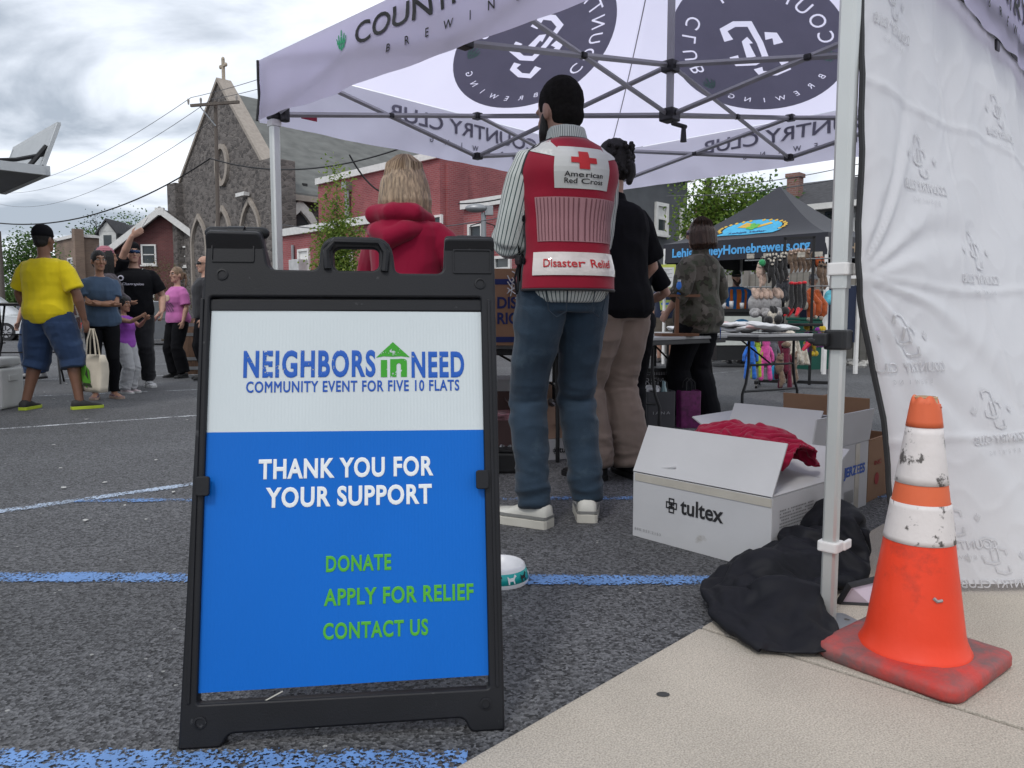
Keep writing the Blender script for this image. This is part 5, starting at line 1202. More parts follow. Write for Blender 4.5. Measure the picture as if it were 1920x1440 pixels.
def build_vest_man():
    H = 1.90; k = H/1.75; ref = {}
    class Lazy(dict): pass
    rcx = G(1055, 985); rz = R(22)
    lhv = ((-.06, .26, 1.08), (-.6, -.45, -.75)); rhv = ((.02, .27, 1.14), (.35, .1, -1.0))
    sh_w = .175*.89
    A = {}
    for s, h in ((-1, lhv), (1, rhv)): sh = V((s*sh_w, -.012, 1.383)); e, w = ik(sh, V(h[0]), .285, .25, h[1]); A[s] = (sh, e, w)
    lf = (M4.Rotation(-rz, 3, 'Z') @ (G(1000, 985)-V((rcx.x, rcx.y, 0))))/k; rf_ = (M4.Rotation(-rz, 3, 'Z') @ (G(1100, 972)-V((rcx.x, rcx.y, 0))))/k
    F = person('bearded man seen from behind in a red relief vest, striped shirt and jeans', rcx, rz, H, 1.0, slim=.89, skin=SKIN4, lh=lhv, rh=rhv, feet=((lf.x, lf.y, 36), (rf_.x, rf_.y, -26)), head=(12, -14), low=.052, vox=.0065, hipsh=(0, .0), shsh=(.0, .0),
               top=dict(m=STR, sleeve=.56, sw=.017, loose=.014, hem=.872, collar=1.515, roll=True, amp=.005, attrs=arc_attr(dict(k=k, A=A))), bottom=dict(m=DENIM, loose=.008, flare=.012, stack=1, stamp=.017, amp=.011, name='jeans', waist=1.0, len=.075),
               shoes=dict(m=mat('cream_leather', (.56, .55, .50), .5, bump=.1), sole=mat('cream_sole', (.52, .50, .44), .6), sole_t=.034, stripe=mat('grey_stripe', (.2, .2, .19), .6), w=1.12, h=1.04), hair=('crop', mat('cropped_hair', (.009, .008, .0075), .95, var=.4, vs=60, bump=.9, bs=420, spec=.15)))
    # beard
    m = MB()
    for s in (-1, 1): m.tube([F.hp(s*.068, .012, -.02), F.hp(s*.062, .035, -.07), F.hp(s*.035, .07, -.115), F.hp(0, .085, -.125)], [.014, .022, .026, .026], 10, round_ends=True)
    F.out(m, 'beard', HAIRB, v=.006)
    m = MB().ell(F.hp(0, -.012, .012), (.0785, .1, .106), F.HR); 
    # vest: back and front panels hung from the shoulders
    RV = cloth('red_vest', (.25, .004, .022), rough=.6, bs=300, bump=.1, var=.08); RVM = cloth('mesh_window', (.36, .19, .205), bs=400, var=.04)
    def phim(z): return np.interp(z, (.84, 1.0, 1.16, 1.27, 1.36, 1.44), (1.5, 1.47, 1.42, 1.34, 1.30, 1.28))
    def off(z): return np.interp(z, (.84, 1.1, 1.26, 1.38, 1.43, 1.47), (.038, .031, .036, .040, .032, .014))
    z0, z1 = .915, 1.468; wr_ = fold(.006, 6, 3.3, (1, 1, .7)); 
    def P(z, phi, o=0): p = F.tpt(z, phi, off(z)+o); return p+(V((p.x, p.y, 0)).normalized()*wr_(p) if z < 1.4 else V())
    def panel(lo, hi, sign):
        def fn(u, v):
            z = z0+(z1-z0)*v; ph = phim(z)*(2*u-1)
            return P(z, ph if sign > 0 else math.pi+ph)
        return MB().grid(fn, 60, 50), fn
    mb, fn = panel(0, 1, 1); vest = part(F, 'vest', mb, RV, smooth='all', solid=.004)
    mb, fn2 = panel(0, 1, -1); part(F, 'vest_front', mb, RV, par=vest, smooth='all', solid=.004)
    for f_ in (fn, fn2):
        for u in (0, 1): m = MB().tube([f_(u, v/30) for v in range(31)], .0055, 6); part(F, 'piping', m, PLAS, par=vest)
        m = MB().tube([f_(u/30, 0) for u in range(31)], .0055, 6); part(F, 'piping', m, PLAS, par=vest)
    m = MB().tube([fn(.2+u*.02, 1)+V((0, .004, .0)) for u in range(31)], .005, 6); part(F, 'piping', m, PLAS, par=vest)
    # side straps with buckles, left side
    for z in (1.175, 1.02):
        ph0, ph1 = -1.36, -1.98
        m = MB(); pts = [F.tpt(z+.02*t, ph0+(ph1-ph0)*t, off(z)+.012) for t in [i/8 for i in range(9)]]; m.tube(pts, [(.012, .0035)]*9, 6, side=(0, 0, 1)); st = part(F, 'side_strap', m, BLK, par=vest)
        m = MB().tube([F.tpt(z+.005, -1.5, off(z)+.015), F.tpt(z+.008, -1.66, off(z)+.017)], [(.019, .008)]*2, 8, side=(0, 0, 1)); part(F, 'buckle', m, PLAS, par=vest)
        m = MB().tube([F.tpt(z, -1.6, off(z)+.012), F.tpt(z-.06, -1.62, off(z)+.02), F.tpt(z-.12, -1.58, off(z)+.015)], [(.008, .003)]*3, 6, side=(0, 1, 0)); part(F, 'strap_end', m, BLK, par=vest)
    RE = mat('reflective_white', (.50, .51, .49), .35, var=.03, vs=9, spec=.5, bump=.05, bs=30); CLR = mat('clear_pocket', (.60, .55, .52), .12, var=.12, vs=12, spec=.6, coat=.4)
    rad = .168
    def onback(o): return lambda s, t: P(t, s/rad, o)*k
    def patch(pts, o, name, mt, par=vest): f = Flat().poly(pts); return f.build(name, mt, par, onback(o), cut=.03)
    cx, cz = 0.0, 1.27
    tab = patch([(-.085, 1.275), (.085, 1.275), (.085, 1.425), (-.085, 1.425)], .004, 'white_patch', RE)
    Flat().poly([(-.085, 1.385), (-.085, 1.42), (-.16, 1.455), (-.26, 1.458), (-.24, 1.42)]).build('shoulder_stripe', RE, vest, onback(.004), cut=.02); Flat().poly([(.085, 1.385), (.24, 1.42), (.26, 1.458), (.16, 1.455), (.085, 1.42)]).build('shoulder_stripe', RE, vest, onback(.004), cut=.02)
    rd = mat('red_print', (.42, .015, .02), .6); c_ = Flat(); cc, a_, b_ = (0, 1.375), .0105, .032
    c_.poly([(-a_, cc[1]-b_), (a_, cc[1]-b_), (a_, cc[1]-a_), (b_, cc[1]-a_), (b_, cc[1]+a_), (a_, cc[1]+a_), (a_, cc[1]+b_), (-a_, cc[1]+b_), (-a_, cc[1]+a_), (-b_, cc[1]+a_), (-b_, cc[1]-a_), (-a_, cc[1]-a_)]); c_.build('red_cross_mark', rd, tab, onback(.0065), cut=.02)
    t_ = Flat().text('American', -.052, 1.315, .104, .0185, bold=.012); t_.text('Red Cross', -.052, 1.292, .106, .0185, bold=.012); t_.build('patch_lettering', INK, tab, onback(.0065), cut=.02)
    win = Flat().poly([(-.165, 1.088), (.165, 1.088), (.165, 1.245), (-.165, 1.245)]).build('mesh_window', RVM, vest, onback(.0045), cut=.025)
    sl_ = Flat()
    for i in range(22): x = -.158+i*.0148; sl_.poly([(x, 1.091), (x+.0035, 1.091), (x+.0035, 1.242), (x, 1.242)])
    sl_.build('stripe_through_mesh', cloth('mesh_stripe', (.15, .06, .07)), win, onback(.0062), cut=.03)
    pk = Flat().poly([(-.185, .966), (.165, .966), (.165, 1.05), (-.185, 1.05)]).build('clear_pocket', CLR, vest, onback(.006), cut=.025)
    Flat().text('Disaster Relief', -.135, .995, .245, .030, bold=.014).build('pocket_lettering', rd, pk, onback(.0085), cut=.02)
    # jeans pockets and belt-line seams
    dk = cloth('denim_seam', (.018, .03, .045))
    for s in (-1, 1):
        pts = [(.045, .955), (.145, .965), (.135, .84), (.095, .815), (.05, .835), (.045, .955)]
        m = MB().tube([F.tpt(max(z, .87), s*x/.17, .014 + .012)-V((0, .004, max(0, .87-z))) for x, z in pts], .0022, 4); part(F, 'pocket_seam', m, dk, par=F.bottom)
    return F
build_vest_man()

# --- person in black and khaki beyond him
KH = cloth('khaki', (.25, .19, .155), bs=200, var=.1)
p_ = G(1150, 896); F = person('person in black polo shirt and khaki trousers beside the vest man', p_, R(38), 1.80, 1.08, shsh=(-.05, .0), skin=SKIN2, lh=((-.25, .12, .90), (-.4, -1, 0)), rh=((.22, .2, 1.0), (.6, -1, 0)), feet=((-.11, .04, 6), (.10, -.05, -20)), head=(8, 0), vox=.0075,
    top=dict(m=BLK, sleeve=.42, sw=.026, loose=.028, hem=.86, collar=1.49, amp=.008), bottom=dict(m=KH, loose=.035, flare=.035, stack=1.3, amp=.011, len=.05), shoes=dict(m=BLACK, sole=BLACK, w=1.1),
    hair=('tied', HAIRB, [(0, -.09, .0), (.005, -.115, -.02), (.01, -.118, -.06), (0, -.11, -.1)], .03))
rn = random.Random(2); m = MB()
for i in range(60):
    t = R(rn.uniform(-95, 95)); h = rn.uniform(-.06, .09); m.ell(F.hp(math.sin(t)*.078, -.02-math.cos(t)*.098, h), (.013, .013, .013), nu=6, nv=4)
part(F, 'curls', m, HAIRB, par=F.hair)
F = person('person in a black tee mostly hidden behind the khaki trousers', Wp(1178, 600, 5.0), R(10), 1.58, 1.0, fem=True, skin=SKIN2, rh=((.16, .2, 1.08), (.8, -.7, 0)), feet=((-.09, 0, 5), (.09, 0, -5)), vox=.009, top=dict(m=BLK, sleeve=.4, loose=.02), bottom=dict(m=BLK, loose=.012), shoes=dict(m=BLACK), hair=('tied', HAIRBR))

# --- woman in the red hoodie
HOOD = cloth('crimson_fleece', (.255, .003, .030), bs=300, bump=.08, var=.05)
bx = Wp(762, 560, 3.75)
F = person('woman with ash-blonde hair in a crimson hooded sweatshirt behind the sign', bx, R(-20), 1.63, 1.12, shsh=(.02, 0), fem=True, skin=SKIN2, lh=((-.2, .24, 1.0), (-1, -.4, 0)), rh=((.2, .22, 1.0), (1, -.4, 0)), head=(-22, 2), vox=.0075,
    top=dict(m=HOOD, name='hoodie', sleeve=.97, sw=.03, loose=.04, hem=.80, amp=.011, fs=5), bottom=dict(m=DENIM, loose=.012), shoes=dict(m=mat('grey_shoe', (.3, .3, .3), .6)), hair=('locks', HAIRBL, .26, .32))
m = MB()
m.tube([V((-.085, .07, 1.42)), V((-.12, -.01, 1.455)), V((-.10, -.10, 1.475)), V((0, -.14, 1.475)), V((.10, -.10, 1.475)), V((.12, -.01, 1.455)), V((.085, .07, 1.42))], [(.03, .035), (.04, .055), (.045, .065), (.045, .07), (.045, .065), (.04, .055), (.03, .035)], 14, side=(0, 0, 1), round_ends=True)
m.tube([V((-.15, -.06, 1.40)), V((-.08, -.145, 1.385)), V((0, -.17, 1.345)), V((.08, -.145, 1.385)), V((.15, -.06, 1.40))], [(.03, .03), (.045, .05), (.055, .06), (.045, .05), (.03, .03)], 14, side=(0, 0, 1), round_ends=True)
m.tube([V((0, -.135, 1.45)), V((0, -.155, 1.38))], [(.06, .04), (.06, .045)], 14, side=(1, 0, 0), round_ends=True)
F.out(m, 'hood', HOOD, disp=fold(.015, 5, 2.2, fine=.4), smooth=8)
def strands(F, mats, n, L0, L1, flare, seed, front=150):
    rn = random.Random(seed)
    for mt in mats:
        m = MB()
        for i in range(n):
            t = R(rn.uniform(-front, front)); x, y = math.sin(t), -math.cos(t); e = rn.uniform(1.0, 1.0+flare); L_ = rn.uniform(L0, L1); o = rn.uniform(.0, .005); w = rn.uniform(-.01, .01)
            m.tube([F.hp(x*.03+w, -.014+y*.03, .134+o), F.hp(x*.080+w, -.014+y*.090, .092+o), F.hp(x*(.092+o), -.014+y*(.108+o), .03), F.hp(x*(.098+o)+w, -.014+y*(.112+o), -.06), F.hp(x*.098*e+w, -.014+y*.112*e, -L_)], [.0014, .0022, .0024, .0022, .0006], 3, cap=False)
        part(F, 'hair_strand', m, mt, par=F.hair, smooth=True)
strands(F, [mat('pale_strand', (.42, .31, .2), .45, var=.3), mat('dull_strand', (.2, .135, .085), .45, var=.3)], 330, .20, .30, .38, 5)

# --- woman in camouflage
def camo():
    m = cloth('camouflage', (.07, .065, .05)); nt, N, L, b = nodes(m); tc = N('ShaderNodeTexCoord'); c = None
    for sc, th, col in ((8, .53, (.035, .03, .022)), (11, .56, (.105, .09, .075)), (15, .58, (.05, .055, .035))):
        n = N('ShaderNodeTexNoise'); n.inputs['Scale'].default_value = sc; n.inputs['Detail'].default_value = 2; L(tc.outputs['Object'], n.inputs['Vector']); r = N('ShaderNodeValToRGB'); r.color_ramp.elements[0].position = th; r.color_ramp.elements[1].position = th+.015; L(n.outputs[0], r.inputs[0])
        mx = N('ShaderNodeMixRGB'); L(r.outputs[0], mx.inputs[0]); L(c or b.inputs['Base Color'].links[0].from_socket, mx.inputs[1]); mx.inputs[2].default_value = col+(1,); c = mx.outputs[0]
    L(c, b.inputs['Base Color']); return m
q = G(1318, 792); F = person('woman with brown bob in a camouflage jacket standing at the folding table', Wp(1308, 600, 6.25), R(38), 1.67, 1.12, fem=True, skin=SKIN2, lh=((-.25, .12, .98), (-.6, -1, 0)), rh=((.22, .16, 1.0), (.6, -1, 0)), feet=((-.1, .05, 5), (.12, -.05, -20)), head=(24, -4), vox=.0085,
    top=dict(m=camo(), name='jacket', sleeve=.62, sw=.034, loose=.032, hem=.80, collar=1.50, roll=True, amp=.012, drape=.012), bottom=dict(m=BLK, loose=.03, flare=.05, amp=.008), shoes=dict(m=BLACK, sole=BLACK), hair=('locks', HAIRBR, .125, .02))
strands(F, [mat('brown_strand', (.075, .042, .028), .4, var=.3), mat('dark_strand', (.03, .018, .012), .4, var=.3)], 200, .11, .15, .1, 8, front=118)
shades(F, mat('purple_lens', (.06, .035, .09), .2, var=.1)); m = MB().grid(lambda u, v: V((.15+.06*u, -.12+.05*u-.01*v, .86-.13*v*(1-abs(u-.55)*1.2))), 6, 6); part(F, 'blue_shirt_tail', m, cloth('royal_blue', (.01, .10, .55)), smooth=True, solid=.004)

# --- the group at the left
YEL = cloth('yellow_cotton', (.72, .56, .012), bs=260, var=.05); fl = G(50, 768); fr = G(150, 767); c = (fl+fr)/2; rz = R(-9); H = 1.74; k = H/1.75
lf = (M4.Rotation(-rz, 3, 'Z') @ (fl-c))/k; rf_ = (M4.Rotation(-rz, 3, 'Z') @ (fr-c))/k
F = person('man from behind in a bright yellow tee, denim shorts and dark cap', c, rz, H, 1.22, skin=SKIN3, lh=((-.29, .10, .90), (-1, -.5, 0)), rh=((.31, .09, .88), (1, -.4, 0)), feet=((lf.x, lf.y, 12), (rf_.x, rf_.y, -38)), vox=.008, head=(0, 0),
    top=dict(m=YEL, sleeve=.42, sw=.024, loose=.026, hem=.84, amp=.011, fs=6), bottom=dict(m=DENIM2, name='shorts', len=.40, loose=.05, flare=.02, waist=.98, amp=.012), shoes=dict(m=mat('black_mesh_shoe', (.03, .03, .03), .7, var=.3), sole=mat('lime_sole', (.45, .55, .04), .5), sole_t=.03, w=1.1), hair=('short', HAIRB))
hat(F, BLK, brim=False); YM = F
GREY_T = cloth('slate_blue_cotton', (.055, .09, .15), bs=260)
w = G(196, 748); F = person('woman with dark tied hair in a slate blue tee and black leggings', (w.x-.02, w.y+.05), R(-148), 1.60, 1.1, fem=True, skin=SKIN, lh=((.06, .2, 1.13), (-1, -.1, -.6)), rh=((-.08, .22, 1.12), (1, -.1, -.6)), feet=((-.10, .02, 22), (.10, .0, -12)), head=(12, 0), vox=.008, face=True,
    top=dict(m=GREY_T, sleeve=.36, loose=.026, hem=.87, amp=.009), bottom=dict(m=BLK, name='leggings', loose=.006, flare=0, amp=.003), shoes=dict(m=mat('patterned_sandal', (.24, .11, .10), .7, var=.7, vs=25, wear=((.05, .06, .12), .5, .05, 30)), sole=mat('tan_sole', (.35, .25, .2), .7), h=.7), hair=('tied', HAIRB, [(0, -.10, -.02), (-.01, -.12, -.08), (0, -.11, -.17)], .03))
b = Wp(208, 600, 9.3); F = person('person in a pink knit cap with long dark hair, behind the blue tee', (b.x, 9.3), R(-60), 1.72, 1.0, fem=True, skin=SKIN, vox=.0095, rh=((.1, .22, 1.1), (1, -.3, -.2)), top=dict(m=cloth('rose_cotton', (.06, .05, .06)), sleeve=.9, loose=.02), bottom=dict(m=BLK), shoes=dict(m=BLACK), hair=('locks', HAIRB, .3, .05))
m = MB().ell(F.hp(0, -.02, .055), (.092, .108, .088), F.HR); F.out(m, 'knit_cap', cloth('pink_knit', (.42, .16, .20), bs=90, bump=.5), disp=lambda p: .004*math.sin(p.z*260))
pm = G(258, 730); F = person('man in black tee and mirrored sunglasses pointing upward with his raised arm', (pm.x-.16, pm.y+.35), R(-158), 1.82, 1.12, skin=SKIN2, rh=((-.02, .22, 1.84), (1, .1, .1)), lh=((-.30, .10, .93), (-.6, -1, 0)), feet=((-.12, .02, 18), (.12, .02, -10)), head=(16, 0), vox=.0085, face=True, hands={1: ((-.8, .2, .5), (0, .3, 1), .25)},
    top=dict(m=BLK, sleeve=.40, sw=.03, loose=.03, hem=.84, amp=.008), bottom=dict(m=cloth('black_track', (.014, .014, .017)), loose=.026, stack=.7), shoes=dict(m=mat('white_sneaker', (.55, .55, .56), .5, wear=((.02, .02, .02), .52, .04, 16)), sole=mat('white_sole', (.55, .55, .54), .6), w=1.1), hair=('crop', HAIRB))
shades(F); hat(F, BLK, back=True); tf = lambda s, t: F.tpt(t, math.pi+s/.18, .046)*F.k
Flat().text('Champion', -.085, 1.245, .17, .03, bold=.02, shear=.3).build('chest_lettering', LOGOW, F.top, tf, cut=.03); cl = Flat(); cl.shape([(-.095+.034*math.cos(t*.2094), 1.33+.034*math.sin(t*.2094)) for t in range(30)], [(-.095+.02*math.cos(t*.2094), 1.33+.02*math.sin(t*.2094)) for t in range(30)]); cl.build('chest_emblem', LOGOW, F.top, tf, cut=.03)
m = MB().tube([F.tpt(1.455, math.pi-.9+1.8*i/10, .03)-V((0, 0, .07*math.sin(math.pi*i/10))) for i in range(11)], .005, 5); part(F, 'neck_chain', m, mat('silver', (.6, .6, .6), .3, .9))
h_, d, th, n_ = F.hand_r; st = MB().tube([h_*F.k+V(), (h_+V((-.10, .02, .17)))*F.k], .008, 8).build('white_stick', mat('white_paper', (.7, .68, .66), .6), smooth=True)
mw = F.root.matrix_basis.copy(); st.data.transform(mw); sep(st, mw @ (h_*F.k)); tag(st, 'thin white stick held up in the pointing man\'s raised hand', 'stick')
gl_ = G(240, 737); PURP = cloth('violet_cotton', (.30, .07, .42)); F = person('little girl with braided hair in a violet tank top, reaching out to the right', (gl_.x, gl_.y), R(-97), 1.10, 1.15, fem=True, kid=True, skin=SKIN, rh=((.20, .46, 1.44), (.3, -.3, -1)), lh=((-.02, .40, 1.38), (-.4, -.3, -1)), feet=((-.09, .0, 8), (.09, .0, -8)), vox=.0095, face=True,
    top=dict(m=PURP, name='tank_top', sleeve=.06, loose=.014, hem=.86), bottom=dict(m=cloth('light_grey_fleece', (.42, .42, .43)), loose=.034, stack=1.3, flare=.03, amp=.01), shoes=dict(m=mat('pink_white_shoe', (.5, .42, .43), .6), sole=mat('white_sole', (.55, .55, .54), .6), w=1.2), hair=('tied', HAIRB, [(0, -.09, .03), (0, -.13, 0), (0, -.12, -.08)], .03))
m = MB()
for i in range(-3, 4): m.tube([F.hp(i*.021, .06-abs(i)*.006, .088-abs(i)*.006), F.hp(i*.024, -.01, .122-abs(i)*.008), F.hp(i*.022, -.09, .06)], .009, 6, round_ends=True)
part(F, 'braids', m, HAIRB, par=F.hair, smooth=True)
PINK = cloth('pink_cotton', (.50, .15, .38)); pw = G(337, 708); F = person('smiling woman with glasses in a pink graphic tee and black trousers', (pw.x, pw.y), R(146), 1.62, 1.12, fem=True, skin=SKIN2, rh=((.30, .17, .98), (.6, -1, 0)), lh=((-.24, .06, .90), (-.4, -1, 0)), feet=((-.12, .0, 14), (.13, .0, -14)), vox=.009, face=True,
    top=dict(m=PINK, sleeve=.42, sw=.026, loose=.024, hem=.88, amp=.007), bottom=dict(m=BLK, loose=.022, flare=.05), shoes=dict(m=BLACK, sole=BLACK), hair=('tied', mat('fair_hair', (.20, .13, .08), .45, var=.4, vs=25), [(0, -.09, .03), (.01, -.15, .02), (.01, -.17, -.06), (0, -.15, -.16)], .028))
m = MB()
for s in (-1, 1): m.tube([F.hp(s*.032+.018*math.cos(t), .098, .01+.016*math.sin(t)) for t in [i*.5236 for i in range(13)]], .0022, 4)
part(F, 'glasses', m, BLACK); tf2 = lambda s, t: F.tpt(t, math.pi+s/.16, .036)*F.k
gp = Flat(); gp.circle(0, 1.27, .055, .05); gp.build('graphic', mat('graphic_cream', (.5, .36, .28), .8), F.top, tf2, cut=.03); gq = Flat()
for i in range(26): x, y = -.085+.17*((i*37) % 26)/26, 1.04+.15*((i*17) % 26)/26; gq.poly([(x, y), (x+.02, y+.006), (x+.012, y+.03), (x-.008, y+.02)])
gq.build('graphic', mat('graphic_ink', (.14, .07, .14), .8), F.top, tf2, cut=.03)
bm_ = Wp(386, 600, 11.0); F = person('bald man in a charcoal tee at the left edge of the sign', (bm_.x, 11.0), R(118), 1.76, 1.25, skin=SKIN2, vox=.0095, face=True, top=dict(m=cloth('charcoal_cotton', (.03, .03, .034)), sleeve=.42, loose=.03), bottom=dict(m=BLK, loose=.02), shoes=dict(m=BLACK)); shades(F, BLACK)
jn = Wp(80, 600, 11.2); F = person('person in blue jeans standing behind the yellow-shirted man', (jn.x-.12, 11.2), R(160), 1.66, 1.0, skin=SKIN2, vox=.0105, feet=((-.10, .0, 10), (.10, .06, -10)), top=dict(m=cloth('dull_navy', (.03, .035, .05)), sleeve=.42, loose=.02), bottom=dict(m=DENIM2, loose=.02), shoes=dict(m=mat('grey_shoe', (.3, .3, .3), .6)), hair=('short', HAIRB))

# --- under the black tent
NAVY = cloth('navy_cotton', (.022, .03, .06)); nv = Wp(1247, 600, 15.3); F = person('man in a navy tee and shorts standing behind the taped notice', (nv.x, 15.3), R(170), 1.74, 1.15, skin=SKIN2, vox=.0105, rh=((.24, .12, .92), (.5, -1, 0)), lh=((-.3, .1, .9), (-.5, -1, 0)), top=dict(m=NAVY, sleeve=.42, loose=.03), bottom=dict(m=cloth('dark_shorts', (.09, .075, .06)), name='shorts', len=.5, loose=.04), shoes=dict(m=BLACK), hair=('short', HAIRBR), face=True)
tf3 = lambda s, t: F.tpt(t, math.pi+s/.18, .042)*F.k
Flat().poly([(-.07, 1.05), (.07, 1.05), (.09, 1.25), (-.09, 1.25)]).build('graphic', mat('graphic_lime', (.35, .45, .10), .8), F.top, tf3, cut=.03); Flat().poly([(-.05, 1.15), (.06, 1.16), (.05, 1.2), (-.06, 1.19)]).build('graphic', mat('graphic_blue', (.02, .12, .45), .8), F.top, tf3 if False else (lambda s, t: F.tpt(t, math.pi+s/.18, .046)*F.k), cut=.03)
bd_ = Wp(1379, 600, 15.0); F = person('bearded man in a blue and orange shirt and dark cap behind the serving bar', (bd_.x, 15.0), R(178), 1.80, 1.2, skin=SKIN2, vox=.0105, rh=((.22, .22, 1.05), (.8, -.6, 0)), lh=((-.22, .22, 1.05), (-.8, -.6, 0)), face=True, top=dict(m=cloth('bright_blue', (.012, .12, .36)), sleeve=.42, loose=.035), bottom=dict(m=BLK), shoes=dict(m=BLACK), hair=('short', HAIRBR))
hat(F, cloth('dark_green_cap', (.015, .025, .018))); shades(F, BLACK); m = MB()
for s in (-1, 1): m.tube([F.hp(s*.062, .03, -.05), F.hp(s*.04, .08, -.11), F.hp(0, .09, -.15)], [.02, .03, .035], 8, round_ends=True)
F.out(m, 'beard', HAIRBR); q = Flat()
for x in (-.115, -.02, .075): q.poly([(x, .9), (x+.045, .9), (x+.05, 1.40), (x+.005, 1.40)])
q.build('orange_stripe', cloth('orange_cotton', (.50, .13, .02)), F.top, lambda s, t: F.tpt(t, math.pi+s/.18, .05)*F.k, cut=.03)
wc = Wp(1522, 600, 14.2); F = person('man in a white cap and dark shirt behind the plush toy rack', (wc.x, 14.2), R(150), 1.68, 1.2, skin=SKIN2, vox=.0105, face=True, top=dict(m=NAVY, sleeve=.42, loose=.03), bottom=dict(m=BLK), shoes=dict(m=BLACK), hair=('short', HAIRBR)); hat(F, cloth('white_cap', (.6, .6, .62)))
# ------------------------------------------------------------------ cartons
CW = mat('white_carton', (.50, .50, .51), .7, var=.06, vs=3, bump=.12, bs=18, wear=((.34, .32, .30), .66, .08, 5)); CB = mat('brown_carton', (.27, .155, .09), .8, var=.1, vs=3, bump=.1, bs=20); CT = mat('tan_carton', (.40, .26, .19), .8, var=.1, vs=3, bump=.15, bs=14, stretch=(3, 3, .4)); CIN = mat('carton_inside', (.13, .085, .06), .85)
TAPE = mat('clear_tape', (.47, .44, .38), .15, var=.1, vs=8, spec=.6)
def carton(label, o, ang, w, d, h, m, flaps=(), z=0., cat='cardboard box', group=None, open_top=True):
    """front runs from the origin along +x, depth along +y; flaps: (side, swing from closed in degrees, length, taper)"""
    t = thing('cardboard_box', label, cat, (o[0], o[1], z), ang, group); b = MB(); th = .007
    for c, s in (((w/2, th/2, h/2), (w, th, h)), ((w/2, d-th/2, h/2), (w, th, h)), ((th/2, d/2, h/2), (th, d-2*th-.001, h)), ((w-th/2, d/2, h/2), (th, d-2*th-.001, h)), ((w/2, d/2, .006), (w-2*th-.002, d-2*th-.002, .008))): b.box(c, s)
    b.build('box_body', m, t, bevel=.0015)
    if not open_top: MB().box((w/2, d/2, h+.003), (w-.002, d-.002, .006)).build('lid', m, t)
    for side, sw, ln, tp in flaps:
        a = R(sw); L_ = w if side in 'fb' else d; o_ = .006
        P = []
        for u, v in ((0, 0), (1, 0), (1-tp, .5), (1-tp, 1), (tp, 1), (tp, .5)):
            x = u*L_; e = ln*v+.004*noise.noise(V((u*3, v*2, ord(side)))); y, zz = e*math.cos(a), e*math.sin(a)+h+.004
            P.append({'f': V((x, y, zz)), 'b': V((x, d-y, zz)), 'l': V((y, x, zz)), 'r': V((w-y, x, zz))}[side])
        MB().poly(P).build('flap', m, t, solid=.006)
    return t
def front(t, s0=0): return lambda s, u: V((s, -.0022, u))
def rightf(w): return lambda s, u: V((w+.0022, s, u))
def tul_logo(f, x, y, h):
    q = h*.42
    for a, b in ((0, .5), (.5, 0), (.5, .95), (1, .5)):
        x0, y0 = x+(a-.0)*q*1.0, y+b*q*1.25-q*.2; f.shape([(x0, y0), (x0+q, y0), (x0+q, y0+q*1.05), (x0, y0+q*1.05)], [(x0+q*.2, y0+q*.2), (x0+q*.8, y0+q*.2), (x0+q*.8, y0+q*.85), (x0+q*.2, y0+q*.85)])
    f.text('tultex', x+q*2.6, y, h*3.05, h, bold=.022)
tx = carton('open white cardboard box marked tultex with red clothes on top', (.491, 3.03), R(-48.6), .612, .40, .262, CW, [('f', 62, .20, .0), ('b', 150, .2, .0), ('l', 12, .2, .03), ('r', 9, .2, .05)])
f = Flat(); tul_logo(f, .165, .135, .062); f.build('lettering', INK, tx, front(tx), cut=.05)
Flat().text('800.523.2153', .012, .028, .13, .010, space=1.5).build('lettering', mat('grey_ink', (.2, .2, .2), .7), tx, front(tx)); Flat().text('www.', .50, .022, .05, .010, space=1.5).build('lettering', MATS['grey_ink'], tx, front(tx))
fn = rightf(.612); f = Flat()
for r_ in range(15):
    for c_ in range(22):
        if random.random() < .9: x, y = .05+c_*.011, .045+r_*.0115; f.poly([(x, y), (x+.008, y), (x+.008, y+.0055), (x, y+.0055)])
f.build('fine_print', MATS['grey_ink'], tx, fn); Flat().poly([(.30, .04), (.385, .05), (.385, .2), (.33, .2)]).build('shipping_label', mat('paper_white', (.6, .6, .6), .6), tx, fn)
tp = MB(); tp.box((.31, -.0015, .245), (.6, .002, .03)); tp.build('tape', TAPE, tx)
# clothes heaped on it
def heap(name, label, cat, loc, blobs, m, vox=.009, amp=.022, fs=9, rz=0, sm=4):
    q = MB()
    for b in blobs: q.ell(b[:3], b[3:6])
    vs, fc = remesh(q, vox, sm); me = bpy.data.meshes.new(name); me.from_pydata([tuple(p) for p in vs], [], fc); me.update()
    displace(me, fold(amp, fs, loc[0]+1, (1, 1, 1.2))); o = finish(name, me, m, None, smooth='all'); o.location = loc; o.rotation_euler = (0, 0, rz); return tag(o, label, cat)
tq = lambda x, y, z: tuple(tx.matrix_basis @ V((x, y, z)))
o = drape('grey_garment', tq(.22, .26, 0), PX*.34, QX*.26, 50, 40, [tq(.12, .25, .33)+(.11, .09, .06), tq(.30, .30, .34)+(.12, .10, .07)], 40, .50, cloth('charcoal_fleece', (.06, .06, .066)), shrink=-.35, ground=.268, seed=4, th=.005); sep(o, tq(.22, .26, .27)); tag(o, 'crumpled charcoal garment under the crimson one on the tultex box', 'clothes')
o = drape('red_garment', tq(.36, .27, 0), V((.72, -.69, 0))*.42, V((.69, .72, 0))*.28, 60, 44, [tq(.26, .25, .38)+(.11, .09, .07), tq(.42, .26, .37)+(.12, .1, .08), tq(.54, .28, .34)+(.06, .06, .06)], 40, .56, HOOD, shrink=-.4, ground=.272, seed=2, th=.006); sep(o, tq(.36, .27, .3)); tag(o, 'crumpled crimson garment draped over the tultex box', 'clothes')
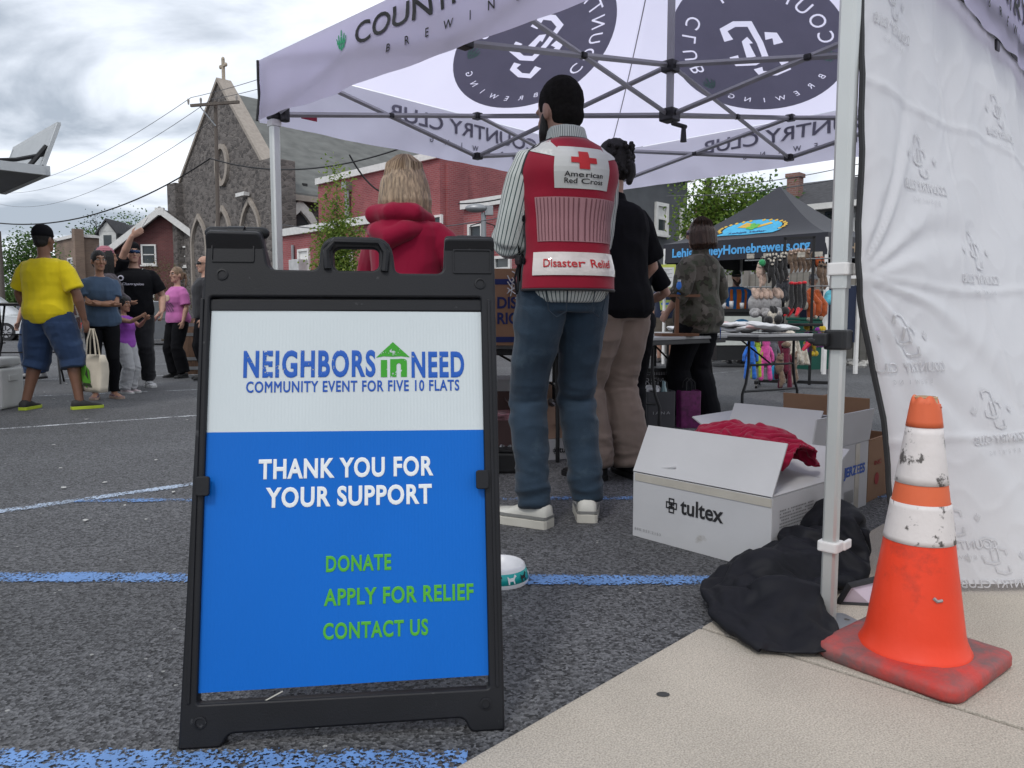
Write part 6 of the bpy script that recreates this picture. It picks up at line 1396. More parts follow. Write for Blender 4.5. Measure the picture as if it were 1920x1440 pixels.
jz = carton('open white box with blue lettering and a torn flap behind the tultex box', (1.25, 3.14), math.atan2(.37, .40), .58, .42, .31, CW, [('f', 97, .15, .0), ('b', 150, .2, .02), ('l', 60, .2, .0), ('r', 35, .2, .03)])
f = Flat().text('JERZEES', .32, .165, .225, .046, bold=.035); f.build('lettering', SBL, jz, front(jz), cut=.05); Flat().circle(.09, .19, .05).build('round_logo', mat('logo_blue', (.01, .2, .6), .6), jz, front(jz), cut=.03)
f = Flat()
for i in range(40): x, y = .05+random.random()*.13, .03+random.random()*.09; f.poly([(x, y), (x+.012, y), (x+.012, y+.004), (x, y+.004)])
for i in range(16): x = .33+i*.006; f.poly([(x, .04), (x+.003*(1+i % 2*.5), .04), (x+.003, .1), (x, .1)])
f.build('fine_print', MATS['grey_ink'], jz, front(jz)); MB().box((.46, -.0015, .155), (.045, .002, .305)).build('tape', TAPE, jz)
bw = carton('open brown cardboard box behind the white lettered box', (1.70, 3.58), math.atan2(.722, .692), .36, .42, .30, CB, [('l', 95, .2, .0), ('b', 60, .2, 0), ('f', -60, .16, .02)])
f = Flat().text('INC', .08, .17, .1, .022, bold=.02); f.circle(.12, .1, .03); f.build('lettering', mat('carton_red', (.30, .03, .03), .7), bw, front(bw))
# cartons beyond the vest man
db = carton('large brown box with blue bands marked DISTRICT on the back table', (-.42, 4.42), R(4), .56, .42, .44, CB, [], z=.722, open_top=False)
DB = mat('district_blue', (.012, .022, .11), .7); f = Flat().text('DIST', .335, .215, .165, .068, bold=.03).text('RICT.', .335, .125, .185, .068, bold=.03); f.build('lettering', DB, db, front(db), cut=.06)
for z_ in (.37, .035): MB().box((.28, -.0012, z_), (.558, .002, .032)).build('blue_band', DB, db)
tw = MB(); 
for i in range(9): tw.tube([(.42+.03*math.sin(i*2.1), -.01, .43-i*.012), (.44+.03*math.cos(i*1.7), -.016, .40-i*.014), (.42+.03*math.sin(i), -.01, .37-i*.014)], .0035, 5)
tw.build('tangled_wrap', mat('clear_wrap', (.6, .6, .6), .15, spec=.8), db)
FT = mat('table_top', (.34, .34, .34), .5, var=.05); FB_ = mat('table_edge', (.022, .022, .024), .5)
def folding_table(label, o, ang, w, d, h=.74, lay='side', top=None):
    t = thing('folding_table', label, 'table', (o[0], o[1], 0), ang); 
    MB().box((w/2, d/2, h-.012), (w, d, .024)).build('tabletop', top or FT, t, bevel=.006); MB().box((w/2, d/2, h-.043), (w-.02, d-.02, .036)).build('apron', FB_, t, bevel=.005)
    for x, s in ((.22, 1), (w-.22, -1)):
        q = MB(); p0, p1 = V((x, .09, h-.06)), V((x, d-.09, h-.06))
        for y, yy in ((.06, .13), (d-.06, d-.13)): q.tube([(x, yy, h-.06), (x, yy, h*.62), (x, y+(yy-y)*.6, h*.4), (x, y, .2), (x, y, 0)], .013, 8)
        q.tube([(x, .09, h*.3), (x, d-.09, h*.3)], .01, 8); q.tube([(x, .13, h*.62), (x, d-.13, h*.62)], .01, 8); q.build('leg_frame', BLACK, t, smooth=True)
        MB().tube([(x, d/2, h*.62), (x+s*.38, d/2, h-.06)], .008, 6).build('brace', BLACK, t)
    return t
folding_table('grey folding table carrying the brown DISTRICT box', (-1.0, 4.55), R(0), 1.5, .62, .72)
folding_table('grey folding table beside the camouflage jacket with a wooden rack on it', (1.02, 5.58), GRID, 1.15, .70)
a2 = math.atan2(.40, .67)+math.pi/2
tr_ = folding_table('grey folding table end-on, heaped with white shirts', (2.62+.25, 7.02), a2, 1.5, .86)
def heapbox(i): return None
rnd = random.Random(12)
for i in range(16):
    u, v_ = rnd.uniform(.08, 1.3), rnd.uniform(.1, .74); p = tr_.matrix_basis @ V((u, v_, 0)); mm = rnd.choice([cloth('white_cotton', (.62, .62, .63)), cloth('white_cotton', (.62, .62, .63)), cloth('soft_white_cotton', (.52, .53, .55)), cloth('blush_cotton', (.58, .38, .37))])
    q = MB(); w_, d_ = rnd.uniform(.12, .2), rnd.uniform(.09, .15); q.ell((0, 0, 0), (w_, d_, .022), nu=18, nv=8)
    q.v = [(x, y, z+.02*noise.noise(V((x*9+i, y*9, i)))+.012*noise.noise(V((x*22, y*22+i, 3)))) for x, y, z in q.v]
    o = q.build('folded_shirt', mm, None, smooth='all'); o.location = (p.x, p.y, .775+.022*(i % 3)); o.rotation_euler = (rnd.uniform(-.15, .15), rnd.uniform(-.15, .15), rnd.uniform(0, 3)); tag(o, 'loosely folded pale shirt heaped with others on the end-on folding table', 'shirt', 'shirts heaped on the folding table')
wr2 = thing('wooden_rack', 'small brown wooden T-shaped stand on the folding table', 'stand', (1.30, 6.02, .74), GRID+R(-40)); WD = mat('stained_wood', (.15, .065, .03), .5, var=.25, vs=9, stretch=(1, 1, .2))
MB().box((0, 0, .012), (.30, .2, .022)).build('base', WD, wr2); MB().box((0, 0, .165), (.028, .03, .29)).build('post', WD, wr2); MB().box((0, 0, .318), (.36, .04, .02)).build('shelf', WD, wr2)
bt = thing('water_bottle', 'small blue-capped bottle on the wooden stand', 'bottle', (1.315, 6.02, 1.068)); MB().lathe([(.0, 0), (.026, 0), (.028, .06), (.02, .085), (.012, .1)], 14).build('bottle_body', mat('blue_plastic', (.02, .16, .55), .3), bt, smooth='all'); MB().lathe([(.013, .1), (.013, .115), (0, .115)], 12).build('cap', mat('white_plastic', (.6, .6, .6), .4), bt)
gbx = carton('grey-white carton with slanted grey lettering under the back table', (-.40, 4.95), R(3), .62, .4, .48, mat('pale_carton', (.42, .41, .42), .8, var=.05), [])
Flat().text('HOBOHO', .26, .26, .36, .085, bold=.02, shear=.35).build('lettering', MATS['grey_ink'], gbx, front(gbx), cut=.06)
carton('dark brown open box with magazines on the ground behind the sign', (-.34, 4.5), R(6), .44, .36, .27, mat('maroon_carton', (.10, .06, .055), .8), [('b', 110, .14, 0), ('r', 40, .15, .03)])
mg = MB()
for i in range(5): mg.box((0, 0, i*.008), (.16, .22, .006), M4.Rotation(R(i*9-15), 4, 'Z'))
o = mg.build('magazine_stack', mat('rose_print', (.42, .2, .23), .4, var=.6, vs=22), None); o.location = (-.03, 4.66, .27); tag(o, 'rose coloured magazines piled on the dark brown box', 'magazines')
tl2 = carton('low white carton marked tultex under the tan box', (.20, 4.66), R(24), .46, .36, .125, CW, [], open_top=False); f = Flat(); tul_logo(f, .06, .042, .04); f.build('lettering', INK, tl2, front(tl2), cut=.05)
carton('tan open box with glossy wrap standing on the low tultex carton', (.205, 4.67), R(24), .45, .35, .20, CT, [('b', 100, .12, 0), ('l', 130, .12, 0)], z=.133)
fl_ = MB()
for i in range(14): fl_.ell((random.uniform(-.13, .13), random.uniform(-.08, .08), random.uniform(0, .04)), (.05, .04, .02), Euler((random.random(), random.random(), random.random()*6)).to_matrix(), 8, 5)
o = fl_.build('plastic_wrap', mat('glossy_wrap', (.16, .15, .15), .12, spec=.8, var=.6, vs=20), None, smooth=False); o.location = (.35, 4.92, .325); tag(o, 'glossy crumpled plastic wrap in the tan box', 'plastic wrap')
o = MB().box((0, 0, .06), (.3, .12, .12)).box((0, 0, .13), (.31, .13, .02)).build('black_case', BLACK, None, bevel=.015); o.location = (-.10, 4.32, 0); tag(o, 'low black case on the asphalt by the sign', 'case')
o = MB().grid(lambda u, v: ((u-.5)*.24, .02*math.sin(u*23)*v, .05+v*.09+.012*math.sin(u*31)), 40, 4).build('silver_pouch', mat('silver_weave', (.3, .3, .31), .35, .4, var=.6, vs=60), None, solid=.012); o.location = (-.0, 4.36, 0); tag(o, 'woven silver pouch on the ground beside the jeans', 'pouch')
# shopping bags under the table
def bag(label, loc, rz, w, d, h, m, txt=None, group=None):
    t = thing('shopping_bag', label, 'bag', loc, rz, group); q = MB(); prof = roundpoly([(-w/2, -d/2), (w/2, -d/2), (w/2, d/2), (-w/2, d/2)], .012, 3)
    q.loft([[V((x*(1+k*.03), y*(1-k*.1), z+.006*noise.noise(V((x*20, y*20, z))))) for x, y in prof] for z, k in ((0, 0), (h*.5, .3), (h, 1))], cap=False); q.poly([(x, y, .004) for x, y in prof]); q.build('bag_body', m, t, solid=.003)
    for s in (-1, 1): MB().tube([(-w*.22, s*d*.45, h), (-w*.2, s*d*.4, h+.07), (0, s*d*.36, h+.10), (w*.2, s*d*.4, h+.07), (w*.22, s*d*.45, h)], .004, 5).build('handle', BLACK, t)
    if txt: Flat().text(txt, 0, h*.42, w*.62, .022, space=1.5, anchor='c').build('lettering', mat('silver_ink', (.35, .35, .36), .5), t, lambda s, u: V((s, -d/2-.004, u)))
    return t
bag('dark grey paper shopping bag with silver letters under the folding table', (1.16, 5.98, 0), R(12), .23, .12, .31, mat('grey_paper', (.055, .055, .06), .6), 'IANA'); bag('shiny purple gift bag under the folding table', (1.43, 6.12, 0), R(8), .17, .1, .30, mat('purple_foil', (.13, .01, .09), .3, var=.5, vs=30, spec=.6))
t = thing('glass_bottle', 'clear bottle with a blue label standing in the grey shopping bag', 'bottle', (1.20, 5.98, .14)); MB().lathe([(0, 0), (.034, 0), (.034, .15), (.014, .21), (.013, .25), (0, .25)], 16).build('bottle_body', mat('aqua_glass', (.22, .34, .36), .1, spec=.7), t, smooth='all'); MB().lathe([(.0348, .05), (.0348, .13)], 16).build('label_wrap', mat('label_teal', (.05, .2, .28), .5, var=.6, vs=40), t)
fl_ = MB()
for i in range(10): fl_.ell((random.uniform(-.07, .04), random.uniform(-.03, .03), random.uniform(0, .03)), (.035, .03, .018), Euler((random.random(), random.random(), random.random()*6)).to_matrix(), 8, 5)
o = fl_.build('tissue_paper', mat('tissue', (.55, .55, .56), .3, var=.2), None); o.location = (1.12, 5.98, .315); tag(o, 'crumpled white tissue in the grey shopping bag', 'tissue paper')
px_ = carton('black carton printed with white words behind the shopping bags', (1.05, 6.30), R(10), .62, .3, .46, BLACK, [], open_top=False); SI = MATS['silver_ink']
f = Flat().text('PRISM', .02, .33, .2, .055); f.text('NEVER', .33, .26, .2, .035, bold=.02)
for i in range(40): f.poly([(.02+i*.0148, .41), (.026+i*.0148, .41), (.026+i*.0148, .435), (.02+i*.0148, .435)])
for j in range(3): f.text('VISION COLOUR', .30, .31+j*.03, .27, .013)
f.build('lettering', SI, px_, front(px_)); 

# ------------------------------------------------------------------ black bag heap, bowl, cooler
def smooth_path(pts, n):
    pts = [V(p) for p in pts]; out = []; m = len(pts)-1
    for i in range(n+1):
        t = i/n*m; k = min(int(t), m-1); u = t-k; p0, p1, p2, p3 = pts[max(k-1, 0)], pts[k], pts[k+1], pts[min(k+2, m)]
        out.append(.5*((2*p1)+(p2-p0)*u+(2*p0-5*p1+4*p2-p3)*u*u+(3*p1-p0-3*p2+p3)*u**3))
    return out
P = smooth_path([(1.22, 2.71, .18), (1.07, 2.61, .20), (.92, 2.49, .20), (.80, 2.35, .18), (.77, 2.15, .15), (.735, 1.97, .12)], 66); q = MB()
q.tube(P, [(.03, .03) if i == 0 else ((.14+.03*noise.noise(V((i*.2, 0, 0))), .135+.03*noise.noise(V((i*.25, 3, 0)))) if i < 52 else (.13-.0025*(i-52), .10-.003*(i-52))) for i in range(67)], 52, cap=False)
o = drape('tent_bag', (.90, 2.42, 0), V((1, 0, 0)), V((0, 1, 0)), 4, 4, [([(.93, 2.49, .05), (1.06, 2.59, .06), (1.16, 2.67, .05)], [.045, .06, .045]), (.775, 2.13, .0, .04, .06, .075), (.79, 2.37, .02, .04, .05, .10)], 55, .26, mat('black_canvas', (.0065, .007, .0105), .62, var=.15, bump=.12, bs=260, spec=.25), mesh=q, shrink=-.27, bend=.06)
sep(o, (.9, 2.4, 0)); tag(o, 'crumpled black canvas tent bag lying at the foot of the near tent leg', 'bag')
bo = thing('dog_bowl', 'teal dog bowl with dog silhouettes behind the sign', 'pet bowl', (-.045, 2.50, 0)); TEAL = mat('teal_plastic', (.01, .33, .32), .35)
MB().lathe([(.100, 0), (.102, .012), (.088, .058), (.083, .062), (.078, .058), (.070, .02), (.0, .016)], 40).build('bowl', mat('white_melamine', (.68, .68, .70), .3), bo, smooth='all')
MB().lathe([(.1015, .014), (.0915, .048)], 40).build('teal_band', TEAL, bo, smooth='all', solid=.001)
dog = [(0, 0), (.004, 0), (.005, .009), (.017, .009), (.019, 0), (.023, 0), (.022, .013), (.027, .02), (.031, .021), (.030, .026), (.024, .029), (.019, .02), (.005, .019), (-.003, .025), (-.002, .014)]
for i in range(12):
    a = R(i*30-100); fnd = lambda s, t_, a=a: V((math.cos(a+s/.1)*(.1035-.0115*t_/.04+.0), math.sin(a+s/.1)*(.1035-.0115*t_/.04), .017+t_))
    d_ = Flat().shape(dog); d_.build('dog_mark', INK if i % 2 == 0 else WT, bo, fnd)
co_ = thing('cooler', 'tall off-white plastic cooler at the left edge of the picture', 'cooler', (-5.22, 7.42, 0), R(6)); CO = mat('cooler_plastic', (.52, .52, .5), .5, var=.06, bump=.1, bs=30)
MB().box((0, 0, .2), (.62, .42, .40)).build('cooler_body', CO, co_, bevel=.035, seg=3, smooth=True); MB().box((0, 0, .455), (.60, .40, .09)).build('lid', CO, co_, bevel=.03, seg=3, smooth=True); MB().box((.315, 0, .3), (.02, .16, .06)).build('handle', CO, co_, bevel=.008)
# tote held by the man in yellow
h_, d, th, n_ = YM.hand_r; M = YM.root.matrix_basis; hp = M @ (h_*YM.k)
tb2 = thing('tote_bag', 'cream canvas tote with a green print hanging from the yellow-shirted man\'s hand', 'bag', (hp.x+.06, hp.y, hp.z-.62), R(-28)); CAN = cloth('cream_canvas', (.58, .52, .42), bs=160)
q = MB(); q.loft([[V((x*.17, y*(.05 if z < .3 else .03)+.012*math.sin(z*14+x*5), z)) for x, y in roundpoly([(-1, -1), (1, -1), (1, 1), (-1, 1)], .3, 4)] for z in (0, .05, .12, .2, .28, .36)]); q.build('bag_body', CAN, tb2, smooth='all')
for s in (-1, 1): MB().tube([(-.07, s*.02, .35), (-.05, s*.015, .5), (-.01, s*.006, .61), (.03, s*.006, .61), (.06, s*.015, .5), (.08, s*.02, .35)], [(.013, .003)]*6, 6, side=(1, 0, 0)).build('strap', CAN, tb2)
Flat().poly([(-.1, .12), (-.02, .04), (.05, .1), (.03, .22), (-.05, .28), (-.09, .22)]).build('printed_leaf', mat('leaf_print', (.10, .32, .03), .8), tb2, lambda s, u: V((s, -.064, u))); Flat().poly([(-.08, .06), (.07, .05), (.05, .085), (-.06, .09)]).poly([(-.03, .17), (.02, .12), (.0, .24)]).build('printed_leaf', mat('dark_print', (.03, .04, .02), .8), tb2, lambda s, u: V((s, -.066, u)))

# ------------------------------------------------------------------ homebrewers' tent and stall
bt_ = thing('canopy_tent', 'charcoal pop-up tent with pale blue web address on its valance', 'tent', (5.13, 12.5, 0), GRID); CH = cloth('charcoal_canopy', (.035, .036, .045), var=.08, vs=2, bump=.1)
ze, zp = 2.28, 3.38
def bz_(x, y): d_ = min(x, y, S_-x, S_-y)/mid; return ze+(zp-ze)*max(0, d_)**1.35
rm = MB()
for i in range(4):
    a, b = V(corn[i]+(0,)), V(corn[(i+1) % 4]+(0,)); c = V((mid, mid, 0)); rm.grid(lambda u, v: (lambda p: (p.x, p.y, bz_(p.x, p.y)))((a.lerp(b, u)).lerp(c, v)), 16, 12)
rm.build('canopy_roof', CH, bt_, smooth=True)
bside = {'front': (V((0, S_, 0)), V((0, -1, 0)), V((-1, 0, 0))), 'right': (V((0, 0, 0)), V((1, 0, 0)), V((0, -1, 0))), 'back': (V((S_, 0, 0)), V((0, 1, 0)), V((1, 0, 0))), 'far': (V((S_, S_, 0)), V((-1, 0, 0)), V((0, 1, 0)))}
def bpt(i, u, z, out): c = bside[i]; return c[0]+c[1]*u+c[2]*(out+.012*math.sin(u*7)*(ze-z)/.36)+V((0, 0, z))
for i in bside: MB().grid(lambda u, t: bpt(i, u*S_, ze-t*.36, 0), 40, 4).build('valance', CH, bt_, smooth=True)
BLI = mat('pale_blue_ink', (.10, .40, .78), .7); BLK2 = mat('dim_ink', (.08, .09, .11), .8)
Flat().text('LehighValleyHomebrewers.org', .20, 2.02, 2.62, .165, bold=.03).build('valance_lettering', BLI, bt_, lambda s, t: bpt('front', s, t, .006), cut=.08)
Flat().text('LehighValleyHomebrewers.org', 2.85, 2.02, 2.62, .165, bold=.03, mirror=True).build('valance_lettering', BLK2, bt_, lambda s, t: bpt('back', 3.05-s, t, -.006) if False else bpt('back', s, t, -.006), cut=.08)
Flat().text('LVHB', .6, 2.02, .8, .165, bold=.03).build('valance_lettering', mat('tan_ink', (.4, .3, .2), .7), bt_, lambda s, t: bpt('right', s, t, .006), cut=.08)
for x, y in ((.02, .02), (.02, S_-.02), (S_-.02, S_-.02), (S_-.02, .02)): MB().box((x, y, 1.1), (.045, .045, 2.2)).build('leg', TRIM, bt_, bevel=.004)
kf = mid/math.hypot(mid, .9)
def blogo(off): return lambda s, t: V((t-off*.6, S_/2-s, bz_(t, S_/2-s if abs(S_/2-s-mid) < mid-t else S_/2-s)+off))
YLI = mat('wheat_ink', (.60, .38, .06), .7); SKY = mat('sky_blue_ink', (.06, .38, .62), .7)
lg = Flat().circle(0, .46, .56, .25).build('emblem_disc', SKY, bt_, blogo(.012), cut=.08)
Flat().poly([(-.62, .24), (.5, .22), (.62, .34), (.5, .36), (-.45, .37), (-.52, .33)]).build('emblem_banner', SKY, bt_, blogo(.014), cut=.08)
f = Flat()
for s in (-1, 1):
    for i in range(9): a = R(-25+i*13); x, y = s*(.62*math.cos(a)), .45+.22*math.sin(a); f.poly([(x, y-.02), (x+s*.05, y+.01), (x+s*.02, y+.045), (x-s*.03, y+.02)])
f.poly([(-.3, .5), (-.05, .46), (-.02, .58), (-.18, .64)]).poly([(.05, .5), (.3, .6), (.36, .55), (.1, .44)]); f.build('wheat_ears', YLI, lg, blogo(.018), cut=.08)
f = Flat(); 
for x, y in ((0, .5), (-.06, .46), (.07, .47), (.02, .42), (-.02, .56), (.08, .53)): f.circle(x, y, .05, .04, 10)
f.build('hop_mark', mat('hop_green', (.12, .42, .06), .7), lg, blogo(.022), cut=.08); Flat().text('Lehigh Valley', -.36, .275, .72, .055, bold=.03, shear=.2).build('banner_lettering', mat('navy_ink', (.02, .05, .15), .7), lg, blogo(.022), cut=.05)
nt_ = thing('taped_notice', 'white paper notice with a yellow border taped to the white tent leg', 'notice', Wp(1249, 518, 14.4), R(-8)); MB().box((0, 0, 0), (.35, .004, .44)).build('border', mat('lime_border', (.45, .50, .10), .6), nt_); MB().box((0, -.004, -.02), (.29, .004, .37)).build('paper', mat('paper_white', (.6, .6, .6), .6), nt_); f = Flat()
for i in range(12): f.poly([(-.11, .12-i*.024), (.11-.05*(i % 3), .12-i*.024), (.11-.05*(i % 3), .127-i*.024), (-.11, .127-i*.024)])
f.build('print_lines', MATS['grey_ink'], nt_, lambda s, t: V((s, -.0075, t)))
br_ = thing('serving_bar', 'serving bar with white front panel, round emblem and dark counter', 'bar', (Wp(1345, 600, 13.6).x, 13.6, 0), R(8)); MB().box((.55, .3, 1.02), (1.15, .66, .06)).build('counter', BLACK, br_); MB().box((.55, .3, .56), (1.08, .56, .86)).build('cabinet', BLACK, br_)
MB().box((.42, .012, .66), (.84, .02, .52)).build('front_panel', mat('panel_white', (.55, .57, .53), .6), br_); f = Flat().circle(.46, .68, .22, .19); f.build('round_emblem', mat('emblem_blue', (.01, .10, .22), .6), br_, lambda s, t: V((s, -.003, t))); f = Flat().circle(.46, .70, .15, .12); f.build('round_emblem', SKY, br_, lambda s, t: V((s, -.006, t))); f = Flat().circle(.46, .70, .06); f.poly([(.3, .55), (.62, .55), (.60, .6), (.32, .6)]); f.build('round_emblem', YLI, br_, lambda s, t: V((s, -.009, t)))
for i, x in enumerate((.06, .16, .30, .50, .66, .74, .82)):
    o = MB().lathe([(0, 0), (.032, 0), (.04, .11 if i % 2 else .14), (.034, .11 if i % 2 else .14), (.03, .02), (0, .02)], 14).build('cup', mat('clear_cup', (.5, .5, .5), .2, spec=.6), None, smooth='all'); p = br_.matrix_basis @ V((x, .1, 1.05)); o.location = p; tag(o, 'small clear cup standing on the dark serving counter', 'cup', 'cups on the serving bar')
gbn = thing('green_bin', 'dark green lidded bin behind the plush toys', 'bin', (5.25, 13.35, 0), R(20)); GB = mat('bin_green', (.008, .085, .06), .5); MB().loft([[V((x*k, y*k, z)) for x, y in roundpoly([(-.28, -.28), (.28, -.28), (.28, .28), (-.28, .28)], .05, 3)] for z, k in ((0, .82), (.78, 1), (.80, 1.06), (.84, 1.06))]).build('bin_body', GB, gbn); MB().box((0, 0, .87), (.62, .62, .05)).build('lid', GB, gbn, bevel=.02)
gf = thing('garment_stand', 'white pipe stand standing right of the plush toys', 'stand', (Wp(1548, 600, 12.0).x, 12.0, 0), R(10))
for x in (0, .55): MB().box((x, 0, .78), (.05, .05, 1.56)).build('upright', TRIM, gf)
MB().box((.275, 0, 1.53), (.5, .045, .05)).build('rail', TRIM, gf); MB().box((.275, .02, .95), (.5, .02, .9)).build('dark_panel', NAVY, gf)
ml = mat('rainbow_plush', (.1, .4, .5), .8, var=.9, vs=6); o = MB().ell((0, 0, 0), (.09, .06, .12)).ell((.05, -.02, .05), (.06, .06, .06)).build('plush_toy', ml, None, smooth='all'); o.location = Wp(1556, 558, 11.8); tag(o, 'rainbow plush toy hanging on the white pipe stand', 'plush toy', 'plush toys on the display')

# ------------------------------------------------------------------ plush rack
rk = thing('display_rack', 'black wheeled metal display rack hung with plush dog toys', 'rack', (3.45, 9.72, 0), R(-22))
up = MB
for x in (0, .34): MB().box((x, 0, .97), (.035, .035, 1.86)).build('upright', BLACK, rk)
MB().box((.17, 0, 1.885), (.37, .035, .03)).build('top_rail', BLACK, rk); ba = MB().box((.17, 0, .075), (.95, .05, .04)).box((-.28, 0, .075), (.05, .62, .04)).box((.62, 0, .075), (.05, .62, .04)); ba.build('base_frame', BLACK, rk, bevel=.004)
for x in (-.28, .62):
    for y in (-.29, .29): MB().tube([(x-.012, y, .028), (x+.012, y, .028)], .028, 12).build('castor', PLAS, rk)
MB().box((.17, -.02, .80), (.62, .3, .035)).build('tray', BLACK, rk, bevel=.008)
gr = MB()
for z in (1.62, 1.28, .72):
    gr.tube([(-.48, -.03, z), (.82, -.03, z)], .008, 6)
    for i in range(9): gr.tube([(-.42+i*.145, -.03, z), (-.42+i*.145, -.2, z-.01), (-.42+i*.145, -.22, z+.015)], .004, 5)
gr.build('hook_rail', GREYM, rk)
for i in range(6): MB().box((-.40+i*.2, -.16, 1.665 if i < 5 else 1.66), (.09, .004, .06)).build('price_card', mat('card_tan', (.4, .37, .32), .7, var=.3, vs=40), rk)
def plush(m1, kind, m2=None, k=1.):
    q = MB(); e = MB()
    if kind == 'rhino': q.ell((0, 0, -.16), (.075, .07, .10)); q.ell((-.01, -.05, -.26), (.06, .075, .055)); q.ell((-.03, -.11, -.28), (.035, .04, .035)); e.tube([(-.02, -.02, -.02), (0, -.03, -.06), (0, -.05, -.09)], [.03, .045, .03], 8, round_ends=True); e.tube([(.03, -.02, -.02), (.05, -.03, -.06), (.05, -.05, -.09)], [.025, .035, .025], 8, round_ends=True)
    elif kind == 'sock': q.tube([(0, 0, 0), (0, 0, -.1), (.005, -.01, -.2), (-.02, -.02, -.27), (-.06, -.03, -.31)], [.022, .028, .03, .028, .015], 8, round_ends=True); e.tube([(-.045, -.025, -.29), (-.085, -.035, -.34), (-.11, -.04, -.36)], [.024, .02, .014], 8, round_ends=True); e.ell((0, 0, .0), (.03, .03, .02))
    elif kind == 'flat': q.ell((0, 0, -.1), (.05, .035, .11)); q.ell((0, -.01, -.02), (.042, .036, .045)); q.tube([(.02, 0, -.18), (.04, .0, -.28), (.02, 0, -.34)], [.03, .034, .015], 8, round_ends=True); e.ell((-.02, -.03, .02), (.014, .01, .02)); e.ell((.02, -.03, .02), (.014, .01, .02)); e.ell((0, -.04, -.03), (.02, .014, .014))
    elif kind == 'fox': q.ell((0, 0, -.12), (.07, .06, .13)); q.tube([(.03, 0, -.1), (.10, 0, -.2), (.10, 0, -.32), (.07, 0, -.38)], [.045, .06, .055, .02], 10, round_ends=True); e.ell((0, -.05, -.2), (.04, .03, .06)); e.ell((.07, -.01, -.38), (.03, .03, .03))
    elif kind == 'long':
        q.ell((0, 0, -.05), (.045, .04, .06)); q.tube([(0, 0, -.08), (0, 0, -.25)], [.04, .05], 10, round_ends=True)
        for s in (-1, 1): q.tube([(s*.03, 0, -.22), (s*.045, 0, -.34), (s*.05, -.01, -.44)], [.028, .024, .03], 8, round_ends=True); q.tube([(s*.04, 0, -.1), (s*.075, 0, -.18), (s*.08, 0, -.24)], [.02, .02, .018], 8, round_ends=True)
        e.ell((0, -.02, .02), (.05, .04, .035))
    elif kind == 'bone': q.tube([(0, 0, -.04), (.0, 0, -.16)], .022, 10); [q.ell((sx, 0, z), (.03, .028, .03)) for z in (-.02, -.19) for sx in (-.022, .024)]; e.ell((0, 0, .01), (.008, .008, .014))
    elif kind == 'ball': q.ell((0, 0, -.05), (.05, .05, .05)); e.tube([(0, 0, 0), (0, 0, .04)], .004, 5)
    elif kind == 'towel': q.v, q.f = [], []; q.grid(lambda u, v: ((u-.5)*(.05+.22*v), .03*math.sin(u*14)*v, -.40*v), 24, 8); e.ell((0, -.01, .0), (.045, .04, .04))
    for b in (q, e): b.v = [(x*k, y*k, z*k) for x, y, z in b.v]
    return q, e
def fur(name, col, var=.35): return mat(name, col, .95, var=var, vs=22, bump=.8, bs=60, sheen=.3)
GRF = fur('grey_fur', (.30, .29, .29)); BRF = fur('brown_fur', (.17, .115, .08)); BKF = fur('black_fur', (.018, .017, .018)); ORF = fur('orange_fur', (.42, .085, .02)); CRF = fur('cream_fur', (.55, .50, .42)); RDF = fur('red_fur', (.55, .02, .03)); PKF = fur('peach_fur', (.50, .36, .29)); BLF = fur('blue_fur', (.02, .14, .55)); LMF = fur('lime_fur', (.38, .52, .04)); HPF = fur('hot_pink_fur', (.62, .08, .32)); BGF = fur('burgundy_fur', (.12, .008, .03)); YLF = fur('yellow_rubber', (.60, .42, .03)); PPF = fur('purple_rubber', (.25, .03, .33)); GNF = fur('green_fur', (.03, .28, .10)); GYF = fur('slate_fur', (.10, .105, .12)); TLF = fur('azure_fur', (.01, .22, .42))
def toys(pts, kind, m1, m2, label, k=1.1, dz=0, grp='plush toys on the display', rz=0):
    root = None
    for i, (px, py, Y) in enumerate(pts):
        loc = Wp(px, py, Y)
        if root is None:
            root = thing('plush_toy', label, 'plush toy', loc, rz, grp); q, e = plush(m1, kind, k=k); q.build('toy_body', m1, root, smooth='all', solid=.008 if kind == 'towel' else 0); e.build('toy_trim', m2, root, smooth='all')
        else: dup(root, loc, rz+random.uniform(-.4, .4))
toys([(1416, 541, 9.5), (1434, 541, 9.5), (1453, 540, 9.5)], 'rhino', GRF, PKF, 'grey long-snouted plush with pale ears hanging in the middle row', 1.15)
toys([(1484, 531, 9.45), (1491, 532, 9.5), (1499, 531, 9.45), (1508, 530, 9.5)], 'sock', BKF, RDF, 'black and red stocking-shaped plush hanging in the middle row', 1.1, rz=.3)
toys([(1508, 545, 9.7), (1520, 541, 9.75), (1532, 543, 9.8)], 'fox', ORF, CRF, 'fluffy orange plush hanging at the right of the rack', .95)
toys([(1490, 471, 9.6), (1498, 470, 9.6), (1506, 471, 9.6), (1514, 470, 9.65), (1482, 473, 9.55), (1523, 476, 9.7)], 'flat', BRF, PKF, 'flat brown plush hanging in the top row', .75)
toys([(1440, 482, 9.4), (1452, 480, 9.4), (1462, 484, 9.45), (1447, 492, 9.35), (1470, 478, 9.5)], 'flat', BKF, CRF, 'black and white plush hanging in the top row', .9)
toys([(1424, 496, 9.4), (1431, 492, 9.45)], 'flat', PKF, CRF, 'peach plush hanging at the left of the top row', .8)
toys([(1429, 486, 9.38)], 'ball', GNF, CRF, 'bright green plush ball at the left of the top row', .9)
toys([(1534, 478, 9.7), (1541, 482, 9.75)], 'flat', ORF, BKF, 'orange and black striped plush at the right of the top row', .7)
toys([(1538, 494, 9.7), (1545, 496, 9.75)], 'flat', BRF, BKF, 'brown plush with dangling limbs at the far right of the rack', .9)
toys([(1462, 520, 9.55), (1468, 522, 9.6), (1474, 521, 9.6)], 'flat', GYF, PKF, 'slim slate plush hanging behind the rack upright', .85)
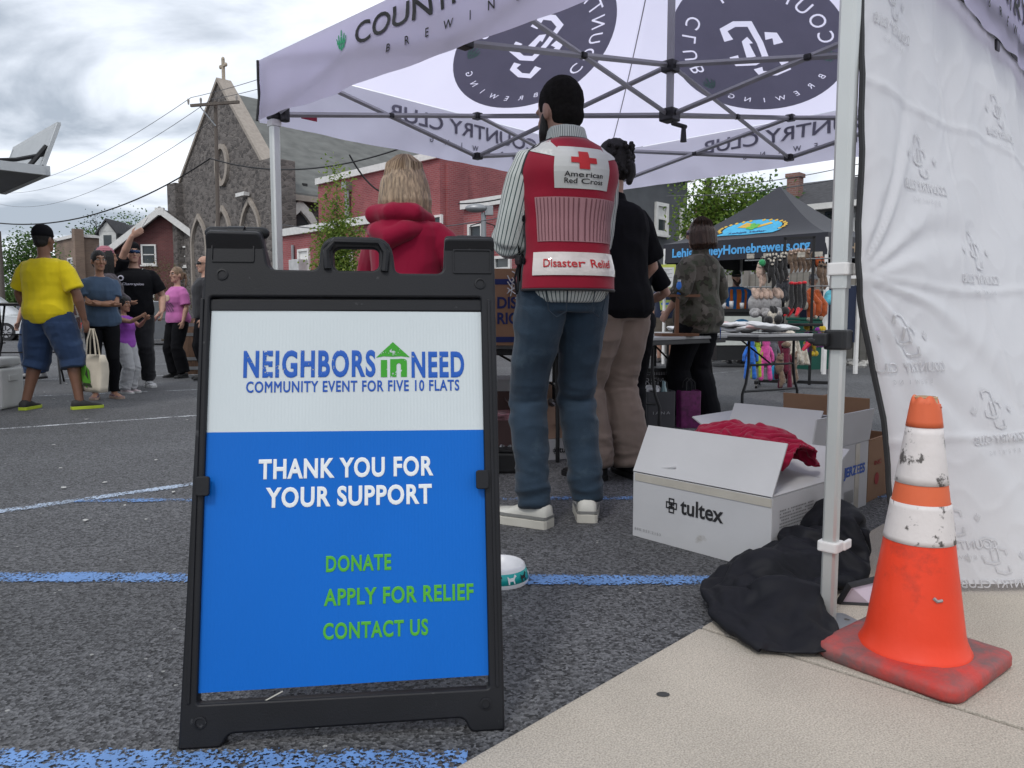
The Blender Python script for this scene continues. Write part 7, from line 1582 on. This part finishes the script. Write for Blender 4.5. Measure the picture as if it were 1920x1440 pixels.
toys([(1448, 574, 9.3)], 'rhino', CRF, BKF, 'cream plush with dark trim lying below the grey ones', .75); toys([(1441, 592, 9.2), (1460, 590, 9.2), (1472, 575, 9.4), (1490, 572, 9.5)], 'ball', BKF, CRF, 'round black plush on the rack tray', 1.1)
toys([(1408, 637, 8.95)], 'long', BLF, GYF, 'bright blue long-legged plush hanging low', 1.0); toys([(1420, 640, 9.0)], 'long', LMF, ORF, 'lime green long-legged plush hanging low', .95); toys([(1437, 636, 9.0)], 'long', HPF, HPF, 'hot pink long-legged plush hanging low', 1.05); toys([(1450, 632, 9.1)], 'long', GYF, BLF, 'slate and blue long-legged plush hanging low', .95)
toys([(1466, 632, 9.2), (1474, 650, 9.15)], 'long', BGF, BRF, 'burgundy plush with brown fur hanging low', 1.1); toys([(1480, 630, 9.2)], 'long', CRF, CRF, 'cream long-legged plush hanging low', 1.25); toys([(1494, 634, 9.3)], 'towel', CRF, BKF, 'cream plush with a spreading skirt hanging low', .72); toys([(1462, 668, 9.0), (1488, 664, 9.15)], 'flat', BRF, BRF, 'shaggy brown plush hanging near the ground', 1.05); toys([(1509, 648, 9.4)], 'towel', CRF, GYF, 'smaller cream plush with slate head and skirt', .6)
toys([(1527, 628, 9.7), (1516, 610, 9.75)], 'bone', YLF, YLF, 'yellow rubber bone toy hanging at lower right', 1.25, rz=.4); toys([(1515, 624, 9.7), (1537, 615, 9.8)], 'bone', PPF, PPF, 'purple rubber bone toy hanging at lower right', 1.15); toys([(1542, 610, 9.8)], 'ball', YLF, BKF, 'yellow rubber ball hanging at lower right', 1.0)
t = thing('plush_toy', 'azure oval plush standing on the ground before the rack', 'plush toy', (G(1437, 712).x, G(1437, 716).y, 0), 0, 'plush toys on the display'); MB().ell((0, 0, .12), (.075, .06, .125)).build('toy_body', TLF, t, smooth='all'); MB().ell((.08, -.01, .06), (.03, .03, .06)).build('toy_trim', ORF, t, smooth='all')

# ------------------------------------------------------------------ left side: bistro table, barrel, trailer, cars
bs_ = thing('bistro_table', 'tall black folding table behind the yellow-shirted man', 'table', (-6.55, 10.3, 0), R(10)); MB().lathe([(0, 1.05), (.56, 1.05), (.57, 1.065), (.56, 1.08), (0, 1.08)], 36).build('tabletop', BLACK, bs_)
for s in (-1, 1):
    q = MB()
    for y in (-1, 1): q.tube([(s*.30+y*.0, y*.08, 1.05), (s*.33, y*-.02, .55), (s*.36+y*.02, y*-.05, .4), (s*.40+y*.06, y*-.22, 0)], .014, 6)
    q.tube([(s*.33, -.1, .55), (s*.33, .1, .55)], .01, 6); q.build('leg_frame', BLACK, bs_)
for z in (.42, .66): MB().tube([(-.34, 0, z), (.34, 0, z)], .010, 6).build('crossbar', BLACK, bs_)
ba_ = thing('barrel', 'dark wooden barrel standing behind the woman in pink', 'barrel', (Wp(362, 600, 12.2).x, 12.2, 0)); MB().lathe([(.24, 0), (.29, .22), (.30, .44), (.29, .66), (.24, .88), (.22, .87), (0, .86)], 28).build('staves', mat('barrel_oak', (.12, .07, .045), .75, var=.35, vs=9, stretch=(5, 5, .5)), ba_, smooth=True)
for z, r in ((.1, .266), (.25, .294), (.63, .294), (.78, .266)): MB().lathe([(r+.003, z-.025), (r+.006, z+.025)], 28).build('hoop', GREYM, ba_, solid=.003)
ca = Wp(83, 327, 7.0); ft = thing('food_trailer', 'grey food trailer awning with a raised white hatch at the upper left', 'trailer', (ca.x, ca.y, 0), GRID); zc = ca.z; TG = mat('trailer_grey', (.13, .135, .145), .5, var=.12, vs=2); TW = mat('trailer_white', (.48, .5, .51), .4, var=.05)
MB().box((-1.25, .75, zc+.02), (2.5, 1.5, .05)).build('awning', TG, ft); MB().box((.02, .75, zc+.035), (.05, 1.54, .085)).build('awning_edge', TW, ft); MB().box((-1.25, -.02, zc+.03), (2.5, .04, .08)).build('awning_edge', TW, ft)
hm = MB(); hm.add([(.0, 0, zc+.08), (.0, 1.5, zc+.08), (.14, 1.5, zc+.47), (.14, 0, zc+.47)], [(0, 1, 2, 3)]); ho = hm.build('hatch', mat('hatch_grey', (.33, .35, .36), .4, var=.08), ft, solid=.02)
fr_ = MB()
for a, b in (((0, 0, .08), (.14, 0, .47)), ((.14, 0, .47), (.14, 1.5, .47)), ((0, 1.5, .08), (.14, 1.5, .47)), ((.02, .07, .13), (.15, .07, .46))): fr_.tube([V(a)+V((0, 0, zc)), V(b)+V((0, 0, zc))], .022, 4)
fr_.build('hatch_frame', TW, ho); MB().tube([(-.42, .05, zc+.07), (-.2, .06, zc+.11), (.05, .08, zc+.20)], .018, 6).tube([(-.10, .06, zc+.07), (.05, .08, zc+.27)], .022, 6).build('gas_strut', BLACK, ho)
hk = MB()
for y in (.28, .36, .42): hk.ell((-.45-y*.4, y+.25, zc-.03), (.05, .04, .03), nu=8, nv=5)
hk.build('cable_clips', BLACK, ft); MB().box((-3.9, .8, 1.55), (2.8, 4.6, 2.3)).build('trailer_body', TW, ft, bevel=.06); MB().box((-2.49, .8, 1.5), (.03, 2.2, .9)).build('serving_window', GLASS, ft)
for y in (-.2, 1.6): 
    w_ = MB().tube([(-2.75, y, .35), (-2.5, y, .35)], .35, 20).build('wheel', PLAS, ft); MB().tube([(-2.52, y, .35), (-2.48, y, .35)], .2, 16).build('rim', GREYM, w_)
def car(label, loc, rz, L_, Wd, H_, m, suv=True):
    t = thing('parked_car', label, 'car', loc, rz); gc = .28 if suv else .2; b_ = H_*.56
    side = [(-L_/2, gc+.15), (-L_/2, b_*.85), (-L_/2+.08, b_), (-L_/2+L_*.04, b_+.05), (-L_*.37 if suv else -L_*.3, H_*.96), (-L_*.30 if suv else -L_*.16, H_), (L_*.08, H_), (L_*.26, b_+.02), (L_*.46, b_*.93), (L_/2, b_*.75), (L_/2, gc+.1), (L_/2-.15, gc), (-L_/2+.15, gc)]
    side = roundpoly(side, .08, 3); q = MB(); n = len(side); rings = []
    for y, k in ((-Wd/2, .93), (-Wd/2+.08, 1), (Wd/2-.08, 1), (Wd/2, .93)):
        rings.append([V((x*(1-(1-k)*.3), y*(1 if z < b_ else 1-.16*(z-b_)/(H_-b_)), gc+(z-gc)*(1-(1-k)*.25))) for x, z in side])
    q.loft(rings); q.build('body', m, t, smooth=True)
    for s in (-1, 1):
        y0 = s*(Wd/2+.0); g = [(-L_*.36 if suv else -L_*.27, b_+.06), (-L_*.31 if suv else -L_*.17, H_*.93), (L_*.06, H_*.93), (L_*.21, b_+.06)]
        wq = MB(); pts = [V((x, y0*(1-.16*(z-b_)/(H_-b_))+s*.012, z)) for x, z in g]; wq.poly(pts if s < 0 else pts[::-1]); wq.build('side_window', GLASS, t, solid=.01)
        MB().box((-L_*.1, y0*.975, (b_+.06+H_*.93)/2), (.05, .06, H_*.93-b_-.06)).build('pillar', m, t)
        for x in (-L_*.30, L_*.31):
            MB().tube([(x, s*(Wd/2-.22), .35), (x, s*(Wd/2+.01), .35)], .36, 22).build('tyre', PLAS, t); r_ = MB().tube([(x, s*(Wd/2-.0), .35), (x, s*(Wd/2+.018), .35)], [.25, .23], 18)
            ro = r_.build('rim', mat('alloy', (.4, .4, .42), .35, .6), t); sp2 = MB()
            for i in range(7): a = i*.8976; sp2.box((0, 0, .15), (.035, .02, .17), M4.Translation((x, s*(Wd/2+.024), .35)) @ M4.Rotation(a, 4, 'Y'))
            sp2.build('spoke', BLACK, ro)
        MB().box((L_/2-.06, s*Wd*.36, b_*.78), (.12, .34, .13)).build('headlight', mat('lamp_lens', (.55, .55, .55), .15), t, bevel=.02); MB().box((-L_/2+.03, s*Wd*.38, b_*.8), (.1, .26, .2)).build('tail_light', mat('tail_red', (.35, .01, .01), .2), t, bevel=.02)
        MB().box((L_*.19, s*(Wd/2+.1), b_+.08), (.12, .16, .13)).build('mirror', m, t, bevel=.03)
    return t
WC = mat('white_paint', (.58, .6, .62), .25, var=.03, coat=.5); DC = mat('charcoal_paint', (.03, .033, .038), .25, var=.1, coat=.6); BC = mat('graphite_paint', (.05, .055, .065), .25, var=.1, coat=.6)
c = Wp(12, 600, 31.0); car('white sport utility car parked at the far left', (c.x-1.0, 31, 0), R(4), 4.7, 1.9, 1.78, WC); c = Wp(84, 600, 34); car('charcoal pickup-sized car parked nose-on behind the bistro table', (c.x, 34, 0), R(-70), 5.0, 1.95, 1.75, DC); c = Wp(306, 600, 26); car('graphite sedan parked behind the woman in pink', (c.x, 26, 0), R(8), 4.6, 1.82, 1.45, BC, suv=False)
# scattered litter on the lot
rnd = random.Random(3)
for i in range(26):
    px, py = rnd.uniform(20, 360), rnd.uniform(640, 1000); p = G(px, py); s = rnd.uniform(.008, .02)
    o = MB().poly([(s*math.cos(a)*rnd.uniform(.6, 1.2), s*math.sin(a)*rnd.uniform(.5, 1), .006+.004*rnd.random()) for a in [j*1.256 for j in range(5)]]).build('paper_scrap', mat('scrap_white', (.5, .5, .48), .8), None, solid=.002); o.location = p; tag(o, 'tiny pale scrap of litter on the asphalt at the left', 'litter', 'scraps on the asphalt')
